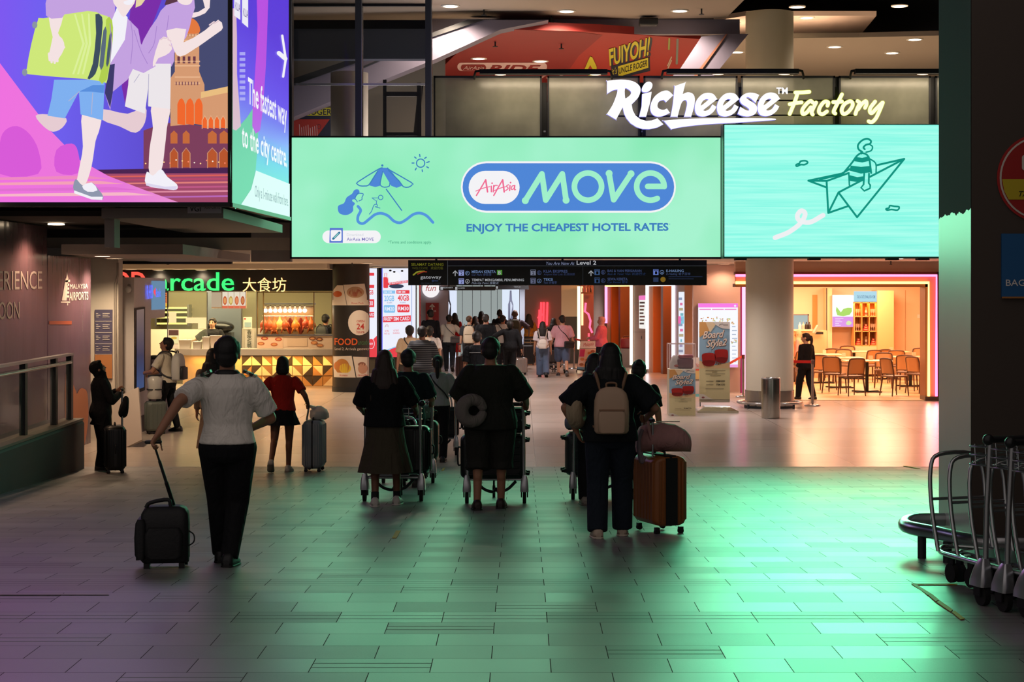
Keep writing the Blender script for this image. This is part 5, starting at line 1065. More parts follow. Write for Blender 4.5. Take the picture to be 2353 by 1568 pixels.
a.oval(911, 658, 17, 5, em('3a4460', .8), 2); a.rect(880, 668, 908, 675, LB, 2); a.rect(911, 667, 941, 675, LR, 2); a.text('SIM SIM', 882, 900, 673.5, 669.5, LW, 3, .02); a.text('SIM SIM', 913, 931, 673.5, 669, LW, 3, .02)
a.text('20GB', 883, 906, 692, 680, LB, 2, .05); a.text('40GB', 914, 940, 691, 679, LR, 2, .05); a.text('15 DAYS', 889, 901, 697.5, 694.5, LN, 2); a.text('15 DAYS', 919, 932, 697, 694, LN, 2)
a.rrect(882, 701, 908, 719, 3, LB, 2); a.rrect(913, 700, 941, 718, 3, LR, 2); a.text('RM20', 884, 906, 714, 706, LW, 3, .03); a.text('RM30', 915, 939, 713.5, 705, LW, 3, .03)
a.poly([(880, 728), (944, 725), (944, 739), (880, 741)], LR, 2); a.text('FREE* SIM CARD', 882, 941, 738, 730, LW, 3, .03, yb1=736)
for k in (0, 1): a.stroke([(885 - k + 0, 749 + k * 3), (889, 746 + k * 3), (893 + k * 0, 749 + k * 3)], 1, em('e0a0a8', .9), 2, 3)
a.text('ULTRA', 884, 894, 763, 759, LR, 2); a.text('FAST 5G', 883, 895, 769, 765, LR, 2); a.text('HOTSPOT', 904, 917, 762, 758, LR, 2); a.text('SHARING', 903, 918, 768, 764, LR, 2)
a.poly([(877, 812), (905, 800), (955, 786), (955, 821), (877, 821)], LR, 2); a.stroke([(877, 811), (905, 799), (955, 785)], 2, LB, 3, 3); a.build('lit_print', t)
t = thing('phone_card_side_box', 'narrow lit side of the phone card kiosk with red strips', 'light box', at(857, 850, 45.0))
b = MB(); slab(b, 846, 616, 868, 822, 45.0, .3, DARK); slab(b, 868, 616, 876, 824, 45.3, .4, BLACK); slab(b, 846, 822, 870, 858, 45.05, .3, mat('4a4444', .5)); b.build('cabinet', t)
a = front(44.99); a.rect(847, 617, 866, 821, LW, 1)
for y0, y1 in ((627, 634), (655, 662), (688, 706), (717, 730)): a.rrect(847, y0, 860, y1, 1, LR, 2)
a.text('GB', 848, 858, 677, 667, LR, 2, .04); a.text('30', 849, 857, 702, 692, LW, 3, .03); a.text('ARD', 848, 860, 727, 720, LW, 3, .02); a.poly([(847, 790), (866, 772), (866, 821), (847, 821)], LR, 2); a.oval(853, 790, 8, 12, LW, 2.4); a.oval(853, 790, 7, 11, LR, 2.6); a.text('NOW', 849, 857, 793, 788, LW, 3, .02); a.build('lit_print', t)
t = thing('drink_poster', 'slim pale lit poster right of the phone card box', 'poster', at(957, 850, 48))
b = MB(); slab(b, 948, 640, 964, 867, 48, .1, em('e6f2f0', .95)); slab(b, 963, 640, 966, 867, 47.98, .1, mat('b03038', .5)); b.build('panel', t)
a = front(47.99); a.text('ZED', 949, 958, 667, 659, DARK, 1, .02); a.stroke([(949, 700), (953, 720), (949, 745)], 1.5, em('4aa8a0', .8), 1, 3); a.build('print', t)

# --- red information kiosk and the far end
mb = MB(); slab(mb, 966, 640, 1030, 850, 52, .1, mat('b4aeb8', .6)); struct(mb.build('wall_kiosk'), 'pale grey kiosk wall with the round white sign', 'wall')
t = thing('round_sign', 'round white lit sign with red script on the grey kiosk wall', 'sign', at(990, 684, 51.9))
b = MB(); b.cyl(at(990, 664, 51.98), at(990, 664, 51.88), 20 / F * 52, em('f8f2f4', 1.0), 32); b.build('disc', t)
a = front(51.87); a.text('fun', 978, 1002, 669, 655, em('c05a5a', .8), 1, 0, .3); a.build('lettering', t)
t = thing('arrow_sign', 'dark red sign with a white arrow behind the red desk', 'sign', at(993, 750, 51.9))
b = MB(); slab(b, 978, 696, 1008, 752, 51.9, .1, mat('a02c30', .5)); b.build('panel', t)
a = front(51.89); a.stroke([(993, 712), (993, 702)], 3, WHITE, 1, 0); a.poly([(986, 706), (993, 698), (1000, 706)], WHITE, 1); a.text('Bus', 992, 1002, 717, 711, WHITE, 1); a.build('print', t)
t = thing('red_desk', 'bright red service desk in front of the grey kiosk wall', 'desk', fl(994, 845))
g = fl(994, 845); b = MB(); a0, b0 = at(976, 0, g.y), at(1011, 0, g.y); b.box(((a0.x + b0.x) / 2, g.y + .2, .52), (b0.x - a0.x, .5, 1.04), mat('d8201c', .35), bev=.03); b.build('body', t)
b = MB(); b.box(((a0.x + b0.x) / 2, g.y + .18, 1.06), (b0.x - a0.x + .06, .56, .05), mat('d83028', .3), bev=.02); b.build('desk_top', t)
b = MB(); slab(b, 989, 729, 1004, 764.6, g.y + .05, .03, WHITE); tag(b.build('desk_leaflet'), 'white leaflet stand on the red service desk', 'leaflet stand')
for q, m_, nm, lb in (((1024, 664, 1049, 760), em('dfe8fb', 1.0), 'lit_pillar', 'left glowing white display pillar at the end of the hall'), ((1154, 664, 1193, 760), em('dce8f8', 1.0), 'lit_pillar', 'right glowing white display pillar with a bottle drawing')):
    t = thing(nm, lb, 'display pillar', fl((q[0] + q[2]) / 2, 822)); b = MB(); slab(b, q[0], q[1], q[2], 825, 62, .3, m_); b.build('lit_body', t)
    a = front(61.99); cx = (q[0] + q[2]) / 2 - (6 if q[0] < 1100 else 0); a.poly([(cx - 2, 668), (cx + 2, 668), (cx + 3, 690), (cx + 6, 700), (cx + 6, 740), (cx - 6, 740), (cx - 6, 700), (cx - 3, 690)], mat('707c98', .5), 1); a.poly([(cx - 1, 694), (cx + 1, 694), (cx + 4, 703), (cx - 1, 735)], em('dfe8fb', .9), 2); a.build('bottle_drawing', t)
mb = MB(); slab(mb, 1049, 655, 1154, 830, 63, .1, em('b9c4c2', .62)); slab(mb, 1194, 655, 1208, 830, 62.5, .1, mat('b8c0d0', .5))
for x in (1062, 1085, 1104, 1128, 1142): slab(mb, x, 655, x + 1.2, 830, 62.98, .02, mat('8a9694', .4))
struct(mb.build('window_1'), 'pale glazed wall at the end of the hall', 'window')
mb = MB(); slab(mb, 1206, 640, 1345, 840, 60, .2, mat('b9aeb0', .6)); struct(mb.build('wall_far'), 'pinkish grey wall with the red neon sign', 'wall')
t = thing('neon_sign', 'red neon sign of vertical strokes on the pinkish grey wall', 'neon sign', at(1248, 752, 59.9))
b = MB(); RN = em('ff3c46', 2.2)
for x, y0, y1 in ((1239, 712, 754), (1243, 695, 752), (1249, 695, 750), (1257, 695, 748)): b.tube([at(x + .8, y0, 59.95), at(x - .8, y1, 59.95)], .035, RN, 8)
b.tube([at(1236, 732, 59.95), at(1240, 726, 59.95), at(1246, 724, 59.95), at(1244, 716, 59.95), at(1238, 728, 59.95)], .035, RN, 8); b.build('tubes', t)
t = thing('cream_pillar', 'cream square pillar with a dark lower half at the right of the far wall', 'pillar', fl(1310, 832))
b = MB(); slab(b, 1290, 640, 1330, 728, 57.5, .3, mat('e6dcc0', .6)); slab(b, 1298, 728, 1330, 838, 57.5, .3, mat('4a4740', .6)); b.build('body', t)

# --- right wall with neon portals (it runs obliquely towards the back)
W0 = V((4.46, 44.0, 0)); W1 = V((2.2, 66.0, 0)); wd_ = (W1 - W0).normalized(); wn_ = V((-wd_.y, wd_.x, 0)); wn_ = wn_ if wn_.x < 0 else -wn_
RW = Art(W0, wn_, 0.01)
def wpt(x, y, lay=0): return RW.pt(x, y, lay)
PW = mat('c2a99c', .55); OR1 = mat('e07a35', .6); BRN = mat('6d442a', .5)
def wslab(x0, x1, ytop, m, name, lab=None, cat=None, off=0.0, th=.12, zb=0.0):
    p, q = wpt(x0, 671), wpt(x1, 671); h = CH - (ytop - PY) / F * min(p.y, q.y); b = MB()
    c = (p + q) / 2 + wn_ * (off - th / 2); b.box((c.x, c.y, (h + zb) / 2), ((q - p).length, th, h - zb), m, rz=math.atan2((q - p).y, (q - p).x)); return b
h_ = 3.0
mb = MB()
def wall_piece(x0, x1, z0, z1, m=PW, off=0.0):
    p, q = wpt(x0, 671), wpt(x1, 671); c = (p + q) / 2 + wn_ * (off - .06); mb.box((c.x, c.y, (z0 + z1) / 2), ((q - p).length, .12, z1 - z0), m, rz=math.atan2((q - p).y, (q - p).x))
wall_piece(1335, 1395, 0, 3.02); wall_piece(1395, 1455, 2.58, 3.02); wall_piece(1455, 1491, 0, 3.02); wall_piece(1491, 1551, 2.56, 3.02); wall_piece(1551, 1597, 0, 3.02)
struct(mb.build('wall_portals'), 'pinkish wall with two neon framed portals', 'wall')
def portal(x0, x1, y, zb, zb2, name, label, cL, cR, cT):
    t = thing(name, label, 'doorway', wpt((x0 + x1) / 2, 671) - V((0, 0, CH)))
    zt = 2.57
    for k, (x, m_, z_) in enumerate(((x0, cL, zb), (x1, cR, zb2))):
        p = wpt(x, 671); b = MB(); b.tube([(p.x + wn_.x * .05, p.y + wn_.y * .05, z_), (p.x + wn_.x * .05, p.y + wn_.y * .05, zt)], .045, m_, 8); b.build('neon_tube', t)
    p, q = wpt(x0, 671), wpt(x1, 671); b = MB(); b.tube([(p.x + wn_.x * .05, p.y + wn_.y * .05, zt), (q.x + wn_.x * .05, q.y + wn_.y * .05, zt)], .045, cT, 8); b.build('neon_tube', t)
    # recess behind the portal: floor to ceiling orange box with a brown post
    b = MB(); c = (p + q) / 2; L_ = (q - p).length; rz = math.atan2((q - p).y, (q - p).x); bk = -wn_
    cc = c + bk * .75; b.box((cc.x, cc.y, 1.5), (L_ + .1, .1, 3.0), OR1, rz=rz)
    for e in (p, q): cc = e + bk * .42; b.box((cc.x, cc.y, 1.5), (.1, .6, 3.0), OR1, rz=rz)
    struct(b.build('wall_recess'), 'orange recess behind a ' + label.split(' in ')[1][:10].strip() + ' doorway', 'wall')
    b = MB(); cc = p + (q - p) * .22 + bk * .4; b.box((cc.x, cc.y, 1.5), (.35, .35, 3.0), BRN, rz=rz); b.build('post', t)
    lamp('AREA', 'portal_glow', c + bk * .4 + V((0, 0, 2.9 - c.z)), 'ffa860', 120, 2.0, .4, parent=t)
portal(1396, 1454, 657, 1.3, .1, 'neon_portal', 'orange doorway framed in pink neon beside the woman in the pink headscarf', em('ff8ac0', 2.4), em('fff0d0', 2.4), em('ffc080', 2.2))
portal(1491, 1551, 657, 0.1, .1, 'neon_portal', 'orange doorway framed in white neon left of the standees', em('f6f6ff', 2.6), em('e8e4ff', 2.4), em('ffe8e0', 2.2))
t = thing('small_menu', 'small lit menu panel between the two neon doorways', 'menu board', wpt(1478, 756, 2)); a = Art(W0, wn_, .01); a.poly([(1470, 680), (1486, 679), (1486, 756), (1470, 755)], em('f2f0ea', 1), 2); a.poly([(1470, 680), (1486, 679), (1486, 690), (1470, 690)], em('f07ac0', 1), 3)
for k in range(7): a.rect(1472, 694 + k * 8, 1484 - (k * 5) % 4, 698 + k * 8, mat(('8a8a9a', 'c8a0b0', 'a89a80')[k % 3], .5), 3)
a.poly([(1456, 763), (1488, 763), (1488, 764), (1456, 764)], mat('8a7a70', .5), 1); a.oval(1475, 776, 1, 4, DARK, 1); a.build('lit_print', t)
t = thing('strip_menu', 'tall narrow lit menu strip right of the white neon doorway', 'menu board', wpt(1567, 830, 2)); a = Art(W0, wn_, .01); a.rect(1561, 671, 1574, 832, em('eaf0fb', 1), 2)
for k in range(12): a.rect(1562 + (k * 3) % 5, 684 + k * 12, 1570 + (k * 5) % 4, 690 + k * 12, em(('9aa8c8', 'f080b0', 'c8b890', '80c8d8', 'b0a0d0')[k % 5], .8), 3)
a.rect(1561, 727, 1567, 744, em('f06ab0', 1), 3); a.rect(1567, 727, 1574, 744, em('80c8e0', 1), 3); a.build('lit_print', t)
mb = MB(); p = wpt(1575, 671); q = wpt(1593, 671); c = (p + q) / 2 + wn_ * .012; mb.box((c.x, c.y, 1.45), ((q - p).length, .02, 2.9), mat('e0935a', .5), rz=math.atan2((q - p).y, (q - p).x)); struct(mb.build('trim_timber'))
# shop display left of the first portal
t = thing('neon_display', 'dark shop display with a red neon lobster shape and small bottles', 'display', fl(1347, 840))
b = MB(); slab(b, 1334, 655, 1364, 842, 57.0, .2, mat('7d4a48', .5)); b.build('cabinet', t)
b = MB(); b.tube([at(1330, 658, 56.8), at(1330, 803, 56.8)], .05, em('ffe0b0', 2.6), 8); b.tube([at(1338, 658, 56.8), at(1338, 748, 56.8)], .035, em('ffb080', 2.4), 8); b.build('neon_tube', t)
b = MB(); b.tube([at(x, y, 56.8) for x, y in ((1346, 696), (1344, 716), (1352, 722), (1357, 738), (1355, 752), (1361, 765))], .035, em('ff5a80', 2.2), 8); b.tube([at(1353, 766, 56.8), at(1353, 790, 56.8)], .03, em('ff4a5a', 2.2), 8); b.build('neon_lobster', t)
b = MB(); slab(b, 1335, 672, 1362, 675, 56.7, .2, BRN); b.build('display_shelf', t)
for k in range(4): p = at(1340 + k * 6, 672, 56.75); b = MB(); b.lathe([(.03, 0), (.03, .12), (.012, .16), (.012, .22)], p, mat(('8a4a5a', 'c8a0b0', '6a3a4a', '3a2a30')[k], .2), 10); tag(b.build('bottle'), 'small bottle on the neon display shelf, ' + ('leftmost', 'second from the left', 'third from the left', 'rightmost')[k], 'bottle', 'bottles on the neon display')

# --- frontal wall with the big menu, the pink neon edge
mb = MB(); a0, b0 = at(1593, 630, 41), at(1716, 630, 41); mb.box(((a0.x + b0.x) / 2, 41.1, 1.5), (b0.x - a0.x, .2, 3.0), PINKWALL); struct(mb.build('wall_menu'), 'pinkish wall carrying the large lit menu', 'wall')
t = thing('large_menu', 'large lit menu board with a pink header behind the tall standee', 'menu board', at(1650, 846, 40.9))
b = MB(); slab(b, 1604, 697, 1696, 845, 40.9, .08, mat('d8d0dc', .4)); b.build('cabinet', t)
a = front(40.89); a.rect(1604.5, 697.5, 1695.5, 844.5, em('f4f6fc', 1.05), 1); a.rect(1604.5, 697.5, 1695.5, 707, em('f47ae0', 1.05), 2); a.rect(1604.5, 838, 1695.5, 844.5, em('f0a0e0', 1), 2); a.oval(1689, 703, 2.5, 2.5, LW, 3)
for k in range(3): a.rect(1607 + k * 29, 710, 1634 + k * 29, 712.5, em('f080c8', .95), 2)
rnd = random.Random(5)
for cx, cy, r in ((1620, 733, 9), (1641, 734, 7), (1656, 736, 5), (1674, 734, 5), (1686, 786, 6), (1683, 742, 4), (1612, 760, 5)):
    for k in range(9): a.oval(cx + rnd.uniform(-r, r), cy + rnd.uniform(-r, r) * .8, rnd.uniform(.8, 2.2), rnd.uniform(.8, 1.8), em(rnd.choice(('e8c060', 'd88a50', 'f0d890', 'a8c880', 'c8a0a0')), .9), 2)
for k in range(10): a.rect(1682, 750 + k * 9, 1690 + (k * 3) % 5, 752 + k * 9, em('b8c4d8', .9), 2)
a.build('lit_print', t)
t = thing('pink_neon_edge', 'vertical pink neon edge on the wall left of the round column', 'neon light', at(1707, 920, 40.7))
b = MB(); b.tube([at(1709, 631, 40.6), at(1709, 925, 40.6)], .04, em('ff9ac8', 2.4), 8); b.build('neon_tube', t)
b = MB(); slab(b, 1702, 628, 1707, 930, 40.65, .1, mat('8a1a50', .4)); b.build('backing', t)

# --- the restaurant
DR = 37.7
def portal_frame(t, x0, x1, x2, y0, y1, y2, D, m, dep):
    b = MB(); slab(b, x0, y0, x2, y1, D, dep, m); slab(b, x1, y1, x2, y2, D, dep, m); return b
rest = thing('neon_gateway', 'glowing pink and yellow neon frame around the restaurant opening', 'doorway', (kx(1990, DR), DR, 0))
b = MB(); slab(b, 1690, 625, 2160, 631, DR - .02, .3, mat('7d2f28', .4)); slab(b, 2154, 625, 2160, 912, DR - .02, .3, mat('7d2f28', .4)); slab(b, 1690, 652, 2132, 660, DR + .05, .5, mat('8d5434', .4)); slab(b, 2126, 652, 2132, 912, DR + .05, .5, mat('8d5434', .4)); slab(b, 2126, 912, 2160, 927, DR - .02, .5, mat('5d4a3a', .4)); b.build('outer_frame', rest)
m = em('ff9a6a', 1.0)
b = MB(); slab(b, 1690, 631, 2154, 652, DR + .06, .1, mat('ee9a78', .5)); slab(b, 2132, 652, 2154, 912, DR + .06, .1, mat('ee9a78', .5)); b.build('glow_band', rest)
def strip(y, x, off, m, nm): b = MB(); b.tube([at(1690, y, DR - .0), at(x, y, DR - .0), at(x, 911, DR - .0)], .03, m, 8, smooth=False); b.build(nm, rest)
strip(633, 2152, 0, em('ff7ac0', 3.0), 'pink_strip'); strip(650, 2134, 0, em('ffd070', 3.2), 'yellow_strip')
lamp('AREA', 'neon_spill', at(2143, 800, DR - .25), 'ff8a8a', 15, .3, 2.0, rot=(-PI / 2, 0, 0), parent=rest); lamp('AREA', 'neon_spill', at(1960, 640, DR - .25), 'ff9a80', 20, 3.5, .2, rot=(-PI / 2 + .7, 0, 0), parent=rest)
mb = MB(); slab(mb, 1690, 596, 2420, 628, DR + .1, .2, mat('e8bda0', .6)); slab(mb, 2160, 596, 2500, 930, DR + .1, .2, PINKWALL); struct(mb.build('wall_restaurant_front'), 'peach wall above the restaurant opening', 'wall')
RB = 49.0; WARM = mat('f2cfae', .55)
mb = MB(); mb.box((kx(2010, RB), RB + .1, 1.5), (9, .2, 3.0), WARM); struct(mb.build('wall_restaurant_back'), 'warm cream back wall of the restaurant', 'wall')
mb = MB(); mb.box((11.7, 43.5, 1.5), (.2, 11.6, 3.0), WARM); struct(mb.build('wall_restaurant_right'))
mb = MB(); mb.box((kx(1690, 46), 45.2, 1.5), (.15, 8, 3.0), WARM); struct(mb.build('wall_restaurant_left'))
mb = MB(); mb.box((8.65, 43.5, .004), (6.0, 11.4, .012), mat('d9b78a', .4, var=.05, bscale=3)); struct(mb.build('floor_restaurant'), 'pale warm floor of the restaurant', 'floor')
mb = MB(); mb.box((8.65, 43.5, 2.9), (6.0, 11.2, .08), mat('f0dcc0', .6)); struct(mb.build('ceiling_restaurant'))
for x, Y in ((6.6, 40.5), (8.6, 40.5), (7.6, 44), (9.3, 44), (7.4, 47.3), (9.6, 47.3)): lamp('AREA', 'restaurant_light', (x, Y, 2.84), 'ffcaa0', 104, .9)
SHW = mat('e0a45c', .5)
mb = MB(); slab(mb, 2016, 668, 2054, 850, RB - .8, .8, mat('e6b880', .5)); slab(mb, 1898, 662, 1912, 800, RB - .4, .4, mat('f0cfa4', .5)); slab(mb, 1867, 678, 1878, 755, RB - .02, .03, mat('c88f4e', .5))
slab(mb, 1690, 760, 1900, 880, RB - 1.2, .3, mat('f0c69a', .5)); slab(mb, 1690, 757, 1866, 761, RB - 1.3, .5, mat('f6dcc0', .4)); slab(mb, 2080, 667, 2081, 850, RB - .01, .02, mat('c99a68', .5)); slab(mb, 1899, 662, 1900.5, 800, RB - .42, .02, DARK); struct(mb.build('trim_restaurant_panels'))
t = thing('wall_screen', 'white and violet lit screen on the restaurant wall', 'screen', at(1937, 752, RB - .5))
b = MB(); slab(b, 1912.5, 678, 1963, 752, RB - .5, .06, mat('d8d0e8', .4)); b.build('body', t)
a = front(RB - .51); a.rect(1913, 679, 1962.5, 728, em('f6fbf4', 1.15), 1); a.rect(1913, 728, 1962.5, 751, em('d893e6', 1.05), 1); a.poly([(1922, 705), (1932, 718), (1938, 710), (1957, 708), (1952, 724), (1924, 725)], em('a8dc6a', 1), 2, 2); a.poly([(1944, 742), (1950, 737), (1957, 742), (1953, 747), (1946, 747)], em('d8ecb0', 1), 2, 2)
for k in range(5): a.rect(1919, 731 + k * 4, 1938 - (k * 7) % 11, 732.5 + k * 4, em('f4e4f8', 1), 2)
a.build('lit_print', t)
niche = thing('display_niche', 'wooden wall niche with three rows of glasses and a blue lit header', 'display shelf', at(1990, 805, RB - .6))
b = MB()
for y in (695, 727, 761, 794): slab(b, 1964, y, 2016, y + 2, RB - .7, .5, SHW)
for x in (1963, 1980, 1997, 2015): slab(b, x, 694, x + 1.5, 796, RB - .7, .5, SHW)
slab(b, 1963, 694, 2016, 800, RB - .2, .05, mat('d8934a', .5)); slab(b, 1963, 796, 2016, 860, RB - .7, .5, mat('f0c8a0', .5)); b.build('shelving', niche)
b = MB(); slab(b, 1963.5, 669.5, 2016, 694, RB - .72, .1, em('a8dcee', .95)); b.build('lit_header', niche)
a = front(RB - .73); a.text('TAKE A TASTE OF MALAYSIA HOME', 1969, 2011, 686, 679, em('5a8ab8', .7), 1, .01); a.build('header_lettering', niche)
lamp('AREA', 'shelf_glow', at(1990, 698, RB - .55), 'ffb050', 10, 1.2, .2, parent=niche)
GLS = mat('f0d8c0', .08, alpha=.45, spec=.9); RB_ = mat('b83a2e', .5)
rows = (('top', 726), ('middle', 760), ('bottom', 793))
for ri, (rn, y) in enumerate(rows):
    for ci in range(3):
        cn = ('left', 'middle', 'right')[ci]; x0 = 1966 + ci * 17
        kind = (('g', 'b', 'g'), ('g', 'r', 'g'), ('r', 'b', 'r'))[ri][ci]
        if kind == 'g':
            for k in range(3):
                p = at(x0 + 2 + k * 4.6, y, RB - .5); b = MB(); b.lathe([(.026, 0), (.03, .005), (.005, .01), (.005, .07), (.03, .11), (.033, .17), (.03, .19)], p, GLS, 12, caps=False); tag(b.build('goblet'), 'clear goblet in the %s row, %s bay, %s of three' % (rn, cn, ('first', 'second', 'third')[k]), 'glass', 'goblets in the wall niche')
        elif kind == 'b':
            p = at(x0 + 7, y, RB - .5); b = MB(); b.lathe([(.035, 0), (.035, .13), (.012, .17), (.012, .24)], p, mat('d8c0a8', .15), 12); b.lathe([(.036, .03), (.036, .09)], p, mat('8a5a4a', .5), 12, caps=False); tag(b.build('bottle'), 'pale bottle in the %s row, middle bay' % rn, 'bottle', 'bottles in the wall niche')
        else:
            for k in range(3):
                p = at(x0 + 6, y, RB - .5); w_ = .16 - k * .045; b = MB(); b.box((p.x, p.y, p.z + .03 + k * .062), (w_, .1, .058), RB_); b.box((p.x, p.y - .051, p.z + .03 + k * .062), (w_ * .6, .004, .02), mat('e8c8a0', .5)); tag(b.build('snack_box'), 'red snack box in the %s row, %s bay, %s' % (rn, cn, ('at the bottom', 'in the middle', 'on top')[k]), 'box', 'red boxes in the wall niche')
t = thing('pass_window', 'kitchen pass window with utensils behind the waiting woman', 'hatch', at(1845, 758, RB - 1.2))
b = MB(); slab(b, 1815, 725, 1858, 758, RB - 1.15, .05, em('c8dcd8', .7)); slab(b, 1856, 723, 1859, 758, RB - 1.18, .1, ALU); slab(b, 1815, 722, 1859, 725, RB - 1.18, .1, ALU); b.build('opening', t)
for k, (x, c) in enumerate(((1838, 'c8ccd0'), (1846, 'b0a898'), (1853, '2a2624'), (1860, '2a2624'))):
    p = at(x, 757, RB - 1.2); b = MB(); b.lathe([(.04, 0), (.045, .1), (.03, .14), (.015, .16), (.015, .2)], p, mat(c, .3), 12); tag(b.build('kitchen_jar'), ('steel', 'stoneware', 'dark', 'black')[k] + ' jar on the kitchen pass shelf', 'jar', 'jars on the pass shelf')
t = thing('till', 'tilted till screen on the restaurant counter', 'till', at(1876, 762, RB - 1.3))
b = MB(); b.bar(at(1870, 766, RB - 1.4), at(1880, 748, RB - 1.4), .05, .3, mat('c8b8a8', .4), (0, 1, 0)); b.build('screen', t); b = MB(); b.box(at(1882, 766, RB - 1.4), (.2, .2, .06), DARK); b.build('base', t)
t = thing('power_outlet', 'small white outlet plate on the restaurant wall', 'outlet', at(2116, 728, RB - .02)); b = MB(); slab(b, 2108, 723, 2124, 731, RB - .02, .02, WHITE); b.build('plate', t)
# tables and cane chairs
WOOD = mat('5a3a28', .4); CANE = mat('c98f5a', .6, bump=.3, bscale=120); SEATW = mat('6a4630', .45)
def make_chair():
    t = thing('cane_chair', 'x', 'chair', (0, 0, 0), 0, 'cane backed dining chairs')
    b = MB(); b.box((0, 0, .44), (.44, .44, .04), SEATW, bev=.02); b.build('seat', t, False)
    for x, y, dx, dy in ((-.19, .19, -.02, .03), (.19, .19, .02, .03), (-.19, -.19, -.03, -.06), (.19, -.19, .03, -.06)):
        b = MB(); b.cap((x, y, .43), (x + dx, y + dy, 0.012), .02, .013, WOOD, 8); b.build('leg', t, False)
    b = MB(); pth = ease([(-.2, -.18, .42), (-.205, -.21, .6), (-.2, -.25, .78), (-.14, -.265, .84), (.14, -.265, .84), (.2, -.25, .78), (.205, -.21, .6), (.2, -.18, .42)], 4); b.tube(pth, .017, WOOD, 8); b.tube([(-.2, -.2, .5), (.2, -.2, .5)], .013, WOOD, 6); b.build('back_frame', t, False)
    b = MB(); b.loft([[V((x, y + o, z)) for x in (-.19, -.1, 0, .1, .19) for o in (0,)] + [V((x, y - .01, z)) for x in (.19, .1, 0, -.1, -.19)] for y, z in ((-.2, .5), (-.215, .6), (-.24, .74), (-.262, .83))], CANE); b.build('cane_back', t, False)
    return t
ch0 = make_chair(); used = [False]
def chair(px, py, rz, label):
    g = fl(px, py)
    if not used[0]: used[0] = True; ch0.location = (g.x, g.y, .012); ch0.rotation_euler = (0, 0, rz); ch0['label'] = label; return
    dup(ch0, (g.x, g.y, .012), rz, label)
def table(px, py, label, w_=.78):
    g = fl(px, py); t = thing('dining_table', label, 'table', (g.x, g.y, .012), 0, 'restaurant tables')
    b = MB(); b.box((0, 0, .735), (w_ + .3, .72, .035), mat('e9cfa8', .35), bev=.012); b.build('table_top', t, False)
    b = MB(); b.cyl((0, 0, .03), (0, 0, .72), .04, BLACK, 12); b.build('post', t, False)
    b = MB(); b.bar((-.3, -.22, .02), (.3, .22, .02), .06, .03, BLACK); b.bar((-.3, .22, .02), (.3, -.22, .02), .06, .03, BLACK); b.build('foot', t, False)
    o = MB(); o.box((.1, .05, .80), (.09, .05, .1), mat('e8c0a8', .5)); c_ = o.build('menu_holder'); c_.location = (g.x, g.y, .012 + .0025); tag(c_, 'small menu card holder standing on the ' + label, 'menu holder', 'menu cards on the tables')
    return t
table(1992, 903, 'front table of the restaurant'); table(1930, 893, 'second table, behind the front one to the left'); table(2092, 890, 'table at the right behind the front chairs'); table(1886, 882, 'table beside the standing waitress'); table(2040, 873, 'rear table in front of the plain panels'); table(1962, 872, 'rear table under the wall niche')
for px, py, rz, lb in ((1956, 911, .35, 'front left cane chair with its back to the corridor'), (2056, 911, -1.1, 'front right cane chair turned sideways'), (1918, 905, -.5, 'cane chair left of the front table'), (1895, 899, -.6, 'cane chair near the standing waitress'), (2030, 893, 2.9, 'cane chair facing the corridor behind the front table'), (2084, 899, -.4, 'cane chair right of the front table'), (2114, 905, -1.0, 'rightmost cane chair beside the neon frame'), (1935, 880, 2.8, 'cane chair behind the second table'), (1905, 878, 2.6, 'cane chair behind the left tables'), (1998, 881, .3, 'cane chair in the middle row under the niche'), (2020, 879, .4, 'cane chair in the middle row beside the panels'), (1836, 884, .3, 'cane chair half hidden by the round column'), (1946, 868, 2.9, 'small far cane chair under the screen'), (2062, 882, -.3, 'cane chair in the second row at the right'), (2110, 876, 2.7, 'far cane chair near the right wall'), (1880, 869, 2.9, 'far cane chair beside the counter'), (2030, 866, 2.8, 'farthest cane chair in front of the panels')): chair(px, py, rz, lb)
# ================================================================ people
def fuse(mb, name, parent, m, vox=0.012, it=3, fac=0.5):   # one continuous skin over overlapping volumes
    me = bpy.data.meshes.new('tmp'); me.from_pydata([tuple(v) for v in mb.v], [], mb.f)
    o = bpy.data.objects.new('tmp', me); COL.objects.link(o)
    r = o.modifiers.new('r', 'REMESH'); r.mode = 'VOXEL'; r.voxel_size = vox
    s = o.modifiers.new('s', 'SMOOTH'); s.factor = fac; s.iterations = it
    me2 = bpy.data.meshes.new_from_object(o.evaluated_get(bpy.context.evaluated_depsgraph_get()))
    bpy.data.objects.remove(o); bpy.data.meshes.remove(me)
    me2.name = name; me2.materials.clear(); me2.materials.append(m)
    me2.polygons.foreach_set('use_smooth', [True] * len(me2.polygons)); me2.polygons.foreach_set('material_index', [0] * len(me2.polygons))
    ob = bpy.data.objects.new(name, me2); COL.objects.link(ob); ob.parent = parent
    ROOTM[ob.name] = ROOTM[parent.name].copy()
    return ob
def ik(a, c, l1, l2, pole):
    d = c - a; L_ = d.length
    if L_ > (l1 + l2) * .998: c = a + d * ((l1 + l2) * .998 / L_); d = c - a; L_ = d.length
    u = d / L_; x = (l1 * l1 - l2 * l2 + L_ * L_) / (2 * L_); h = math.sqrt(max(0, l1 * l1 - x * x))
    p = pole - u * pole.dot(u); p = p.normalized() if p.length > 1e-6 else u.orthogonal().normalized()
    return a + u * x + p * h, c
SKINS = {'tan': mat('a8765a', .55), 'brown': mat('7a4e38', .55), 'light': mat('cfa084', .55)}
HAIRM = {}
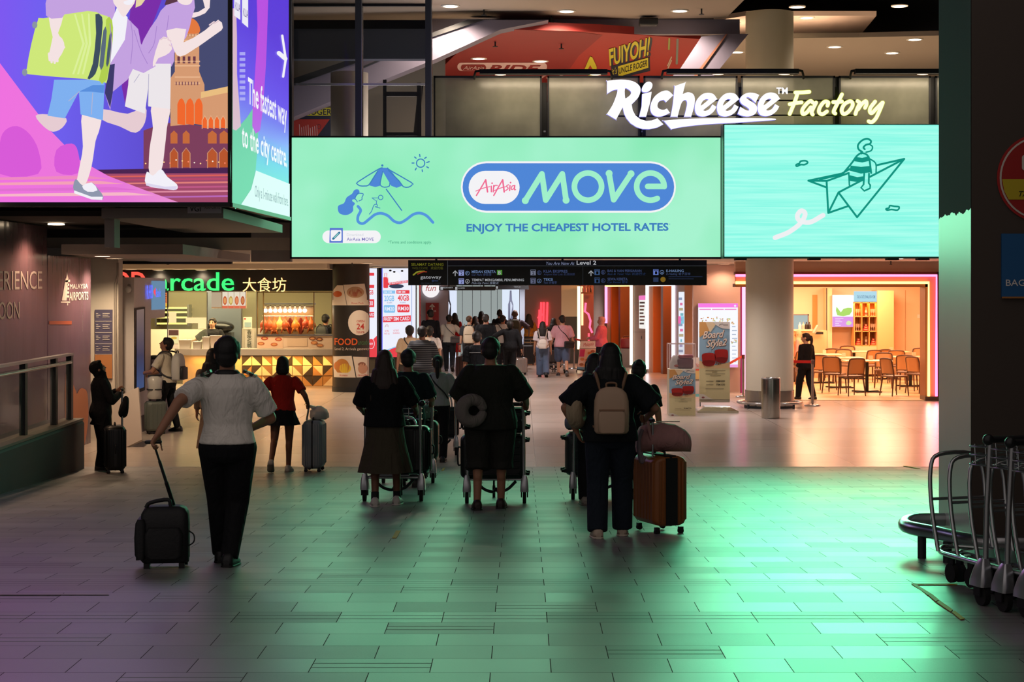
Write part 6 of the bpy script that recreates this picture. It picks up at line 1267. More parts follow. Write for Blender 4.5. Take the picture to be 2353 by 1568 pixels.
def hairmat(c):
    if c in HAIRM: return HAIRM[c]
    m = bpy.data.materials.new('hair_' + c); N, L, B = nt(m); B.inputs['Base Color'].default_value = lin(c); B.inputs['Roughness'].default_value = .6
    t = N.new('ShaderNodeTexCoord'); mp = N.new('ShaderNodeMapping'); mp.inputs['Scale'].default_value = (160, 160, 6); n = N.new('ShaderNodeTexNoise'); n.inputs['Scale'].default_value = 1
    b = N.new('ShaderNodeBump'); b.inputs['Strength'].default_value = .6; b.inputs['Distance'].default_value = .004
    L.new(t.outputs['Object'], mp.inputs[0]); L.new(mp.outputs[0], n.inputs['Vector']); L.new(n.outputs['Fac'], b.inputs['Height']); L.new(b.outputs[0], B.inputs['Normal'])
    HAIRM[c] = m; return m
def hand(mb, W, d, n, H, thumb, curl):
    d = d.normalized(); n = (n - d * n.dot(d)).normalized(); t = d.cross(n) * thumb; sk = None
    K = lambda u, v, w_: W + (d * u + t * v + n * w_) * H
    ring = lambda u, hw, ht, sh=0: [K(u, sh + hw * math.cos(a), ht * math.sin(a)) for a in [2 * PI * j / 10 for j in range(10)]]
    mb.loft([ring(-.012, .015, .013), ring(.005, .019, .012), ring(.03, .024, .0115), ring(.053, .023, .0095), ring(.058, .019, .007)], BLACK)
    for v, L_, r in ((.0185, .037, .0053), (.0065, .043, .0055), (-.0058, .040, .0053), (-.0175, .031, .0047)):
        p = K(.052, v, 0); a = curl * .5
        for k, f in enumerate((.44, .31, .27)):
            q = p + (d * math.cos(a) + n * math.sin(a) + t * v * 2.2) * L_ * f * H; mb.cap(p, q, r * H * (1 - .06 * k), r * H * (.94 - .08 * k), BLACK, 8); p = q; a += curl * .75
    p = K(.012, .018, .004); q = K(.034, .036, .010 + .008 * curl); mb.cap(p, q, .0068 * H, .0058 * H, BLACK, 8); mb.cap(q, K(.056, .037 - .012 * curl, .016 + .02 * curl), .0057 * H, .0046 * H, BLACK, 8)
def person(label, px, fy, hy, face=0.0, H=None, D=None, w=1.0, lean=0.0, feet=((-.05, .06, 0), (.05, -.06, 0)), armL=None, armR=None, head=(0, 0), top=None, bot=None, hair=('short', '17120f'), shoe=('1a1a1c', '1a1a1c'), skin='tan', vox=None, group=None, facey=False, curl=(.5, .5), width=None):
    if D is not None: g = V(((px - PX) / F * D, D, gz(D)))
    else: g = fl(px, fy)
    D_ = g.y
    if H is None: H = (fy - hy) / F * D_
    vox = vox or (.0085 if D_ < 20 else .0105 if D_ < 32 else .014)
    root = thing('person', label, 'person', tuple(g), face * PI / 180, group)
    w_ = w
    sl = math.tan(lean * PI / 180)
    def S(x, y, z): return V((x * H, (y + sl * max(0, z - .55)) * H, (z - max(0, z - .55) * (1 - math.cos(lean * PI / 180)) * .9) * H))
    # ground under the feet follows the ramp
    R2 = Matrix.Rotation(face * PI / 180, 3, 'Z')
    def gd(x, y): p = R2 @ V((x * H, y * H, 0)); return (gz(g.y + p.y) - g.z) / H
    hip = []; ank = []
    drop = 0.0
    for s, (fx, fyy, fz) in zip((-1, 1), feet):
        a = V((fx, fyy - (.03 if fz > .02 else 0), .043 + fz + gd(fx, fyy))); ank.append(a)
        h = V((s * .052 * w_, 0, .53)); dd = math.hypot(a.x - h.x, a.y - h.y); need = a.z + math.sqrt(max(.05, .4835 ** 2 - dd * dd)); drop = max(drop, .53 - need)
    hz = .53 - max(0, drop)
    off = hz - .53
    def T(x, y, z): q = S(x, y, z); q.z += off * H; return q
    body = MB(); knees = []
    for s in (0, 1):
        h = T((-1, 1)[s] * .052 * w_, 0, .53); a = ank[s] * H
        k, a = ik(h, a, .245 * H, .2405 * H, V((0, 1, .1))); knees.append((h, k, a))
        body.cap(h, k, .05 * H * w_, .033 * H, BLACK, 12); body.cap(k, a, .031 * H, .0215 * H, BLACK, 12)
        cdir = (a - k).normalized(); bk = V((0, -1, 0)); bk = (bk - cdir * bk.dot(cdir)).normalized(); body.cap(k + (a - k) * .2 + bk * .008 * H, k + (a - k) * .42 + bk * .008 * H, .031 * H, .027 * H, BLACK, 10)
        f0 = a + V((0, 0, -.02 * H)); body.cap(f0, f0 + V((0, .075 * H, -.008 * H)), .02 * H, .017 * H, BLACK, 8)
    rings = lambda data, ex=0.0, ww=1.0: [[T((rx * ww + ex) * math.cos(2 * PI * j / 20), yc + (ry * (.5 + .5 * ww) + ex) * math.sin(2 * PI * j / 20), z) for j in range(20)] for z, rx, ry, yc in data]
    TORSO = [(.465, .06, .05, 0), (.49, .085, .066, -.004), (.53, .093, .073, -.006), (.575, .086, .067, -.002), (.625, .076, .058, .004), (.68, .083, .062, .004), (.735, .092, .066, .002), (.783, .092, .062, -.002), (.808, .076, .05, -.004), (.823, .056, .042, -.004), (.842, .038, .034, -.004)]
    body.loft(rings(TORSO, 0, w_), BLACK)
    sh = [T(s * .105 * (.6 + .4 * w_), -.004, .792) for s in (-1, 1)]
    # neck and head
    nk0 = T(0, -.006, .815); yaw, pit = head[0] * PI / 180, head[1] * PI / 180
    piv = T(0, -.004, .85); HR = Matrix.Rotation(yaw, 3, 'Z') @ Matrix.Rotation(-pit, 3, 'X')
    HK = 1.09
    HD = lambda x, y, z: piv + HR @ V((x * H, (y + .004) * H, (z - .862) * H)) * HK
    def hball(mbx, c, r):
        mbx.loft([[HD(c[0] + r[0] * math.sin(t) * math.cos(2 * PI * j / 14), c[1] + r[1] * math.sin(t) * math.sin(2 * PI * j / 14), c[2] - r[2] * math.cos(t)) for j in range(14)] for t in [PI * (i + .03) / 8.06 for i in range(9)]], BLACK)
    body.cap(nk0, HD(0, .004, .885), .036 * H * (.7 + .3 * w_), .033 * H, BLACK, 12)
    hball(body, (0, -.002, .945), (.0445, .055, .053)); hball(body, (0, .014, .912), (.037, .044, .044)); hball(body, (0, .03, .886), (.022, .022, .016))
    body.cap(HD(0, .054, .932), HD(0, .066, .913), .006 * H, .0085 * H, BLACK, 8)
    for s in (-1, 1): hball(body, (s * .046, -.004, .925), (.006, .013, .018)); hball(body, (s * .018, .047, .938), (.012, .008, .006))
    hball(body, (0, .052, .897), (.014, .006, .004))
    arms = []
    for s, A in ((0, armL), (1, armR)):
        sg = (-1, 1)[s]; tgt = A if A else (sg * .15, .02, .47, sg * .4, -1, 0)
        W = V(tgt[:3]) * H + V((0, 0, off * H)); pole = V(tgt[3:6]) if len(tgt) > 3 else V((sg * .5, -1, -.2))
        e, W = ik(sh[s], W, .172 * H, .15 * H, pole); arms.append((sh[s], e, W))
        body.cap(sh[s], e, .031 * H * (.6 + .4 * w_), .024 * H, BLACK, 12); body.cap(e, W, .0245 * H, .0165 * H, BLACK, 12)
        d = (W - e).normalized(); pn = V((-sg, 0, 0)) if abs(d.x) < .7 else V((0, 0, -1))
        if len(tgt) > 6: pn = V(tgt[6:9])
        hand(body, W, d, pn, H, 1 if pn.cross(d).dot(V((0, 0, 1))) == 0 else (1 if d.cross(pn).dot(V((0, 1, .3))) > 0 else -1), curl[s])
    fuse(body, 'body', root, SKINS[skin], vox, 2, .45)
    # ---- clothes
    if top:
        tm, hem, slv, ease_ = top['m'], top.get('hem', .5), top.get('sleeve', .75), top.get('ease', .012)
        g_ = MB(); dat = [r for r in TORSO if r[0] > hem + .02]; i0 = [r for r in TORSO if r[0] <= hem + .02]
        base = i0[-1] if i0 else TORSO[1]
        dat = [(hem, max(base[1], dat[0][1]) * 1.0, max(base[2], dat[0][2]), base[3])] + dat
        if hem < .55: dat = [(z, rx + max(0, (.7 - z)) * .02, ry + max(0, .7 - z) * .02, yc) for z, rx, ry, yc in dat]
        dat[-1] = (.84, .045, .041, -.004); rr = rings(dat, ease_, w_); g_.loft(rr, BLACK)
        for s in (0, 1):
            a, e, W = arms[s]
            if slv <= 1: q = a + (e - a) * slv; g_.cap(a, q, (.03 + ease_ * .6) * H * (.6 + .4 * w_), (.031 + ease_ * 1.1) * H, BLACK, 14, True); g_.cap(a, a + (q - a) * .5, (.03 + ease_ * .6) * H * (.6 + .4 * w_), (.034 + ease_) * H, BLACK, 14)
            else:
                q = e + (W - e) * min(1, slv - 1); g_.cap(a, e, (.03 + ease_ * .6) * H * (.6 + .4 * w_), (.03 + ease_ * .5) * H, BLACK, 14); g_.cap(e, q, (.03 + ease_ * .5) * H, (.022 + ease_ * .5) * H, BLACK, 14, True)
        fuse(g_, top.get('name', 'shirt'), root, tm, vox * 1.15, 4, .5)
    if bot:
        bm_ = bot['m']; kind = bot['kind']
        if kind in ('trousers', 'shorts'):
            g_ = MB(); wl = bot.get('wide', .012); dat = [(z, rx, ry, yc) for z, rx, ry, yc in TORSO if z <= bot.get('waist', .59)] ; g_.loft(rings(dat, .009 + wl * .3, w_), BLACK)
            hemf = bot.get('len', 1.0)
            for s in (0, 1):
                h, k, a = knees[s]; r0 = (.052 * w_ + wl * .6) * H; r1 = (.034 + wl) * H; r2 = (.0225 + wl * bot.get('flare', 1.0)) * H
                if hemf <= 1.0:
                    if kind == 'shorts': q = h + (k - h) * hemf; g_.cap(h, h + (q - h) * .4, r0, r0 * .95, BLACK, 14); g_.cap(h, q, r0, r1 + .006 * H, BLACK, 14, True)
                    else: g_.cap(h, k, r0, r1, BLACK, 14); g_.cap(k, k + (a - k) * .985 + V((0, 0, -.012 * H)), r1, r2, BLACK, 14, True)
                else: q = k + (a - k) * (hemf - 1); g_.cap(h, k, r0, r1, BLACK, 14); g_.cap(k, q, r1, r1 * 1.05, BLACK, 14, True)
            fuse(g_, bot.get('name', kind), root, bm_, vox * 1.15, 4, .5)
        else:
            z0, z1, wd = bot.get('waist', .61), bot['hem'], bot['width']; g_ = MB(); n = 40; rr = []
            midx = (ank[0].x + ank[1].x) / 2; midy = (ank[0].y + ank[1].y) / 2
            for i in range(9):
                u = i / 8; z = z0 + (z1 - z0) * u; rx = (.08 * w_ + .012) * (1 - min(1, u * 2.2)) + (.104 * w_) * min(1, u * 2.2) if u < .45 else .104 * w_ + (wd - .104 * w_) * ((u - .45) / .55)
                ry = rx * (.8 if u < .3 else .86); ring = []
                for j in range(n): a = 2 * PI * j / n; f = 1 + bot.get('pleat', .04) * u * math.cos(bot.get('np', 9) * a + .7); q = T(rx * f * math.cos(a), ry * f * math.sin(a), z); q.x += midx * u * .4 * H; q.y += midy * u * .4 * H; ring.append(q)
                rr.append(ring)
            g_.loft(rr, bm_, True); g_.build(bot.get('name', 'skirt'), root, False)
    # ---- hair or scarf
    hk, hc = hair; hm = hairmat(hc) if hk != 'hijab' else cloth(hc); g_ = MB()
    if hk == 'bald': hm = SKINS[skin]
    if hk in ('short', 'long', 'ponytail', 'bun', 'bob'):
        hball(g_, (0, -.006, .952), (.049, .057, .052)); hball(g_, (0, -.024, .925), (.045, .04, .044)); hball(g_, (0, .024, .975), (.036, .028, .02))
        if hk == 'short':
            for s in (-1, 1): hball(g_, (s * .042, .002, .95), (.01, .03, .028))
    if hk == 'bald': hball(g_, (0, -.012, .944), (.0455, .05, .05))
    if hk == 'long':
        ln = -.155; g_.loft([[HD(rx * math.cos(2 * PI * j / 16), yc + ry * math.sin(2 * PI * j / 16), .93 + dz) for j in range(16)] for dz, rx, ry, yc in ((.02, .043, .034, -.03), (-.02, .053, .046, -.026), (-.06, .06, .044, -.032), (-.1, .066, .038, -.044), (-.14, .068, .034, -.052), (-.165, .06, .026, -.056), (-.185, .04, .014, -.06))], BLACK)
        rh = random.Random(int(px))
        for s in (-1, 1): g_.cap(HD(s * .045, .012, .945), HD(s * .052, .0, .85), .012 * H, .014 * H, BLACK, 8)
        for k in range(11):
            a_ = PI * (1.02 + .96 * k / 10) + rh.uniform(-.08, .08); z_ = rh.uniform(.69, .735) ; g_.cap(HD(.06 * math.cos(a_), -.026 + .042 * math.sin(a_), .88), HD(.079 * math.cos(a_) + rh.uniform(-.006, .006), -.034 + .036 * math.sin(a_), .8), .013 * H, .014 * H, BLACK, 8); g_.cap(HD(.079 * math.cos(a_), -.034 + .036 * math.sin(a_), .8), HD(.08 * math.cos(a_) + rh.uniform(-.012, .012), -.04 + .03 * math.sin(a_), z_), .014 * H, .005 * H, BLACK, 8)
    if hk == 'bob': g_.loft([[HD(rx * math.cos(2 * PI * j / 16), yc + ry * math.sin(2 * PI * j / 16), .93 + dz) for j in range(16)] for dz, rx, ry, yc in ((.02, .046, .036, -.02), (-.03, .054, .046, -.018), (-.06, .05, .04, -.018), (-.075, .03, .02, -.02))], BLACK)
    if hk == 'ponytail': pts = [HD(*p) for p in ((0, -.05, .955), (0, -.075, .945), (0, -.082, .9), (0, -.075, .84), (0, -.066, .79))]; [g_.cap(pts[i], pts[i + 1], (.016, .02, .022, .019)[i] * H, (.02, .022, .019, .008)[i] * H, BLACK, 10) for i in range(4)]
    if hk == 'bun': hball(g_, (0, -.045, .985), (.026, .026, .024))
    if hk == 'hijab':
        hball(g_, (0, -.008, .945), (.053, .06, .06)); hball(g_, (0, -.004, .9), (.05, .05, .05)); hball(g_, (0, .02, .98), (.036, .034, .018))
        g_.loft([[T(rx * math.cos(2 * PI * j / 20), yc + ry * math.sin(2 * PI * j / 20), z) for j in range(20)] for z, rx, ry, yc in ((.895, .045, .045, 0), (.86, .05, .05, .0), (.83, .075, .06, 0), (.79, .118, .078, .0), (.74, .11, .08, .004), (.72, .09, .07, .004))], BLACK)
    if hk != 'none': fuse(g_, {'hijab': 'headscarf', 'bald': 'shaved_hair'}.get(hk, 'hair'), root, hm if hk != 'bald' else mat('5a4434', .7), max(.007, vox * .85), 3, .5)
    if facey:
        for s in (-1, 1): b = MB(); b.ball(HD(s * .0185, .0535, .9345), (.0085 * H, .006 * H, .005 * H), mat('14100e', .2), 8, 6); b.build('eye', root, False)
        b = MB(); b.loft([[HD(x * .016, .0565, .8975 + z * .003) for x, z in ((-1, 0), (-.4, 1), (.4, 1), (1, 0), (.4, -1), (-.4, -1))], [HD(x * .016, .05, .8975 + z * .003) for x, z in ((-1, 0), (-.4, 1), (.4, 1), (1, 0), (.4, -1), (-.4, -1))]], mat('8a4a40', .5)); b.build('mouth', root, False)
        for s in (-1, 1): b = MB(); b.cap(HD(s * .01, .053, .945), HD(s * .028, .05, .947), .003 * H, .002 * H, hairmat(hc if hk != 'hijab' else '17120f'), 6); b.build('eyebrow', root, False)
    # ---- shoes
    for s in (0, 1):
        h, k, a = knees[s]; fz = feet[s][2]; pitch = -min(1.1, fz * 11) if fz > .02 else 0.0
        slope = math.atan2(gd(feet[s][0], feet[s][1] + .06) - gd(feet[s][0], feet[s][1]), .06) if fz <= .02 else 0
        RM = Matrix.Rotation(pitch + slope, 3, 'X') @ Matrix.Rotation((-1, 1)[s] * -.1, 3, 'Z')
        for nm, mm, prof in (('sole', mat(shoe[1], .6), None), ('shoe', mat(shoe[0], .5), 1)):
            b = MB(); rr = []
            for y, wd, ht in ((-.048, .012, .03), (-.044, .022, .046), (-.03, .026, .058), (0, .027, .06), (.03, .027, .05), (.06, .029, .036), (.085, .027, .026), (.1, .02, .02), (.108, .008, .015)):
                z0, z1 = (.0, .011) if prof is None else (.009, ht); ww = wd * (1.08 if prof is None else 1.0); rr.append([a + RM @ V((xx * ww * H, y * H, (z0 + (z1 - z0) * zz - .042) * H)) for xx, zz in ((-1, 0), (-1, .45), (-.8, .8), (-.4, 1), (.4, 1), (.8, .8), (1, .45), (1, 0))])
            b.loft(rr, mm, True)
            if prof is None: sole_b = b
            else: so = b.build('shoe', root, False); ROOTM[so.name] = ROOTM[root.name].copy(); sole_b.build('sole', so, False)
    def W_(x, y, z): return ROOTM[root.name] @ T(x, y, z)
    root_info[root.name] = dict(T=T, W=W_, H=H, arms=arms, knees=knees, face=face * PI / 180)
    return root
root_info = {}
def addpart(root, name, fn):                           # an extra piece of clothing, fn(mb, T) in the person's own frame
    b = MB(); I = root_info[root.name]; fn(b, I['T'], I['H'], I); return b.build(name, root, False)
def tee(c, **k): return dict(m=cloth(c), **k)
def tr(c, kind='trousers', **k): return dict(m=cloth(c), kind=kind, **k)
def backpack(root, label, c1, c2, w_=.3, h=.42, d=.15, z=.70, cat='backpack', two=None, strap=None):
    I = root_info[root.name]; H = I['H']; o = I['W'](0, -.075 * 1.0 - .01, z); t = thing('backpack', label, cat, tuple(o), I['face'])
    m1, m2 = mat(c1, .6, bump=.2, bscale=90), mat(c2, .55)
    b = MB(); rr = []
    for zz, sx, sy in ((-.5, .7, .7), (-.49, .86, .86), (-.44, .97, 1), (-.1, 1, 1), (.2, .97, .96), (.36, .85, .82), (.45, .62, .62), (.495, .3, .35)): rr.append([V((x * sx, -d * .5 + y * sy, zz * h)) for x, y in rrect2(w_ / 2, d / 2, .05, 4)])
    b.loft(rr, m1); b.build('bag_body', t, False)
    b = MB(); rr = []
    for zz, sx in ((-.46, .8), (-.44, .92), (-.2, .95), (-.04, .9), (-.01, .75)): rr.append([V((x * sx, -d - .02 + y, zz * h)) for x, y in rrect2(w_ * .42, .03, .025, 4)])
    b.loft(rr, mat(two or c1, .6)); b.build('front_pocket', t, False)
    b = MB(); b.box((0, -d - .005, .01 * h), (w_ * .72, .012, .012), m2); b.build('zip', t, False)
    b = MB(); b.tube(ease([(-.04, -d * .4, .47 * h), (-.035, -d * .4, .57 * h), (.035, -d * .4, .57 * h), (.04, -d * .4, .47 * h)], 4), .009, m2, 8); b.build('grab_handle', t, False)
    for s in (-1, 1):
        b = MB(); P = [V((s * w_ * .3, .0, .4 * h)), V((s * .075 * H, .02, (.825 - z) * H + .02)), V((s * .08 * H, .085 * H + .03, (.845 - z) * H)), V((s * .085 * H, .16 * H, (.77 - z) * H)), V((s * .085 * H, .16 * H, (.68 - z) * H)), V((s * .1 * H, .06 * H, (.6 - z) * H)), V((s * w_ * .42, -.02, -.4 * h))]
        b.tube(ease(P, 4), .014, mat(strap or c2, .6), 6); b.build('shoulder_strap', t, False)
    return t
def crossbag(root, label, c, side=1, z=.56, w_=.26, h=.18, y=-.1, name='shoulder_bag'):
    I = root_info[root.name]; H = I['H']; o = I['W'](side * .11, y, z); t = thing(name, label, 'bag', tuple(o), I['face'] + side * .5)
    b = MB(); b.box((0, 0, 0), (w_, .09, h), mat(c, .55), bev=.03); b.build('bag_body', t, False)
    b = MB(); b.box((0, -.03, h * .28), (w_ * .96, .07, h * .34), mat(c, .45), bev=.02); b.build('flap', t, False)
    b = MB(); P = [I['W'](side * .115, y + .0, z + .06), I['W'](side * .06, -.088, .68), I['W'](-side * .02, -.088, .755), I['W'](-side * .062, -.064, .815), I['W'](-side * .066, 0.0, .838), I['W'](-side * .05, .07, .80), I['W'](side * .06, .09, .66), I['W'](side * .125, .0, z + .06)]
    b.tube(ease(P, 4), .012, mat(c, .6), 6); b.build('strap', t)
    return t
# ---------------- the near walkers
pil = person('pilot in a white short sleeved uniform shirt and black trousers pulling a black cabin bag', 523, 1300, 757, 0, w=1.12, feet=((-.05, .13, 0), (.012, -.03, 0)), armL=(-.25, -.19, .604, -.25, -1, 0), armR=(.085, .17, .60, 1, -.6, -.3), head=(4, -12),
    top=tee('e9e4da', hem=.543, sleeve=.82, ease=.015), bot=tr('121317', wide=.016, waist=.6, flare=.95), hair=('short', '0e0c0b'), shoe=('15171a', '0c0c0d'), curl=(1.5, 1.2))
for s in (-1, 1): addpart(pil, 'epaulette', lambda b, T, H, I, s=s: [b.box(T(s * (.075 + k * .014), -.006, .848 - k * .0062), (.02 if k != 1 else .02, .075, .02), mat('15161b', .5) if k % 2 == 0 else mat('9a9484', .4), R=Matrix.Rotation(s * .42, 3, 'Y')) for k in range(4)])
addpart(pil, 'collar', lambda b, T, H, I: b.loft([[T(r * math.cos(2 * PI * j / 20), -.004 + r * .95 * math.sin(2 * PI * j / 20), z) for j in range(20)] for r, z in ((.05, .825), (.047, .852), (.041, .855), (.041, .83))], cloth('e9e4da')))
addpart(pil, 'neck_strap', lambda b, T, H, I: b.loft([[T(r * math.cos(2 * PI * j / 20), -.006 + r * .98 * math.sin(2 * PI * j / 20), z - .012 * math.sin(2 * PI * j / 20)) for j in range(20)] for r, z in ((.057, .828), (.053, .846), (.049, .846), (.05, .828))], mat('101014', .6)))
addpart(pil, 'belt', lambda b, T, H, I: b.loft([[T(r * 1.12 * math.cos(2 * PI * j / 24), r * .82 * math.sin(2 * PI * j / 24), z) for j in range(24)] for r, z in ((.094, .572), (.094, .592))], BLACK, True, False))
coat = person('woman with long dark hair and a long beige coat walking behind the pilot', 489, 1074, 798, 0, w=1.0, armL=(-.14, .04, .46, -.4, -1, 0), armR=(.12, .1, .5, .4, -1, 0), top=tee('8d7866', hem=.5, sleeve=1.9), bot=dict(m=cloth('8d7866'), kind='skirt', hem=.17, width=.135, waist=.6, name='coat_skirt'), hair=('long', '15100e'), shoe=('2a2420', '1a1614'))
red = person('girl in a red short sleeved top and navy skirt wheeling a grey suitcase', 650, 1085, 818, 0, w=1.08, feet=((-.075, -.16, .05), (.045, .02, 0)), armL=(-.145, .02, .56, -.5, -.8, 0), armR=(.21, .05, .585, .4, -1, -.2), top=tee('b3261c', hem=.53, sleeve=.7), bot=dict(m=cloth('12141c'), kind='skirt', hem=.415, width=.155, waist=.585, pleat=.08, np=12), hair=('bob', '120f0e'), shoe=('b9b2aa', '8a847c'), skin='brown', curl=(.6, 1.5))
mach = person('man in a white shirt with a white backpack bending over a ticket machine', 386, 992, 782, 78, H=1.62, w=1.0, lean=8, feet=((-.05, .07, 0), (.05, -.09, 0)), armL=(-.1, .24, .62, -.6, -.6, -.4), armR=(.1, .25, .6, .6, -.6, -.4), head=(10, -22), top=tee('cfc6b4', hem=.52, sleeve=.75), bot=tr('15181c', wide=.012), hair=('short', '14100e'), shoe=('1c1a1a', '101010'), facey=True)
backpack(mach, 'white and dark backpack on the man bending over the ticket machine', 'c8c8c4', '2a2c30', .3, .46, .16, .69, two='20242a', strap='2a2c30')
pho = person('person in a dark headscarf and long dark clothes looking down at a phone', 232, 1081, 826, -62, w=1.15, feet=((-.05, .03, 0), (.05, -.02, 0)), armL=(-.06, .17, .72, -.6, -.5, -.6), armR=(.07, .16, .7, .6, -.5, -.6), head=(0, -24), top=tee('17171b', hem=.42, sleeve=1.92, ease=.02, name='tunic'), bot=tr('141416', wide=.028), hair=('hijab', '121214'), shoe=('3a3432', '6a625c'), facey=True, curl=(1.0, .9))
lw = person('woman with long brown hair, a black top and olive culottes pushing a luggage trolley', 884, 1162, 801, 0, w=1.22, feet=((-.055, -.08, 0), (.075, .06, 0)), armL=(-.16, .2, .6, -.35, -1, -.5), armR=(.19, .2, .6, .4, -1, -.5), top=tee('101315', hem=.515, sleeve=.92, ease=.02), bot=dict(m=cloth('4a4436'), kind='skirt', hem=.225, width=.172, waist=.585, pleat=.06, np=7, name='culottes'), hair=('long', '2e211a'), shoe=('c9c4bc', 'ded8d0'), skin='brown', curl=(1.5, 1.5))
for s in (0, 1): addpart(lw, 'sock', lambda b, T, H, I, s=s: b.cap(I['knees'][s][2] + V((0, 0, .0)), I['knees'][s][2] + (I['knees'][s][1] - I['knees'][s][2]) * .2, .026 * H, .0255 * H, mat('15161a', .8), 12, True))
man2 = person('man in a dark teal tee pushing the second trolley of the left group', 938, 1119, 797, 0, w=1.1, feet=((-.05, .1, 0), (.06, -.04, 0)), armL=(-.12, .2, .6, -.35, -1, -.5), armR=(.16, .2, .6, .35, -1, -.5), top=tee('18252a', hem=.5, sleeve=.85, ease=.02), bot=tr('1a1c20', wide=.02), hair=('short', '12100f'), curl=(1.5, 1.5))
pony = person('woman with a dark ponytail and a pale grey tee pushing the third trolley', 1006, 1061, 815, 0, w=1.05, armL=(-.14, .19, .6, -.35, -1, -.5), armR=(.16, .19, .6, .35, -1, -.5), top=tee('a9aaa4', hem=.53, sleeve=.85, ease=.018), bot=tr('131418', wide=.016), hair=('ponytail', '14110f'), curl=(1.5, 1.5))
addpart(pony, 'bag_strap', lambda b, T, H, I: b.tube(ease([T(-.07, -.05, .82), T(-.02, -.085, .74), T(.06, -.09, .66), T(.1, -.06, .6)], 4), .01, BLACK, 6))
strp = person('tall man in a dark striped tee ahead of the left trolley group', 970, 947, 748, 0, D=34, H=1.72, w=1.12, feet=((-.05, .1, 0), (.05, -.12, .03)), armL=(-.16, .08, .5, -.5, -1, 0), armR=(.2, .06, .47, .5, -1, 0), top=dict(m=striped('26282c', '6a6c6c', 7.5), hem=.5, sleeve=.9, ease=.02), bot=tr('3a3c40', wide=.02), hair=('short', '14110f'))
cen = person('stout man in a dark olive tee and long shorts pushing the middle trolley', 1127, 1170, 772, 0, w=1.32, feet=((-.075, -.06, 0), (.06, .05, 0)), armL=(-.19, .2, .6, -.5, -1, -.5), armR=(.21, .2, .6, .5, -1, -.5), head=(-4, 0), top=tee('242620', hem=.47, sleeve=.98, ease=.028), bot=tr('2a2a26', kind='shorts', len=1.22, wide=.034, waist=.59), hair=('short', '15120f'), shoe=('2a1c18', '181210'), skin='tan', curl=(1.5, 1.5))
bpw = person('woman with long black hair, dark clothes and beige sneakers carrying a beige backpack', 1402, 1234, 783, 0, w=1.15, feet=((-.068, -.07, 0), (.066, .07, 0)), armL=(-.17, .03, .55, -.9, -.5, 0), armR=(.2, .1, .62, .6, -.9, -.2), head=(0, -6), top=tee('14191d', hem=.5, sleeve=.92, ease=.032), bot=tr('1c2530', wide=.022, flare=1.35, waist=.59), hair=('long', '0c0a0a'), shoe=('c4b19c', 'd8cbb8'), curl=(.6, 1.4))
backpack(bpw, 'small beige backpack on the long haired woman in the foreground', 'c2a388', '8a6a50', .285, .38, .13, .665, strap='8a6a50')
hid = person('person in black half hidden behind the woman with the beige backpack, pushing a trolley', 1366, 1160, 806, 0, w=1.05, feet=((-.065, -.03, 0), (.05, .1, 0)), armL=(-.14, .2, .6, -.35, -1, -.5), armR=(.16, .2, .6, .35, -1, -.5), top=tee('16181c', hem=.5, sleeve=1.8), bot=tr('111216', wide=.018), hair=('long', '120e0d'), shoe=('8a8078', '6a625c'), curl=(1.5, 1.5))
gir = person('girl in a black top just right of the woman with the beige backpack', 1468, 1148, 825, 0, w=1.05, armL=(-.12, .14, .6, -.5, -.8, 0), armR=(.155, .02, .46, .5, -1, 0), top=tee('101114', hem=.5, sleeve=.75), bot=tr('16171b', wide=.014), hair=('bun', '110e0d'), shoe=('2a2624', '1a1816'))
# ---------------- the crowd in the hall
def cr(label, px, hy, D, H, **k):
    return person(label, px, 0, 0, k.pop('face', 0), H=H, D=D, **k)
cream = cr('man in a cream shirt with a dark sling bag at the phone card panel', 941, 743, 36.7, 1.68, w=1.1, lean=10, top=tee('d8b890', hem=.5, sleeve=.85, ease=.02), bot=tr('4a4640'), head=(0, -15)); crossbag(cream, 'dark bag slung across the man in the cream shirt', '1c1c20', 1, .55)
bend = cr('man in a white tee bending forward beside the man in cream', 986, 755, 39, 1.68, lean=30, w=1.05, top=tee('dcd2c8', hem=.5, sleeve=.85), bot=tr('3c3e44'), head=(0, -30))
wht = cr('man in a white shirt with a grey sling bag striding away', 1032, 722, 51.5, 1.72, w=1.12, feet=((-.05, .12, 0), (.06, -.16, .05)), armL=(-.17, .02, .49, -.5, -1, 0), armR=(.24, .1, .55, .5, -.7, 0), top=tee('d9d2c2', hem=.52, sleeve=.85), bot=tr('24262c', wide=.016)); crossbag(wht, 'grey sling bag of the man in the white shirt', '5a5a5c', 1, .57, .3, .2)
rdw = cr('woman in a long red dress at the end of the hall', 1045, 715, 59, 1.66, w=1.0, top=tee('c01f22', hem=.52, sleeve=1.6), bot=dict(m=cloth('c01f22'), kind='skirt', hem=.2, width=.13, name='dress_skirt'), hair=('long', '15100e'))
bald = cr('balding man in a grey tee with a cream backpack', 1078, 724, 49.8, 1.7, w=1.1, head=(-35, 0), top=tee('3c3e42', hem=.5), bot=tr('3a3a3c'), hair=('bald', '15100e'), skin='light'); backpack(bald, 'cream backpack on the balding man', 'd8c8ac', '9a8a70', .32, .5, .18, .68)
wdh = cr('woman with long dark hair and a white blouse beside the balding man', 1092, 725, 54, 1.62, top=tee('d8d0c8', sleeve=1.3), bot=tr('1c1c20'), hair=('long', '1a1210'))
rdt = cr('woman in a red top far down the hall', 1106, 712, 60.5, 1.7, top=tee('b82a1c'), bot=tr('1c1c20'), hair=('long', '120e0c'))
dkt = cr('broad man in a black tee in the middle of the crowd', 1116, 721, 48, 1.76, w=1.22, top=tee('15171b', sleeve=.9, ease=.02), bot=tr('1a1c20'), hair=('short', '2a2420'))
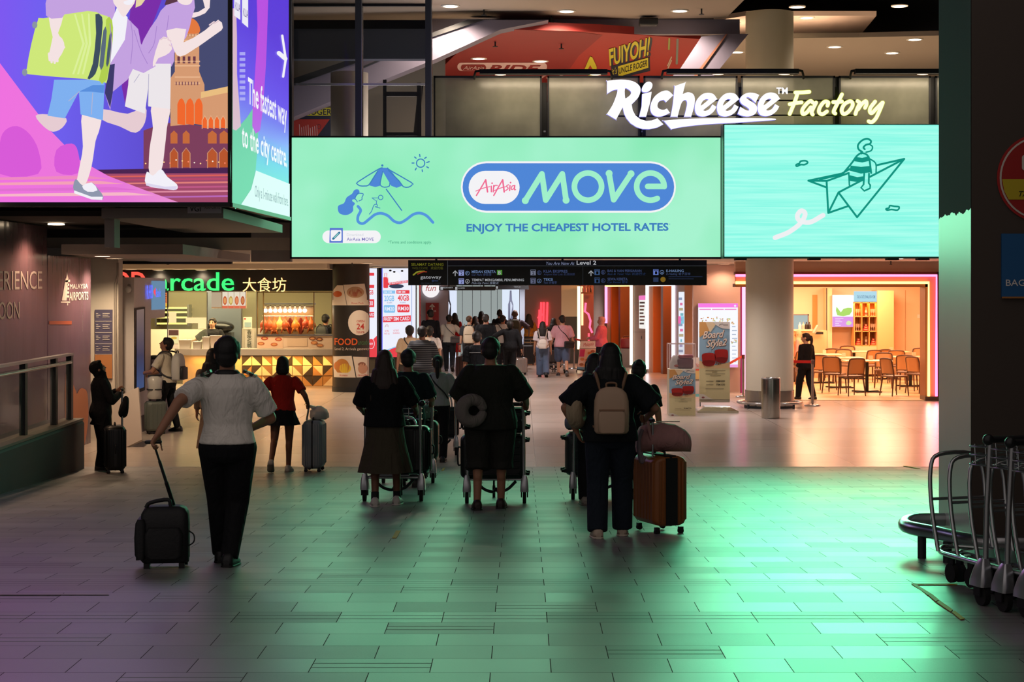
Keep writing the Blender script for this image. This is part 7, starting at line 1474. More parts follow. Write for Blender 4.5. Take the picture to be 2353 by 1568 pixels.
drk = cr('man in black with a white line across the back ahead of the stout man', 1096, 758, 32.6, 1.64, w=1.1, top=tee('101216', sleeve=.85, ease=.018), bot=tr('15171b'))
addpart(drk, 'back_stripe', lambda b, T, H, I: b.box(T(.0, -.092, .755), (.17 * H, .006, .006), mat('c8c8c8', .5)))
bun = cr('tall person with a dark hair bun and a black bag in the crowd', 1148, 707, 58, 1.78, top=tee('16161a', sleeve=1.9), bot=tr('121216'), hair=('bun', '110e0d')); crossbag(bun, 'black duffel bag on the shoulder of the person with the hair bun', '121214', -1, .68, .42, .24, name='duffel_bag')
wt2 = cr('man in a white tee with a dark sling strap in the middle of the crowd', 1155, 723, 52, 1.68, w=1.05, top=tee('dcd6ce', sleeve=.85), bot=tr('2a2c32'), head=(-20, 0)); crossbag(wt2, 'dark sling bag of the man in the white tee', '2a2624', 1, .56)
gry = cr('tall man in a grey tee with an olive backpack', 1183, 713, 53.5, 1.82, w=1.15, armR=(.24, .1, .6, .6, -.7, 0), top=tee('5a4e5a', sleeve=.9), bot=tr('2a2a30'), hair=('bald', '15100e'), skin='brown'); backpack(gry, 'olive backpack on the tall man in grey', '4a4836', '2a2a20', .34, .52, .2, .7)
blk_ = cr('person in black bending the head forward and pulling a silver suitcase', 1172, 752, 47, 1.66, w=1.05, lean=14, head=(0, -48), feet=((-.045, .06, 0), (.045, -.05, 0)), armL=(-.2, .12, .6, -.8, -.4, 0), armR=(.19, -.02, .47, .7, -.7, 0), top=tee('0f1013', sleeve=1.9, ease=.02), bot=tr('101115', wide=.014), hair=('short', '100d0c'))
org = cr('woman with long brown hair and a mustard top beside a black suitcase', 1215, 718, 58, 1.64, armL=(-.17, .1, .56, -.6, -.6, 0), top=tee('b8782a', hem=.54, sleeve=.85), bot=dict(m=striped('3a3632', 'b89a6a', 3), kind='skirt', hem=.2, width=.12), hair=('long', '2a1d14'))
wgl = person('girl in a white tee and wide blue jeans with a small white backpack', 1247, 867, 738, 0, w=1.05, feet=((-.05, .05, 0), (.06, -.1, .03)), top=tee('dcd0d4', hem=.53, sleeve=.8, ease=.02), bot=tr('5c6c88', wide=.03, flare=1.3), hair=('long', '15100e'), shoe=('2a2a2e', '1a1a1c')); backpack(wgl, 'small white backpack on the girl in blue jeans', 'e4dad0', 'b8a898', .24, .26, .1, .6)
bh = cr('person with dark hair half hidden behind the man in pink', 1272, 738, 54, 1.56, top=tee('1c1c20', sleeve=1.9), bot=tr('1a1a1e'), hair=('long', '120e0d'))
pnk = person('man in a pink tee and blue shorts with a black crossbody bag', 1292, 865, 722, 0, w=1.12, feet=((-.06, .12, 0), (.07, -.12, .04)), armL=(-.19, .06, .48, -.6, -1, 0), armR=(.19, .06, .48, .6, -1, 0), head=(12, 0), top=tee('d8a2ac', hem=.49, sleeve=.88, ease=.026), bot=tr('5a6884', kind='shorts', len=1.02, wide=.03), hair=('short', '15100e'), shoe=('2a2a2e', '8a8a8c'), skin='light'); crossbag(pnk, 'black crossbody bag of the man in pink', '15161a', 1, .53, .3, .2)
hjb = cr('woman in a pink headscarf and pink blouse facing left behind the folding board', 1382, 726, 50.0, 1.66, face=75, w=1.12, armL=(-.06, .2, .62, -.5, -.6, -.4), armR=(.06, .2, .62, .5, -.6, -.4), top=tee('e0708c', hem=.48, sleeve=1.9, ease=.03, name='blouse'), bot=tr('201c24', wide=.02), hair=('hijab', 'd8a0a4'), facey=True, skin='light')
cnt = cr('person in black standing behind the red desk under the round sign', 989, 707, 51.0, 1.86, w=1.1, face=20, top=tee('121318', sleeve=1.9), bot=tr('121318'))
wtr = person('waitress in black with a ponytail standing at the restaurant entrance', 1852, 919, 763, 40, w=1.1, feet=((-.06, .1, 0), (.07, -.09, 0)), armL=(-.12, .06, .49, -.5, -1, 0), armR=(.12, -.03, .47, .5, -1, 0), head=(25, 0), top=tee('101014', hem=.48, sleeve=1.92, ease=.02), bot=tr('0f0f13', wide=.02), hair=('ponytail', '2a1a14'), shoe=('1a1618', '8a5a50'), facey=True, skin='light', vox=.011)
rhj = cr('woman in a peach headscarf behind the waitress inside the restaurant', 1834, 763, 45.5, 1.36, face=70, top=tee('e8908a', sleeve=1.9), bot=tr('4a3a3a'), hair=('hijab', 'e2b08c'))
cook = person('cook in a black tee reaching across the food counter', 489, 0, 0, 176, D=43.75, H=1.72, w=1.15, lean=3, armL=(-.12, .1, .55, -.5, -1, 0), armR=(.33, .12, .665, .3, -.6, -.5), head=(-6, -4), top=tee('22242a', hem=.5, sleeve=.9, ease=.02), bot=tr('22242a'), hair=('short', '1c1614'), facey=True, skin='light', vox=.011)
refl_fig = cr('figure in dark clothes standing in for a reflection in the roast display glass', 748, 705, 45.0, 1.8, face=-15, top=tee('1c2028', sleeve=1.8), bot=tr('1a1c22'), hair=('short', '120f0e')); backpack(refl_fig, 'dark backpack on the reflection stand-in behind the roast display', '24282e', '15171a', .32, .48, .16, .7)  # figure placed behind the glass in place of reflected people
# ================================================================ luggage, trolleys and loose things
def suitcase(label, loc, rz, w_, d, h, col, ribs=7, handle=0.0, rough=.4, metal=0.0, corner=.05, rot=None, trim=None, soft=False, group=None, name='suitcase', band=None, stand=.045):
    t = thing(name, label, 'suitcase', tuple(loc), rz, group)
    if rot is not None: t.rotation_euler = rot; ROOTM[t.name] = Matrix.Translation(V(loc)) @ t.rotation_euler.to_matrix().to_4x4()
    m = mat(col, rough, metal); tm = mat(trim or '15161a', .45); z0 = stand
    for s in (-1, 1):                                  # two half shells meeting at the zip
        b = MB(); rr = []; dd = d / 2 - .006
        for y, ins in ((0.0, 0), (dd * .5, 0), (dd * .8, .012), (dd * .95, .03), (dd, .05)):
            rr.append([V((x, s * (y + .006), z0 + h / 2 + z)) for x, z in rrect2(w_ / 2 - ins, h / 2 - ins, corner, 5)])
        if s > 0: rr = [r[::-1] for r in rr]
        b.loft(rr, m)
        if ribs and not soft:
            for k in range(ribs):
                x = -w_ * .4 + w_ * .8 * k / (ribs - 1); b.box((x, s * (dd * .97 + .006), z0 + h / 2), (w_ * .045, .02, h * .84), m, bev=.008)
                for zz in (0, 1): pass
            for q in (-1, 1):
                for k in range(3): y = s * d * (.12 + .11 * k); b.box((q * (w_ / 2 + .001), y, z0 + h / 2), (.012, d * .05, h * .86), m, bev=.004)
        b.build('shell', t, False)
    b = MB(); b.loft([[V((x, y, z0 + h / 2 + z)) for x, z in rrect2(w_ / 2 + .002, h / 2 + .002, corner, 5)] for y in (-.011, .011)], tm, True, False)
    if band:
        for q in (-1, 1): b.box((q * (w_ / 2 + .002), 0, z0 + h / 2), (.014, d * band, h * .96), mat('121214', .7))
        b.box((0, 0, z0 + h + .002), (w_ * .9, d * band, .012), mat('121214', .7))
    b.build('zip', t, False)
    for x, y in ((-1, -1), (1, -1), (-1, 1), (1, 1)):
        b = MB(); cx, cy = x * (w_ / 2 - .05), y * (d / 2 - .045); b.cyl((cx - .014, cy, .024), (cx + .014, cy, .024), .024, RUBBER, 14); b.box((cx, cy, .045), (.04, .035, .03), tm); b.build('wheel', t, False)
    b = MB(); b.tube(ease([(-.09, 0, z0 + h), (-.08, 0, z0 + h + .03), (.08, 0, z0 + h + .03), (.09, 0, z0 + h)], 3), .01, tm, 8); b.build('carry_handle', t, False)
    b = MB(); b.tube(ease([(w_ / 2, 0, z0 + h * .6), (w_ / 2 + .028, 0, z0 + h * .57), (w_ / 2 + .028, 0, z0 + h * .43), (w_ / 2, 0, z0 + h * .4)], 3), .009, tm, 8); b.build('side_handle', t, False)
    if handle:
        b = MB()
        for x in (-.1, .1): b.cyl((x, d / 2 - .04, z0 + h - .02), (x, d / 2 - .04, z0 + h + handle), .009, STEEL, 8)
        b.build('telescopic_tubes', t, False); b = MB(); b.box((0, d / 2 - .04, z0 + h + handle), (.25, .03, .03), tm, bev=.012); b.build('grip', t, False)
    return t
def make_trolley(label, loc, rz=0.0, group='luggage trolleys being pushed'):
    t = thing('luggage_trolley', label, 'trolley', tuple(loc), rz, group)
    sl = 0.0
    for s in (-1, 1):
        b = MB(); b.tube([(s * .285, -.02, .2), (s * .28, -.03, .6), (s * .275, -.06, 1.0)], .017, STEEL, 10); b.build('upright', t, False)
        b = MB(); rr = [[V((s * .29 + x * sx, y * sy + oy, z)) for x, y in rrect2(.042, .075, .02, 3)] for z, sx, sy, oy in ((.115, 1, 1, .02), (.15, 1, 1, .015), (.22, .85, .75, .0), (.27, .6, .45, -.01), (.285, .45, .3, -.015))]; b.loft(rr, mat('c4c7cc', .28, .85)); b.build('wheel_fairing', t, False)
        b = MB(); b.cyl((s * .29 - .018, 0, .062), (s * .29 + .018, 0, .062), .062, RUBBER, 18); b.box((s * .29 - .03, .01, .1), (.012, .07, .08), BLACK); b.box((s * .29 + .03, .01, .1), (.012, .07, .08), BLACK); b.build('wheel', t, False)
        b = MB(); b.tube(ease([(s * .27, .03, .24), (s * .25, .3, .235), (s * .2, .62, .225), (s * .07, .84, .22), (0, .87, .22)], 4), .015, STEEL, 8); b.build('deck_tube', t, False)
    for y, hw in ((.06, .27), (.3, .245), (.52, .22)): b = MB(); b.tube([(-hw, y, .235), (hw, y, .235)], .012, STEEL, 8); b.build('deck_bar', t, False)
    b = MB(); b.box((0, .3, .252), (.3, .3, .012), ALU); b.build('deck_plate', t, False)
    for s in (-1, 1): b = MB(); b.cyl((s * .03 - .014, .78, .062), (s * .03 + .014, .78, .062), .062, RUBBER, 18); b.box((s * .03, .78, .14), (.02, .06, .12), BLACK); b.build('wheel', t, False)
    b = MB(); b.tube(ease([(-.2, .66, .23), (-.2, .74, .5), (-.19, .77, .74), (-.12, .79, .83), (.12, .79, .83), (.19, .77, .74), (.2, .74, .5), (.2, .66, .23)], 4), .014, STEEL, 8); b.tube([(-.2, .75, .55), (.2, .75, .55)], .01, STEEL, 6); b.build('nose_frame', t, False)
    b = MB(); b.tube([(-.3, -.075, 1.0), (.3, -.075, 1.0)], .02, mat('121316', .4), 12); b.ball((-.3, -.075, 1.0), .034, PLASTIC); b.ball((.3, -.075, 1.0), .034, PLASTIC); b.build('handle_bar', t, False)
    b = MB()
    for z in (.84, .9, .95): b.tube(ease([(-.26, -.03, z), (-.25, .2, z - .01), (.25, .2, z - .01), (.26, -.03, z)], 3), .006, STEEL, 6)
    for k in range(7): x = -.22 + k * .073; b.tube([(x, -.04, .83), (x, .19, .825), (x, .2, .95)], .005, STEEL, 6)
    b.build('basket', t, False)
    for s in (-1, 1): b = MB(); b.tube(ease([(s * .2, .1, .21), (s * .12, .16, .13), (s * .03, .2, .1), (s * .0, .24, .13)], 4), .016, DGREY, 8); b.build('brake_arm', t, False)
    return t
RS = math.atan(PLAT / (RAMP1 - RAMP0))
def trolley_at(px, py, label, base=[None]):
    g = fl(px, py)
    if base[0] is None: base[0] = make_trolley(label, g); t = base[0]
    else: t = dup(base[0], tuple(g), 0.0, label)
    t.rotation_euler = (-RS if g.y < RAMP1 else 0, 0, 0); return t
t1 = trolley_at(903, 1152, 'luggage trolley pushed by the woman in olive culottes'); t2 = trolley_at(938, 1110, 'luggage trolley pushed by the man in the dark teal tee'); t3 = trolley_at(1002, 1046, 'luggage trolley pushed by the woman with the ponytail'); t4 = trolley_at(1139, 1157, 'luggage trolley pushed by the stout man in olive'); t5 = trolley_at(1381, 1148, 'luggage trolley in front of the woman with the beige backpack'); t6 = trolley_at(1274, 858, 'small far luggage trolley beside the man in pink')
def on(t, x, y, z): return V(t.location) + Matrix.Rotation(t.rotation_euler.x, 3, 'X') @ V((x, y, z))
def cargo(t, label, dx, dy, dz, w_, d, h, col, rot=(0, 0, 0), **k):
    return suitcase(label, on(t, dx, dy, dz), 0, w_, d, h, col, rot=(t.rotation_euler.x + rot[0], rot[1], rot[2]), **k)
# suitcases lie on their sides, so that their wheels stick out
Q = PI / 2
cargo(t1, 'large black suitcase standing on the trolley of the woman in culottes', .055, .24, .22, .64, .3, .5, '0d1013', ribs=6, rough=.3, corner=.08)
cargo(t2, 'dark green soft suitcase on the trolley of the man in teal', .1, .22, .22, .5, .28, .46, '1a2522', soft=True, corner=.07)
o = cargo(t2, 'small grey green bag on top of the dark green suitcase', .12, .22, .735, .34, .22, .17, '7fa08e', soft=True, corner=.06, name='travel_bag', stand=.002, rough=.6)
cargo(t3, 'black suitcase lying across the trolley of the woman with the ponytail', -.36, .24, .46, .42, .26, .64, '0c0d10', rot=(0, Q, 0), ribs=6, group=None)
cargo(t4, 'lower dark suitcase on the middle trolley with its wheels to the right', .345, .22, .46, .44, .26, .66, '101316', rot=(0, -Q, 0), ribs=6)
cargo(t4, 'upper dark suitcase on the middle trolley with its wheels to the right', .35, .24, .83, .24, .3, .62, '15181b', rot=(0, -Q, 0), ribs=5)
cargo(t5, 'grey hard suitcase on the right trolley with its wheels to the left', -.41, .22, .46, .44, .26, .64, '3a3d42', rot=(0, Q, 0), ribs=6)
cargo(t5, 'pale grey bag lying on top of the grey suitcase on the right trolley', -.12, .22, .71, .5, .22, .14, '8d93a0', soft=True, corner=.05, name='travel_bag', stand=.002, rough=.7)
cargo(t6, 'grey case on the small far trolley', 0, .25, .25, .4, .25, .36, '4a4648', ribs=5)
# standing luggage
g = fl(380, 1303); t = thing('cabin_bag', 'black soft cabin bag with a long pull handle behind the pilot', 'cabin bag', tuple(g), .12)
BLK2 = mat('101114', .6, bump=.3, bscale=50)
b = MB(); b.loft([[V((x * sx, y * sy + oy, z)) for x, y in rrect2(.165, .12, .05, 5)] for z, sx, sy, oy in ((.04, .9, .9, 0), (.06, 1, 1, 0), (.3, 1, 1, 0), (.38, .97, .95, 0), (.415, .85, .8, 0), (.43, .6, .5, 0))], BLK2); b.build('bag_body', t, False)
b = MB(); b.loft([[V((-.16 + x * sx, -.03 + y, z)) for x, y in rrect2(.04, .11, .03, 4)] for z, sx in ((.07, .6), (.1, 1), (.22, 1.1), (.32, .9), (.35, .5))], BLK2); b.loft([[V((x * sx, -.135 + y, z)) for x, y in rrect2(.13, .035, .03, 4)] for z, sx in ((.08, .8), (.1, 1), (.25, 1), (.29, .8))], BLK2); b.build('pocket', t, False)
b = MB(); b.tube(ease([(-.13, -.04, .42), (-.1, -.04, .455), (.02, -.04, .475), (.04, -.04, .43)], 4), .014, BLK2, 8); b.build('carry_handle', t, False)
b = MB(); b.tube(ease([(.16, -.05, .15), (.2, -.06, .18), (.2, -.06, .23), (.16, -.05, .26)], 4), .005, BLK2, 6); b.build('tag_loop', t, False)
b = MB(); b.box((-.185, -.05, .13), (.02, .06, .14), BLK2); b.build('luggage_tag', t, False)
for s in (-1, 1): b = MB(); b.cyl((s * .13 - .02, .07, .035), (s * .13 + .02, .07, .035), .035, RUBBER, 16); b.box((s * .13, .05, .06), (.06, .07, .06), BLACK); b.build('wheel', t, False); b = MB(); b.box((s * .12, -.09, .02), (.04, .04, .04), BLACK); b.build('foot', t, False)
hp = root_info[pil.name]; W = ROOTM[pil.name] @ hp['arms'][0][2]; hd_ = W + (ROOTM[pil.name].to_3x3() @ (hp['arms'][0][2] - hp['arms'][0][1]).normalized()) * .075
top_ = ROOTM[t.name].inverted() @ hd_
b = MB(); p0 = V((.06, .06, .40)); d_ = top_ - p0; b.cap(p0, p0 + d_ * .4, .014, .014, BLACK, 8, True); b.cap(p0 + d_ * .4, p0 + d_ * .72, .011, .011, DGREY, 8, True); b.cap(p0 + d_ * .72, top_, .008, .008, DGREY, 8, True); b.build('pull_pole', t, False)
b = MB(); b.cap(top_ + V((-.045, -.01, 0)), top_ + V((.045, .01, 0)), .013, .013, PLASTIC, 10); b.build('grip', t, False)
g = fl(722, 1083); s1 = suitcase('grey ribbed suitcase wheeled by the girl in red', tuple(g), Q - .03, .4, .26, .62, '8b9096', ribs=5, rough=.45, corner=.06)
ar_ = root_info[red.name]['arms'][1]; hw = ROOTM[red.name] @ (ar_[2] + (ar_[2] - ar_[1]).normalized() * .06); top_ = ROOTM[s1.name].inverted() @ hw
b = MB(); b.cap((-.02, .1, .66), top_ + V((0, 0, -.0)), .008, .008, STEEL, 8, True); b.cap((.05, .1, .66), top_ + V((.05, 0, 0)), .008, .008, STEEL, 8, True); b.cap(top_ + V((-.04, 0, 0)), top_ + V((.09, 0, 0)), .013, .013, BLACK, 8); b.build('pull_handle', s1, False)
p = ROOTM[s1.name] @ V((.02, -.06, .665)); t = thing('plastic_bag', 'white plastic bag with a brown box lying on the grey ribbed suitcase', 'bag', tuple(p), .2)
rnd = random.Random(4); b = MB(); rr = []
for z, r in ((0.002, .09), (.03, .115), (.08, .12), (.12, .1), (.15, .07), (.175, .03)): rr.append([V((r * 1.1 * math.cos(2 * PI * j / 16) * rnd.uniform(.85, 1.1), r * .8 * math.sin(2 * PI * j / 16) * rnd.uniform(.85, 1.1), z + rnd.uniform(0, .008))) for j in range(16)])
b.loft(rr, mat('d8d4cc', .3, alpha=.75)); b.cap((-.06, 0, .15), (-.14, -.02, .19), .03, .012, mat('d8d4cc', .3, alpha=.75), 8); b.build('bag_film', t, False); b = MB(); b.box((.02, 0, .055), (.14, .1, .1), mat('8a6a50', .6)); b.build('box', t, False)
g = fl(264, 1087); s2 = suitcase('black upright suitcase with a raised handle beside the person with the phone', tuple(g), -1.3, .4, .26, .56, '0c0d0f', ribs=5, handle=.46, corner=.06)
p = ROOTM[s2.name] @ V((0.03, .05, .86)); t = thing('neck_pillow', 'black neck pillow hanging on the handle of the black upright suitcase', 'neck pillow', tuple(p), -1.3)
b = MB(); b.tube(ease([(.1 * math.cos(a), .07 + .02 * math.sin(a), .1 * math.sin(a)) for a in [PI * .62 + 1.76 * PI * k / 9 for k in range(10)]], 3), [.03 + .03 * math.sin(PI * min(1, max(0, k / 27))) for k in range(28)], cloth('121316'), 12); b.build('cushion', t, False)
g = fl(358, 997); s3 = suitcase('grey green suitcase standing beside the ticket machine', tuple(g), .35, .34, .26, .5, '5a625e', ribs=5, handle=.42, rough=.5)
p = ROOTM[s3.name] @ V((-.03, -.06, .58)); t = thing('plastic_bag', 'clear plastic bag of bottles strapped on the grey green suitcase', 'bag', tuple(p), .3)
b = MB(); rr = []
for z, r in ((0.002, .1), (.05, .13), (.15, .12), (.25, .13), (.34, .12), (.38, .06)): rr.append([V((r * math.cos(2 * PI * j / 14) * rnd.uniform(.85, 1.1), r * .8 * math.sin(2 * PI * j / 14) * rnd.uniform(.85, 1.1), z)) for j in range(14)])
b.loft(rr, mat('d0d0cc', .25, alpha=.7)); b.build('bag_film', t, False); b = MB(); b.box((0, 0, .16), (.24, .2, .02), BLACK); b.build('band', t, False)
# the brown case and the pink duffel
g = fl(1516, 1222); s4 = suitcase('tall copper brown ribbed suitcase with a black zip band', tuple(g), Q + .38, .44, .31, .58, '9c5c2c', ribs=7, rough=.33, metal=.0, corner=.035, handle=.3, band=.34, stand=.07)
p = ROOTM[s4.name] @ V((0, 0, .665)); t = thing('duffel_bag', 'dusty pink duffel bag lying on the copper brown suitcase', 'duffel bag', tuple(p), .12)
PKM = cloth('c28e8c'); b = MB(); rnd = random.Random(9); rr = []
for u, r in ((-.5, .03), (-.49, .09), (-.42, .125), (-.25, .135), (0, .14), (.22, .128), (.4, .105), (.49, .08), (.505, .02)):
    rr.append([V((u * .46 + .03, r * 1.05 * math.cos(2 * PI * j / 20) * rnd.uniform(.95, 1.04), .003 + r * .92 * (1 + math.sin(2 * PI * j / 20) * (1 if math.sin(2 * PI * j / 20) > 0 else .95)) * rnd.uniform(.96, 1.0))) for j in range(20)])
b.loft(rr, PKM); b.build('bag_body', t, False)
b = MB(); b.tube(ease([(-.1, -.135, .12), (-.12, -.12, .23), (-.1, 0, .29), (-.12, .12, .22)], 4), .014, PKM, 8); b.build('carry_strap', t, False)
b = MB(); b.tube(ease([(-.17, -.09, .2), (-.21, -.15, .1), (-.19, -.16, -.06), (-.16, -.15, -.02)], 4), .018, mat('8a7a80', .7), 8); b.build('hanging_strap', t, False)
b = MB(); b.box((.02, 0, .262), (.3, .014, .008), mat('9a6a68', .5)); b.build('zip', t, False)
def neck_pillow(label, loc, rz, c, R_=.115, rot=(0, 0, 0)):
    t = thing('neck_pillow', label, 'neck pillow', tuple(loc), rz); t.rotation_euler = (rot[0], rot[1], rz); b = MB()
    P = ease([(R_ * math.cos(a), 0, R_ * math.sin(a)) for a in [PI * .1 + 1.78 * PI * k / 11 for k in range(12)]], 3); b.tube(P, [.045 + .022 * math.sin(PI * k / (len(P) - 1)) for k in range(len(P))], cloth(c), 14); b.ball(P[0], .045, cloth(c)); b.ball(P[-1], .045, cloth(c)); b.build('cushion', t, False)
    b = MB(); b.cyl(P[0], P[-1], .006, BLACK, 6); b.build('clasp', t, False); return t
I = root_info[cen.name]; neck_pillow('grey neck pillow hanging at the left side of the stout man', I['W'](-.1, -.135, .585), .25, '77716c', .105)
I = root_info[bpw.name]; q = I['W'](-.165, .0, .66); neck_pillow('cream neck pillow under the left arm of the woman with the beige backpack', q, Q - .35, 'a8977c', .1)
g = fl(1196, 861); suitcase('silver ribbed suitcase pulled by the person in black', tuple(g), .2, .36, .24, .44, 'b8b4b0', ribs=6, metal=.6, rough=.25, handle=.3)
g = V((at(1212, 700, 56).x, 56, 0)); suitcase('large black suitcase beside the woman in mustard', tuple(g), 0, .46, .3, .62, '141416', ribs=6, handle=.15)
g = fl(1063, 872); suitcase('dark maroon suitcase half hidden in front of the balding man', tuple(g), 1.2, .4, .26, .6, '3a1c20', ribs=5, handle=.3)

# --- column foot, bin, standees, stanchions
t = thing('column_guard', 'steel skirt with a low guard ring around the round column', 'guard', (CX, CY, 0))
b = MB(); b.lathe([(CR + .015, 0.002), (CR + .015, .36)], (CX, CY, 0), mat('a8a49c', .22, .9), 40, caps=False); b.lathe([(CR + .03, 0.002), (CR + .03, .05)], (CX, CY, 0), DARK, 40, caps=False); b.build('skirt', t)
b = MB(); b.tube([(CX + .64 * math.cos(2 * PI * k / 36), CY + .64 * math.sin(2 * PI * k / 36), .11) for k in range(36)], .03, STEEL, 10, closed=True); b.build('guard_ring', t)
for k in range(4): a_ = 2 * PI * (k + .45) / 4; b = MB(); b.cyl((CX + .64 * math.cos(a_), CY + .64 * math.sin(a_), .002), (CX + .64 * math.cos(a_), CY + .64 * math.sin(a_), .1), .025, DGREY, 10); b.build('leg', t)
g = fl(1774, 963); t = thing('litter_bin', 'round stainless steel litter bin in front of the round column', 'bin', (g.x, g.y + .17, 0))
c = (g.x, g.y + .17, 0); b = MB(); b.lathe([(.17, .004), (.175, .03), (.175, .72), (.172, .74)], c, mat('b5b2a8', .2, 1.0), 40, caps=False); b.lathe([(.17, .004), (.0, .004)], c, DARK, 40, caps=False); b.build('drum', t)
b = MB(); b.lathe([(.176, .725), (.178, .75), (.16, .762), (.11, .755), (.105, .70)], c, STEEL, 40, caps=False); b.lathe([(.105, .70), (.0, .70)], c, BLACK, 30, caps=False); b.build('rim', t)
def standee_art(t, D, x0, y0, x1, y1, price):
    w_, h = x1 - x0, y1 - y0; a = front(D); X = lambda u: x0 + u * w_; Y = lambda v: y0 + v * h
    a.rect(x0, y0, x1, y1, mat('8fb0c4', .45), 1); a.poly([(X(0), Y(0)), (X(.55), Y(0)), (X(.3), Y(.12)), (X(0), Y(.2))], mat('d09a5a', .45), 2); a.poly([(X(.2), Y(0)), (X(.6), Y(0)), (X(.35), Y(.14))], mat('e0c8a0', .45), 2.2)
    a.rect(x0, Y(.56), x1, y1, mat('cfc596', .45), 2); a.poly([(X(0), Y(.5)), (X(.5), Y(.56)), (X(1), Y(.52)), (X(1), Y(.6)), (X(0), Y(.6))], mat('d8b888', .45), 2.3)
    a.poly([(X(.42), Y(0)), (X(1), Y(0)), (X(1), Y(.09)), (X(.75), Y(.085)), (X(.58), Y(.05))], mat('ddd6cc', .45), 2.5, 0); a.stroke([(X(.65), Y(.045)), (X(.7), Y(.03)), (X(.78), Y(.028))], 1.2, mat('3a2a2a', .5), 3, 3); a.rect(X(.78), Y(.035), X(.94), Y(.045), mat('8a8480', .5), 3)
    SH_, LT = mat('5a3a30', .5), mat('e8d4c0', .5)
    for k, (dx, dy, m_) in enumerate(((.014, .008, SH_), (0, 0, LT))):
        ly = 4 + k; tw = lambda s, ua, ub, vb, vb1, vc, off=.04: text3(a.mb, s, a.pt(X(ua + dx), Y(vb + dy), ly), a.pt(X(ub + dx), Y(vb1 + dy), ly), a.pt(X(ua + dx), Y(vc + dy), ly), m_, off, .35)
        tw('Board', .1, .82, .215, .195, .125); tw('in', .4, .52, .262, .255, .225); tw('Style2', .22, .9, .325, .30, .24)
    CH_ = mat('a02420', .25); CH2 = mat('7a1614', .3)
    a.poly([(X(.08), Y(.46)), (X(.12), Y(.41)), (X(.4), Y(.4)), (X(.52), Y(.43)), (X(.52), Y(.53)), (X(.4), Y(.57)), (X(.15), Y(.56))], CH_, 6, 3); a.poly([(X(.5), Y(.4)), (X(.55), Y(.36)), (X(.85), Y(.355)), (X(.93), Y(.38)), (X(.93), Y(.48)), (X(.82), Y(.53)), (X(.55), Y(.51))], CH_, 6, 3); a.poly([(X(.1), Y(.5)), (X(.5), Y(.5)), (X(.4), Y(.57)), (X(.15), Y(.56))], CH2, 6.5, 2); a.poly([(X(.55), Y(.46)), (X(.92), Y(.46)), (X(.82), Y(.53)), (X(.55), Y(.51))], CH2, 6.5, 2)
    for u, v in ((.56, .53), (.62, .54), (.68, .535)): a.oval(X(u), Y(v), .03 * w_, .012 * h, mat('6a3a24', .5), 7, 10)
    for v, u0, u1 in ((.625, .2, .85), (.645, .42, .58), (.668, .2, .84), (.69, .35, .7), (.86, .2, .8)): a.rect(X(u0), Y(v), X(u1), Y(v + .007), mat('8a8060', .5), 5)
    for k, (v, s) in enumerate(price): a.rect(X(.22), Y(v - .012), X(.46), Y(v - .004), mat('8a8060', .5), 5); a.text(s, X(.56), X(.84), Y(v), Y(v - .022), mat('3a3428', .5), 5, .03)
    a.poly([(X(0), Y(.93)), (X(.15), Y(.935)), (X(.35), Y(.985)), (X(.5), Y(1)), (X(0), Y(1))], mat('d8d2c4', .5), 5); a.oval(X(.12), Y(.975), .05 * w_, .012 * h, mat('8a4a4a', .5), 6); a.build('print', t)
D6 = 34.2; t = thing('standee', 'tall advertising standee with two red suitcases on a steel foot', 'standee', at(1642, 930, D6))
b = MB(); slab(b, 1607, 740, 1677, 925, D6, .04, mat('c8c0a8', .5)); b.build('panel', t); standee_art(t, D6 - .001, 1607, 740, 1677, 918, ((.775, 'RM200'), (.82, 'RM100')))
gz0 = V((at(1645, 0, D6).x, D6, 0)); b = MB()
b.loft([[V((gz0.x + x * s_, D6 - .05 + y * s_, z)) for x, y in ((-.4, -.33), (.4, -.33), (.4, .33), (-.4, .33))] for s_, z in ((1, 0.002), (1, .04), (.62, .11), (.6, .12))], mat('c2bda8', .2, .95), False); b.build('steel_foot', t)
b = MB(); text3(b, 'malaysia', V((gz0.x - .1, D6 - .31, .075)), V((gz0.x + .14, D6 - .31, .075)), V((gz0.x - .1, D6 - .28, .095)), mat('6a5a58', .4), 0, .2); b.build('foot_lettering', t)
D7 = 33.2; t = thing('display_pedestal', 'short printed pedestal with a clear case beside the tall standee', 'pedestal', at(1568, 955, D7))
x0, x1 = at(1538, 0, D7).x, at(1598, 0, D7).x; zt = CH - (849 - PY) / F * D7
b = MB(); b.box(((x0 + x1) / 2, D7 + .25, zt / 2), (x1 - x0, .5, zt), mat('c8c0a8', .5)); b.build('box', t); standee_art(t, D7 - .001, 1538, 849, 1598, 957, ((.84, 'RM70'),))
zc = CH - (791 - PY) / F * D7; b = MB(); EDGE = mat('f0dcd8', .2); xs_, ys_ = (x0, x1), (D7, D7 + .5)
for x in xs_:
    for y in ys_: b.box((x, y, (zt + zc) / 2), (.014, .014, zc - zt), EDGE)
for y in ys_: b.box(((x0 + x1) / 2, y, zc), (x1 - x0, .014, .014), EDGE)
for x in xs_: b.box((x, D7 + .25, zc), (.014, .5, .014), EDGE)
b.build('case_edges', t); PERS = mat('e8e4e8', .03, alpha=.07, spec=.6)
for y in ys_: b = MB(); b.box(((x0 + x1) / 2, y, (zt + zc) / 2), (x1 - x0 - .02, .004, zc - zt - .02), PERS); b.build('clear_pane', t)
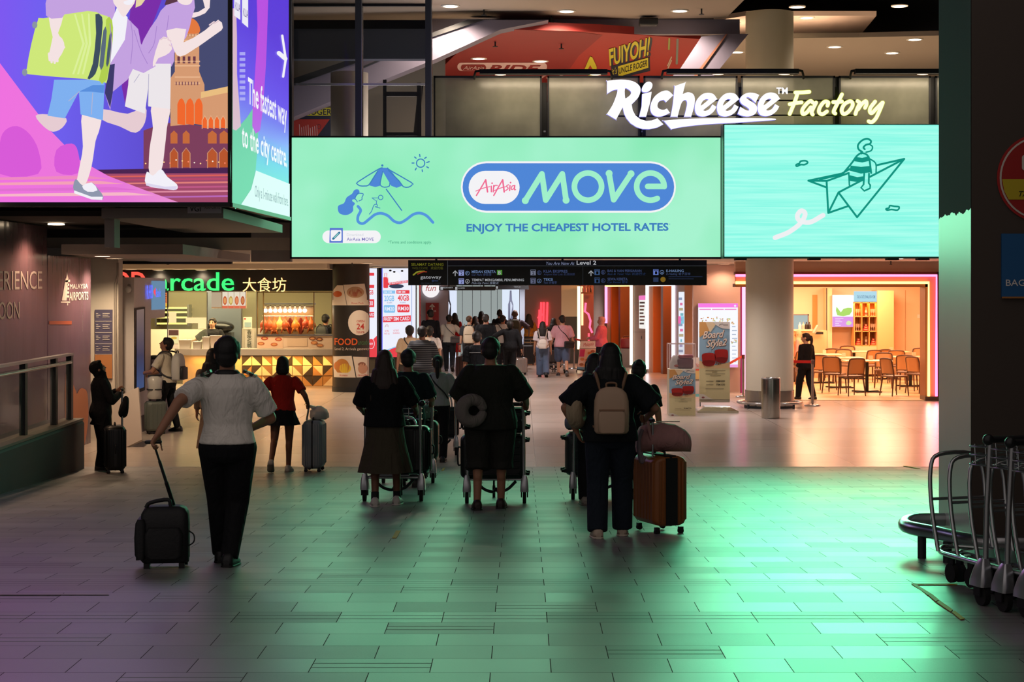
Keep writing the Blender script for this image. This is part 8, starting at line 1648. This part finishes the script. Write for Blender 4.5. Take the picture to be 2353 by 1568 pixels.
p = V((x0 + .16, D7 + .25, zt)); tt = thing('handbag', 'pale handbag inside the clear case on the pedestal', 'bag', tuple(p), .2); b = MB(); b.loft([[V((x * s_, y * s_, z)) for x, y in rrect2(.13, .07, .04, 4)] for z, s_ in ((.003, 1), (.1, 1), (.2, .8), (.26, .5))], mat('b0a8a0', .5)); b.build('bag_body', tt, False); b = MB(); b.ball((-.02, -.05, .06), (.06, .04, .03), mat('8a3a30', .5)); b.build('charm', tt, False)
p = V((x1 - .17, D7 + .25, zt)); tt = thing('cosmetic_case', 'dark red vanity case inside the clear case on the pedestal', 'case', tuple(p), -.15); b = MB(); b.box((0, 0, .1), (.3, .2, .19), mat('4a1420', .35), bev=.03); b.build('lower_shell', tt, False); b = MB(); b.box((0.01, .01, .235), (.28, .19, .08), mat('7a1c2c', .3), bev=.03); b.build('lid', tt, False)
t = thing('price_easel', 'small folding price board between the pedestal and the tall standee', 'sign', at(1602, 935, 34.9)); b = MB(); slab(b, 1590, 822, 1612, 912, 34.9, .03, mat('e0c8b8', .5)); b.build('board', t)
for x in (1592, 1608): b = MB(); slab(b, x, 912, x + 2, 941.4, 34.9, .03, BLACK); b.build('leg', t)
a = front(34.89); a.rect(1590, 848, 1612, 852, mat('d8503a', .5), 1); a.rect(1590, 852, 1612, 872, mat('e8b870', .5), 1); a.poly([(1606, 905), (1612, 880), (1612, 905)], mat('e04a3a', .5), 2); a.rect(1590, 906, 1612, 912, mat('7ac0bc', .5), 2); a.text('New', 1598, 1610, 843, 835, mat('d05040', .5), 2, 0, .3); a.build('print', t)
def stanchion(px, py, h, label):
    g = fl(px, py); t = thing('stanchion', label, 'stanchion', (g.x, g.y, 0), 0, 'belt stanchions'); b = MB(); b.lathe([(.17, .003), (.17, .02), (.06, .04), (.03, .05)], (0, 0, 0), STEEL, 28); b.build('base', t, False)
    b = MB(); b.cyl((0, 0, .04), (0, 0, h - .08), .028, mat('b8aca4', .3, .9), 16); b.build('post', t, False); b = MB(); b.cyl((0, 0, h - .09), (0, 0, h), .036, mat('8a6a68', .35, .6), 16); b.build('belt_head', t, False); return t, g
def belt(p, q, label, c='d81c20'):
    b = MB(); b.bar(p, q, .05, .006, mat(c, .6), (0, 1, 0)) if False else b.bar(p, q, .006, .055, mat(c, .6)); t = b.build('queue_belt'); tag(t, label, 'belt', 'red queue belts')
s_, g1 = stanchion(1867, 933, .95, 'steel stanchion beside the waitress'); belt((g1.x - .03, g1.y, .91), (CX + CR + .02, CY + 1.0, .9), 'red belt from the stanchion beside the waitress to the round column')
s_, g2 = stanchion(1708, 913, .95, 'steel stanchion hidden beside the left edge of the round column'); belt((g2.x - .03, g2.y, .91), (at(1672, 0, 37.2).x, 37.0, .83), 'red belt stretched behind the tall standee')
s_, g3 = stanchion(1319, 848, .95, 'brass toned stanchion beside the folding board'); belt((g3.x + .03, g3.y, .91), (at(1334, 0, 53).x, 53.2, .88), 'red belt behind the folding board')
g = fl(1349, 856); t = thing('folding_board', 'white and pink folding menu board in front of the woman in the pink headscarf', 'sign board', tuple(g), 0)
D8 = g.y; a = Art((0, D8, 0), (-.12, -1, .15)); b = MB(); P = [a.pt(*q, 0) for q in ((1334, 783), (1374, 783), (1366, 855), (1325, 851))]; Q2 = [p + V((.0, .02, 0)) for p in P]; b.add(P + Q2, [(0, 3, 2, 1), (4, 5, 6, 7), (0, 1, 5, 4), (1, 2, 6, 5), (2, 3, 7, 6), (3, 0, 4, 7)], BLACK); b.bar(P[2], (P[2].x, P[2].y, .003), .03, .03, BLACK); b.bar(P[3], (P[3].x, P[3].y, .003), .03, .03, BLACK); c_ = (P[0] + P[1]) / 2; b.bar(P[0], (P[0].x + .1, P[0].y + .55, .003), .03, .03, BLACK); b.bar(P[1], (P[1].x, P[1].y + .55, .003), .03, .03, BLACK); b.build('frame', t)
a.poly([(1335, 784), (1373, 784), (1370, 801), (1332, 801)], mat('f0e8e4', .5), 1); a.poly([(1332, 802), (1370, 802), (1364, 852), (1326, 849)], mat('eac8b8', .5), 1); a.poly([(1333, 803), (1345, 803), (1342, 820), (1331, 820)], mat('d83a78', .5), 2); a.text('Malaysia', 1340, 1364, 797, 789, mat('d06070', .5), 2, 0, .3, yb1=794)
for x, y, c in ((1355, 812, 'c87a40'), (1362, 808, 'a85a38'), (1338, 826, 'd88a50'), (1350, 828, 'c06040'), (1336, 838, 'b87048'), (1346, 840, 'd8a060'), (1356, 832, 'a8503a')): a.oval(x, y, 5, 3.5, mat(c, .5), 2, 12)
a.poly([(1327, 843), (1365, 846), (1364, 852), (1326, 849)], mat('7ab0d8', .5), 2); a.build('print', t)
D9 = 54.5; t = thing('red_travel_case', 'dark red travel case on a grey plinth in the pink framed doorway', 'case', at(1440, 802, D9)); b = MB(); c_ = at(1440, 789, D9); b.box(tuple(c_), (.38, .24, .33), mat('8e1f24', .35), bev=.04); b.build('shell', t); b = MB(); b.tube(ease([c_ + V((-.1, 0, .16)), c_ + V((-.08, 0, .21)), c_ + V((.08, 0, .21)), c_ + V((.1, 0, .16))], 4), .014, mat('5a1418', .4), 8); b.build('carry_handle', t)
zz = c_.z - .165; b = MB(); b.box((c_.x + .02, D9, zz / 2), (.4, .4, zz - .003), mat('8a8486', .5)); tag(b.build('plinth'), 'grey plinth under the dark red travel case', 'plinth')
g = fl(285, 1022); t = thing('water_bottle', 'clear water bottles in a bag on the floor beside the kiosk', 'bottle', tuple(g)); b = MB(); b.lathe([(.04, .003), (.042, .15), (.02, .2), (.015, .24)], tuple(g), mat('d8d4d0', .1, alpha=.5), 14); b.build('bottle_body', t); b = MB(); b.lathe([(.017, .235), (.017, .26)], tuple(g), WHITE, 10); b.build('cap', t)

# --- floor markings
YT = mat('b8961e', .6)
def tape(pts, label, nm='floor_tape'):
    P = [fl(*p) for p in pts]; b = MB(); n = V((0, 0, 1)); b.add([p + V((0, 0, .006)) for p in P] + [p + V((0, 0, .002)) for p in P], [tuple(range(len(P)))[::-1]] + [(i, (i + 1) % len(P), (i + 1) % len(P) + len(P), i + len(P)) for i in range(len(P))], YT); o = b.build(nm); tag(o, label, 'tape mark', 'yellow tape on the floor')
tape([(910, 1221), (921, 1221), (911, 1238), (901, 1238)], 'short yellow tape mark on the paving behind the left trolley'); tape([(1018, 1077), (1023, 1076), (1019, 1083), (1014, 1083)], 'tiny yellow tape mark at the foot of the ramp')
for k, pts in enumerate(([(2094, 1344), (2102, 1343), (2140, 1367), (2132, 1370)], [(2133, 1370), (2141, 1367), (2158, 1381), (2150, 1385)], [(2151, 1386), (2160, 1383), (2190, 1404), (2184, 1408)], [(2187, 1409), (2194, 1406), (2217, 1424), (2207, 1426)])): tape(pts, 'worn yellow tape piece in front of the parked trolleys, ' + ('farthest piece', 'second piece from the guard rail', 'third piece from the guard rail', 'nearest piece')[k])
tape([(2094, 1344), (2200, 1343.5), (2200, 1346), (2100, 1346)], 'thin yellow line running to the parked trolleys'); tape([(2075, 1072), (2080, 1071.5), (2115, 1078), (2108, 1078.5)], 'thin yellow mark at the foot of the ramp beside the pillar')
b = MB(); P = [fl(0, 1366), fl(250, 1366), fl(250, 1369), fl(0, 1369)]; b.add([p + V((0, 0, .004)) for p in P], [(3, 2, 1, 0)], mat('8a8474', .4)); o = b.build('floor_strip'); struct(o, 'thin pale joint strip across the left paving', 'floor strip')

# --- nested trolleys parked at the right
def parked(i, px, py, label):
    g = fl(px, py); t = dup(t1, (g.x, g.y, g.z), -1.22, label, 'parked luggage trolleys'); t.rotation_euler = (0, 0, -1.22)
for i in range(5):
    base = fl(2258, 1392); parked(i, 0, 0, '') if False else None
    x, y = base.x + .29 * math.cos(.3) + .075 * i, base.y + .29 * math.sin(.3) - .2 * i
    t = dup(t1, (x, y, PLAT), .3, ('parked luggage trolley farthest from the camera, next to the guard rail', 'second parked luggage trolley from the guard rail', 'third parked luggage trolley from the guard rail', 'fourth parked luggage trolley at the edge of the picture', 'nearest parked luggage trolley at the edge of the picture')[i], 'parked luggage trolleys'); t.rotation_euler = (0, 0, .3)
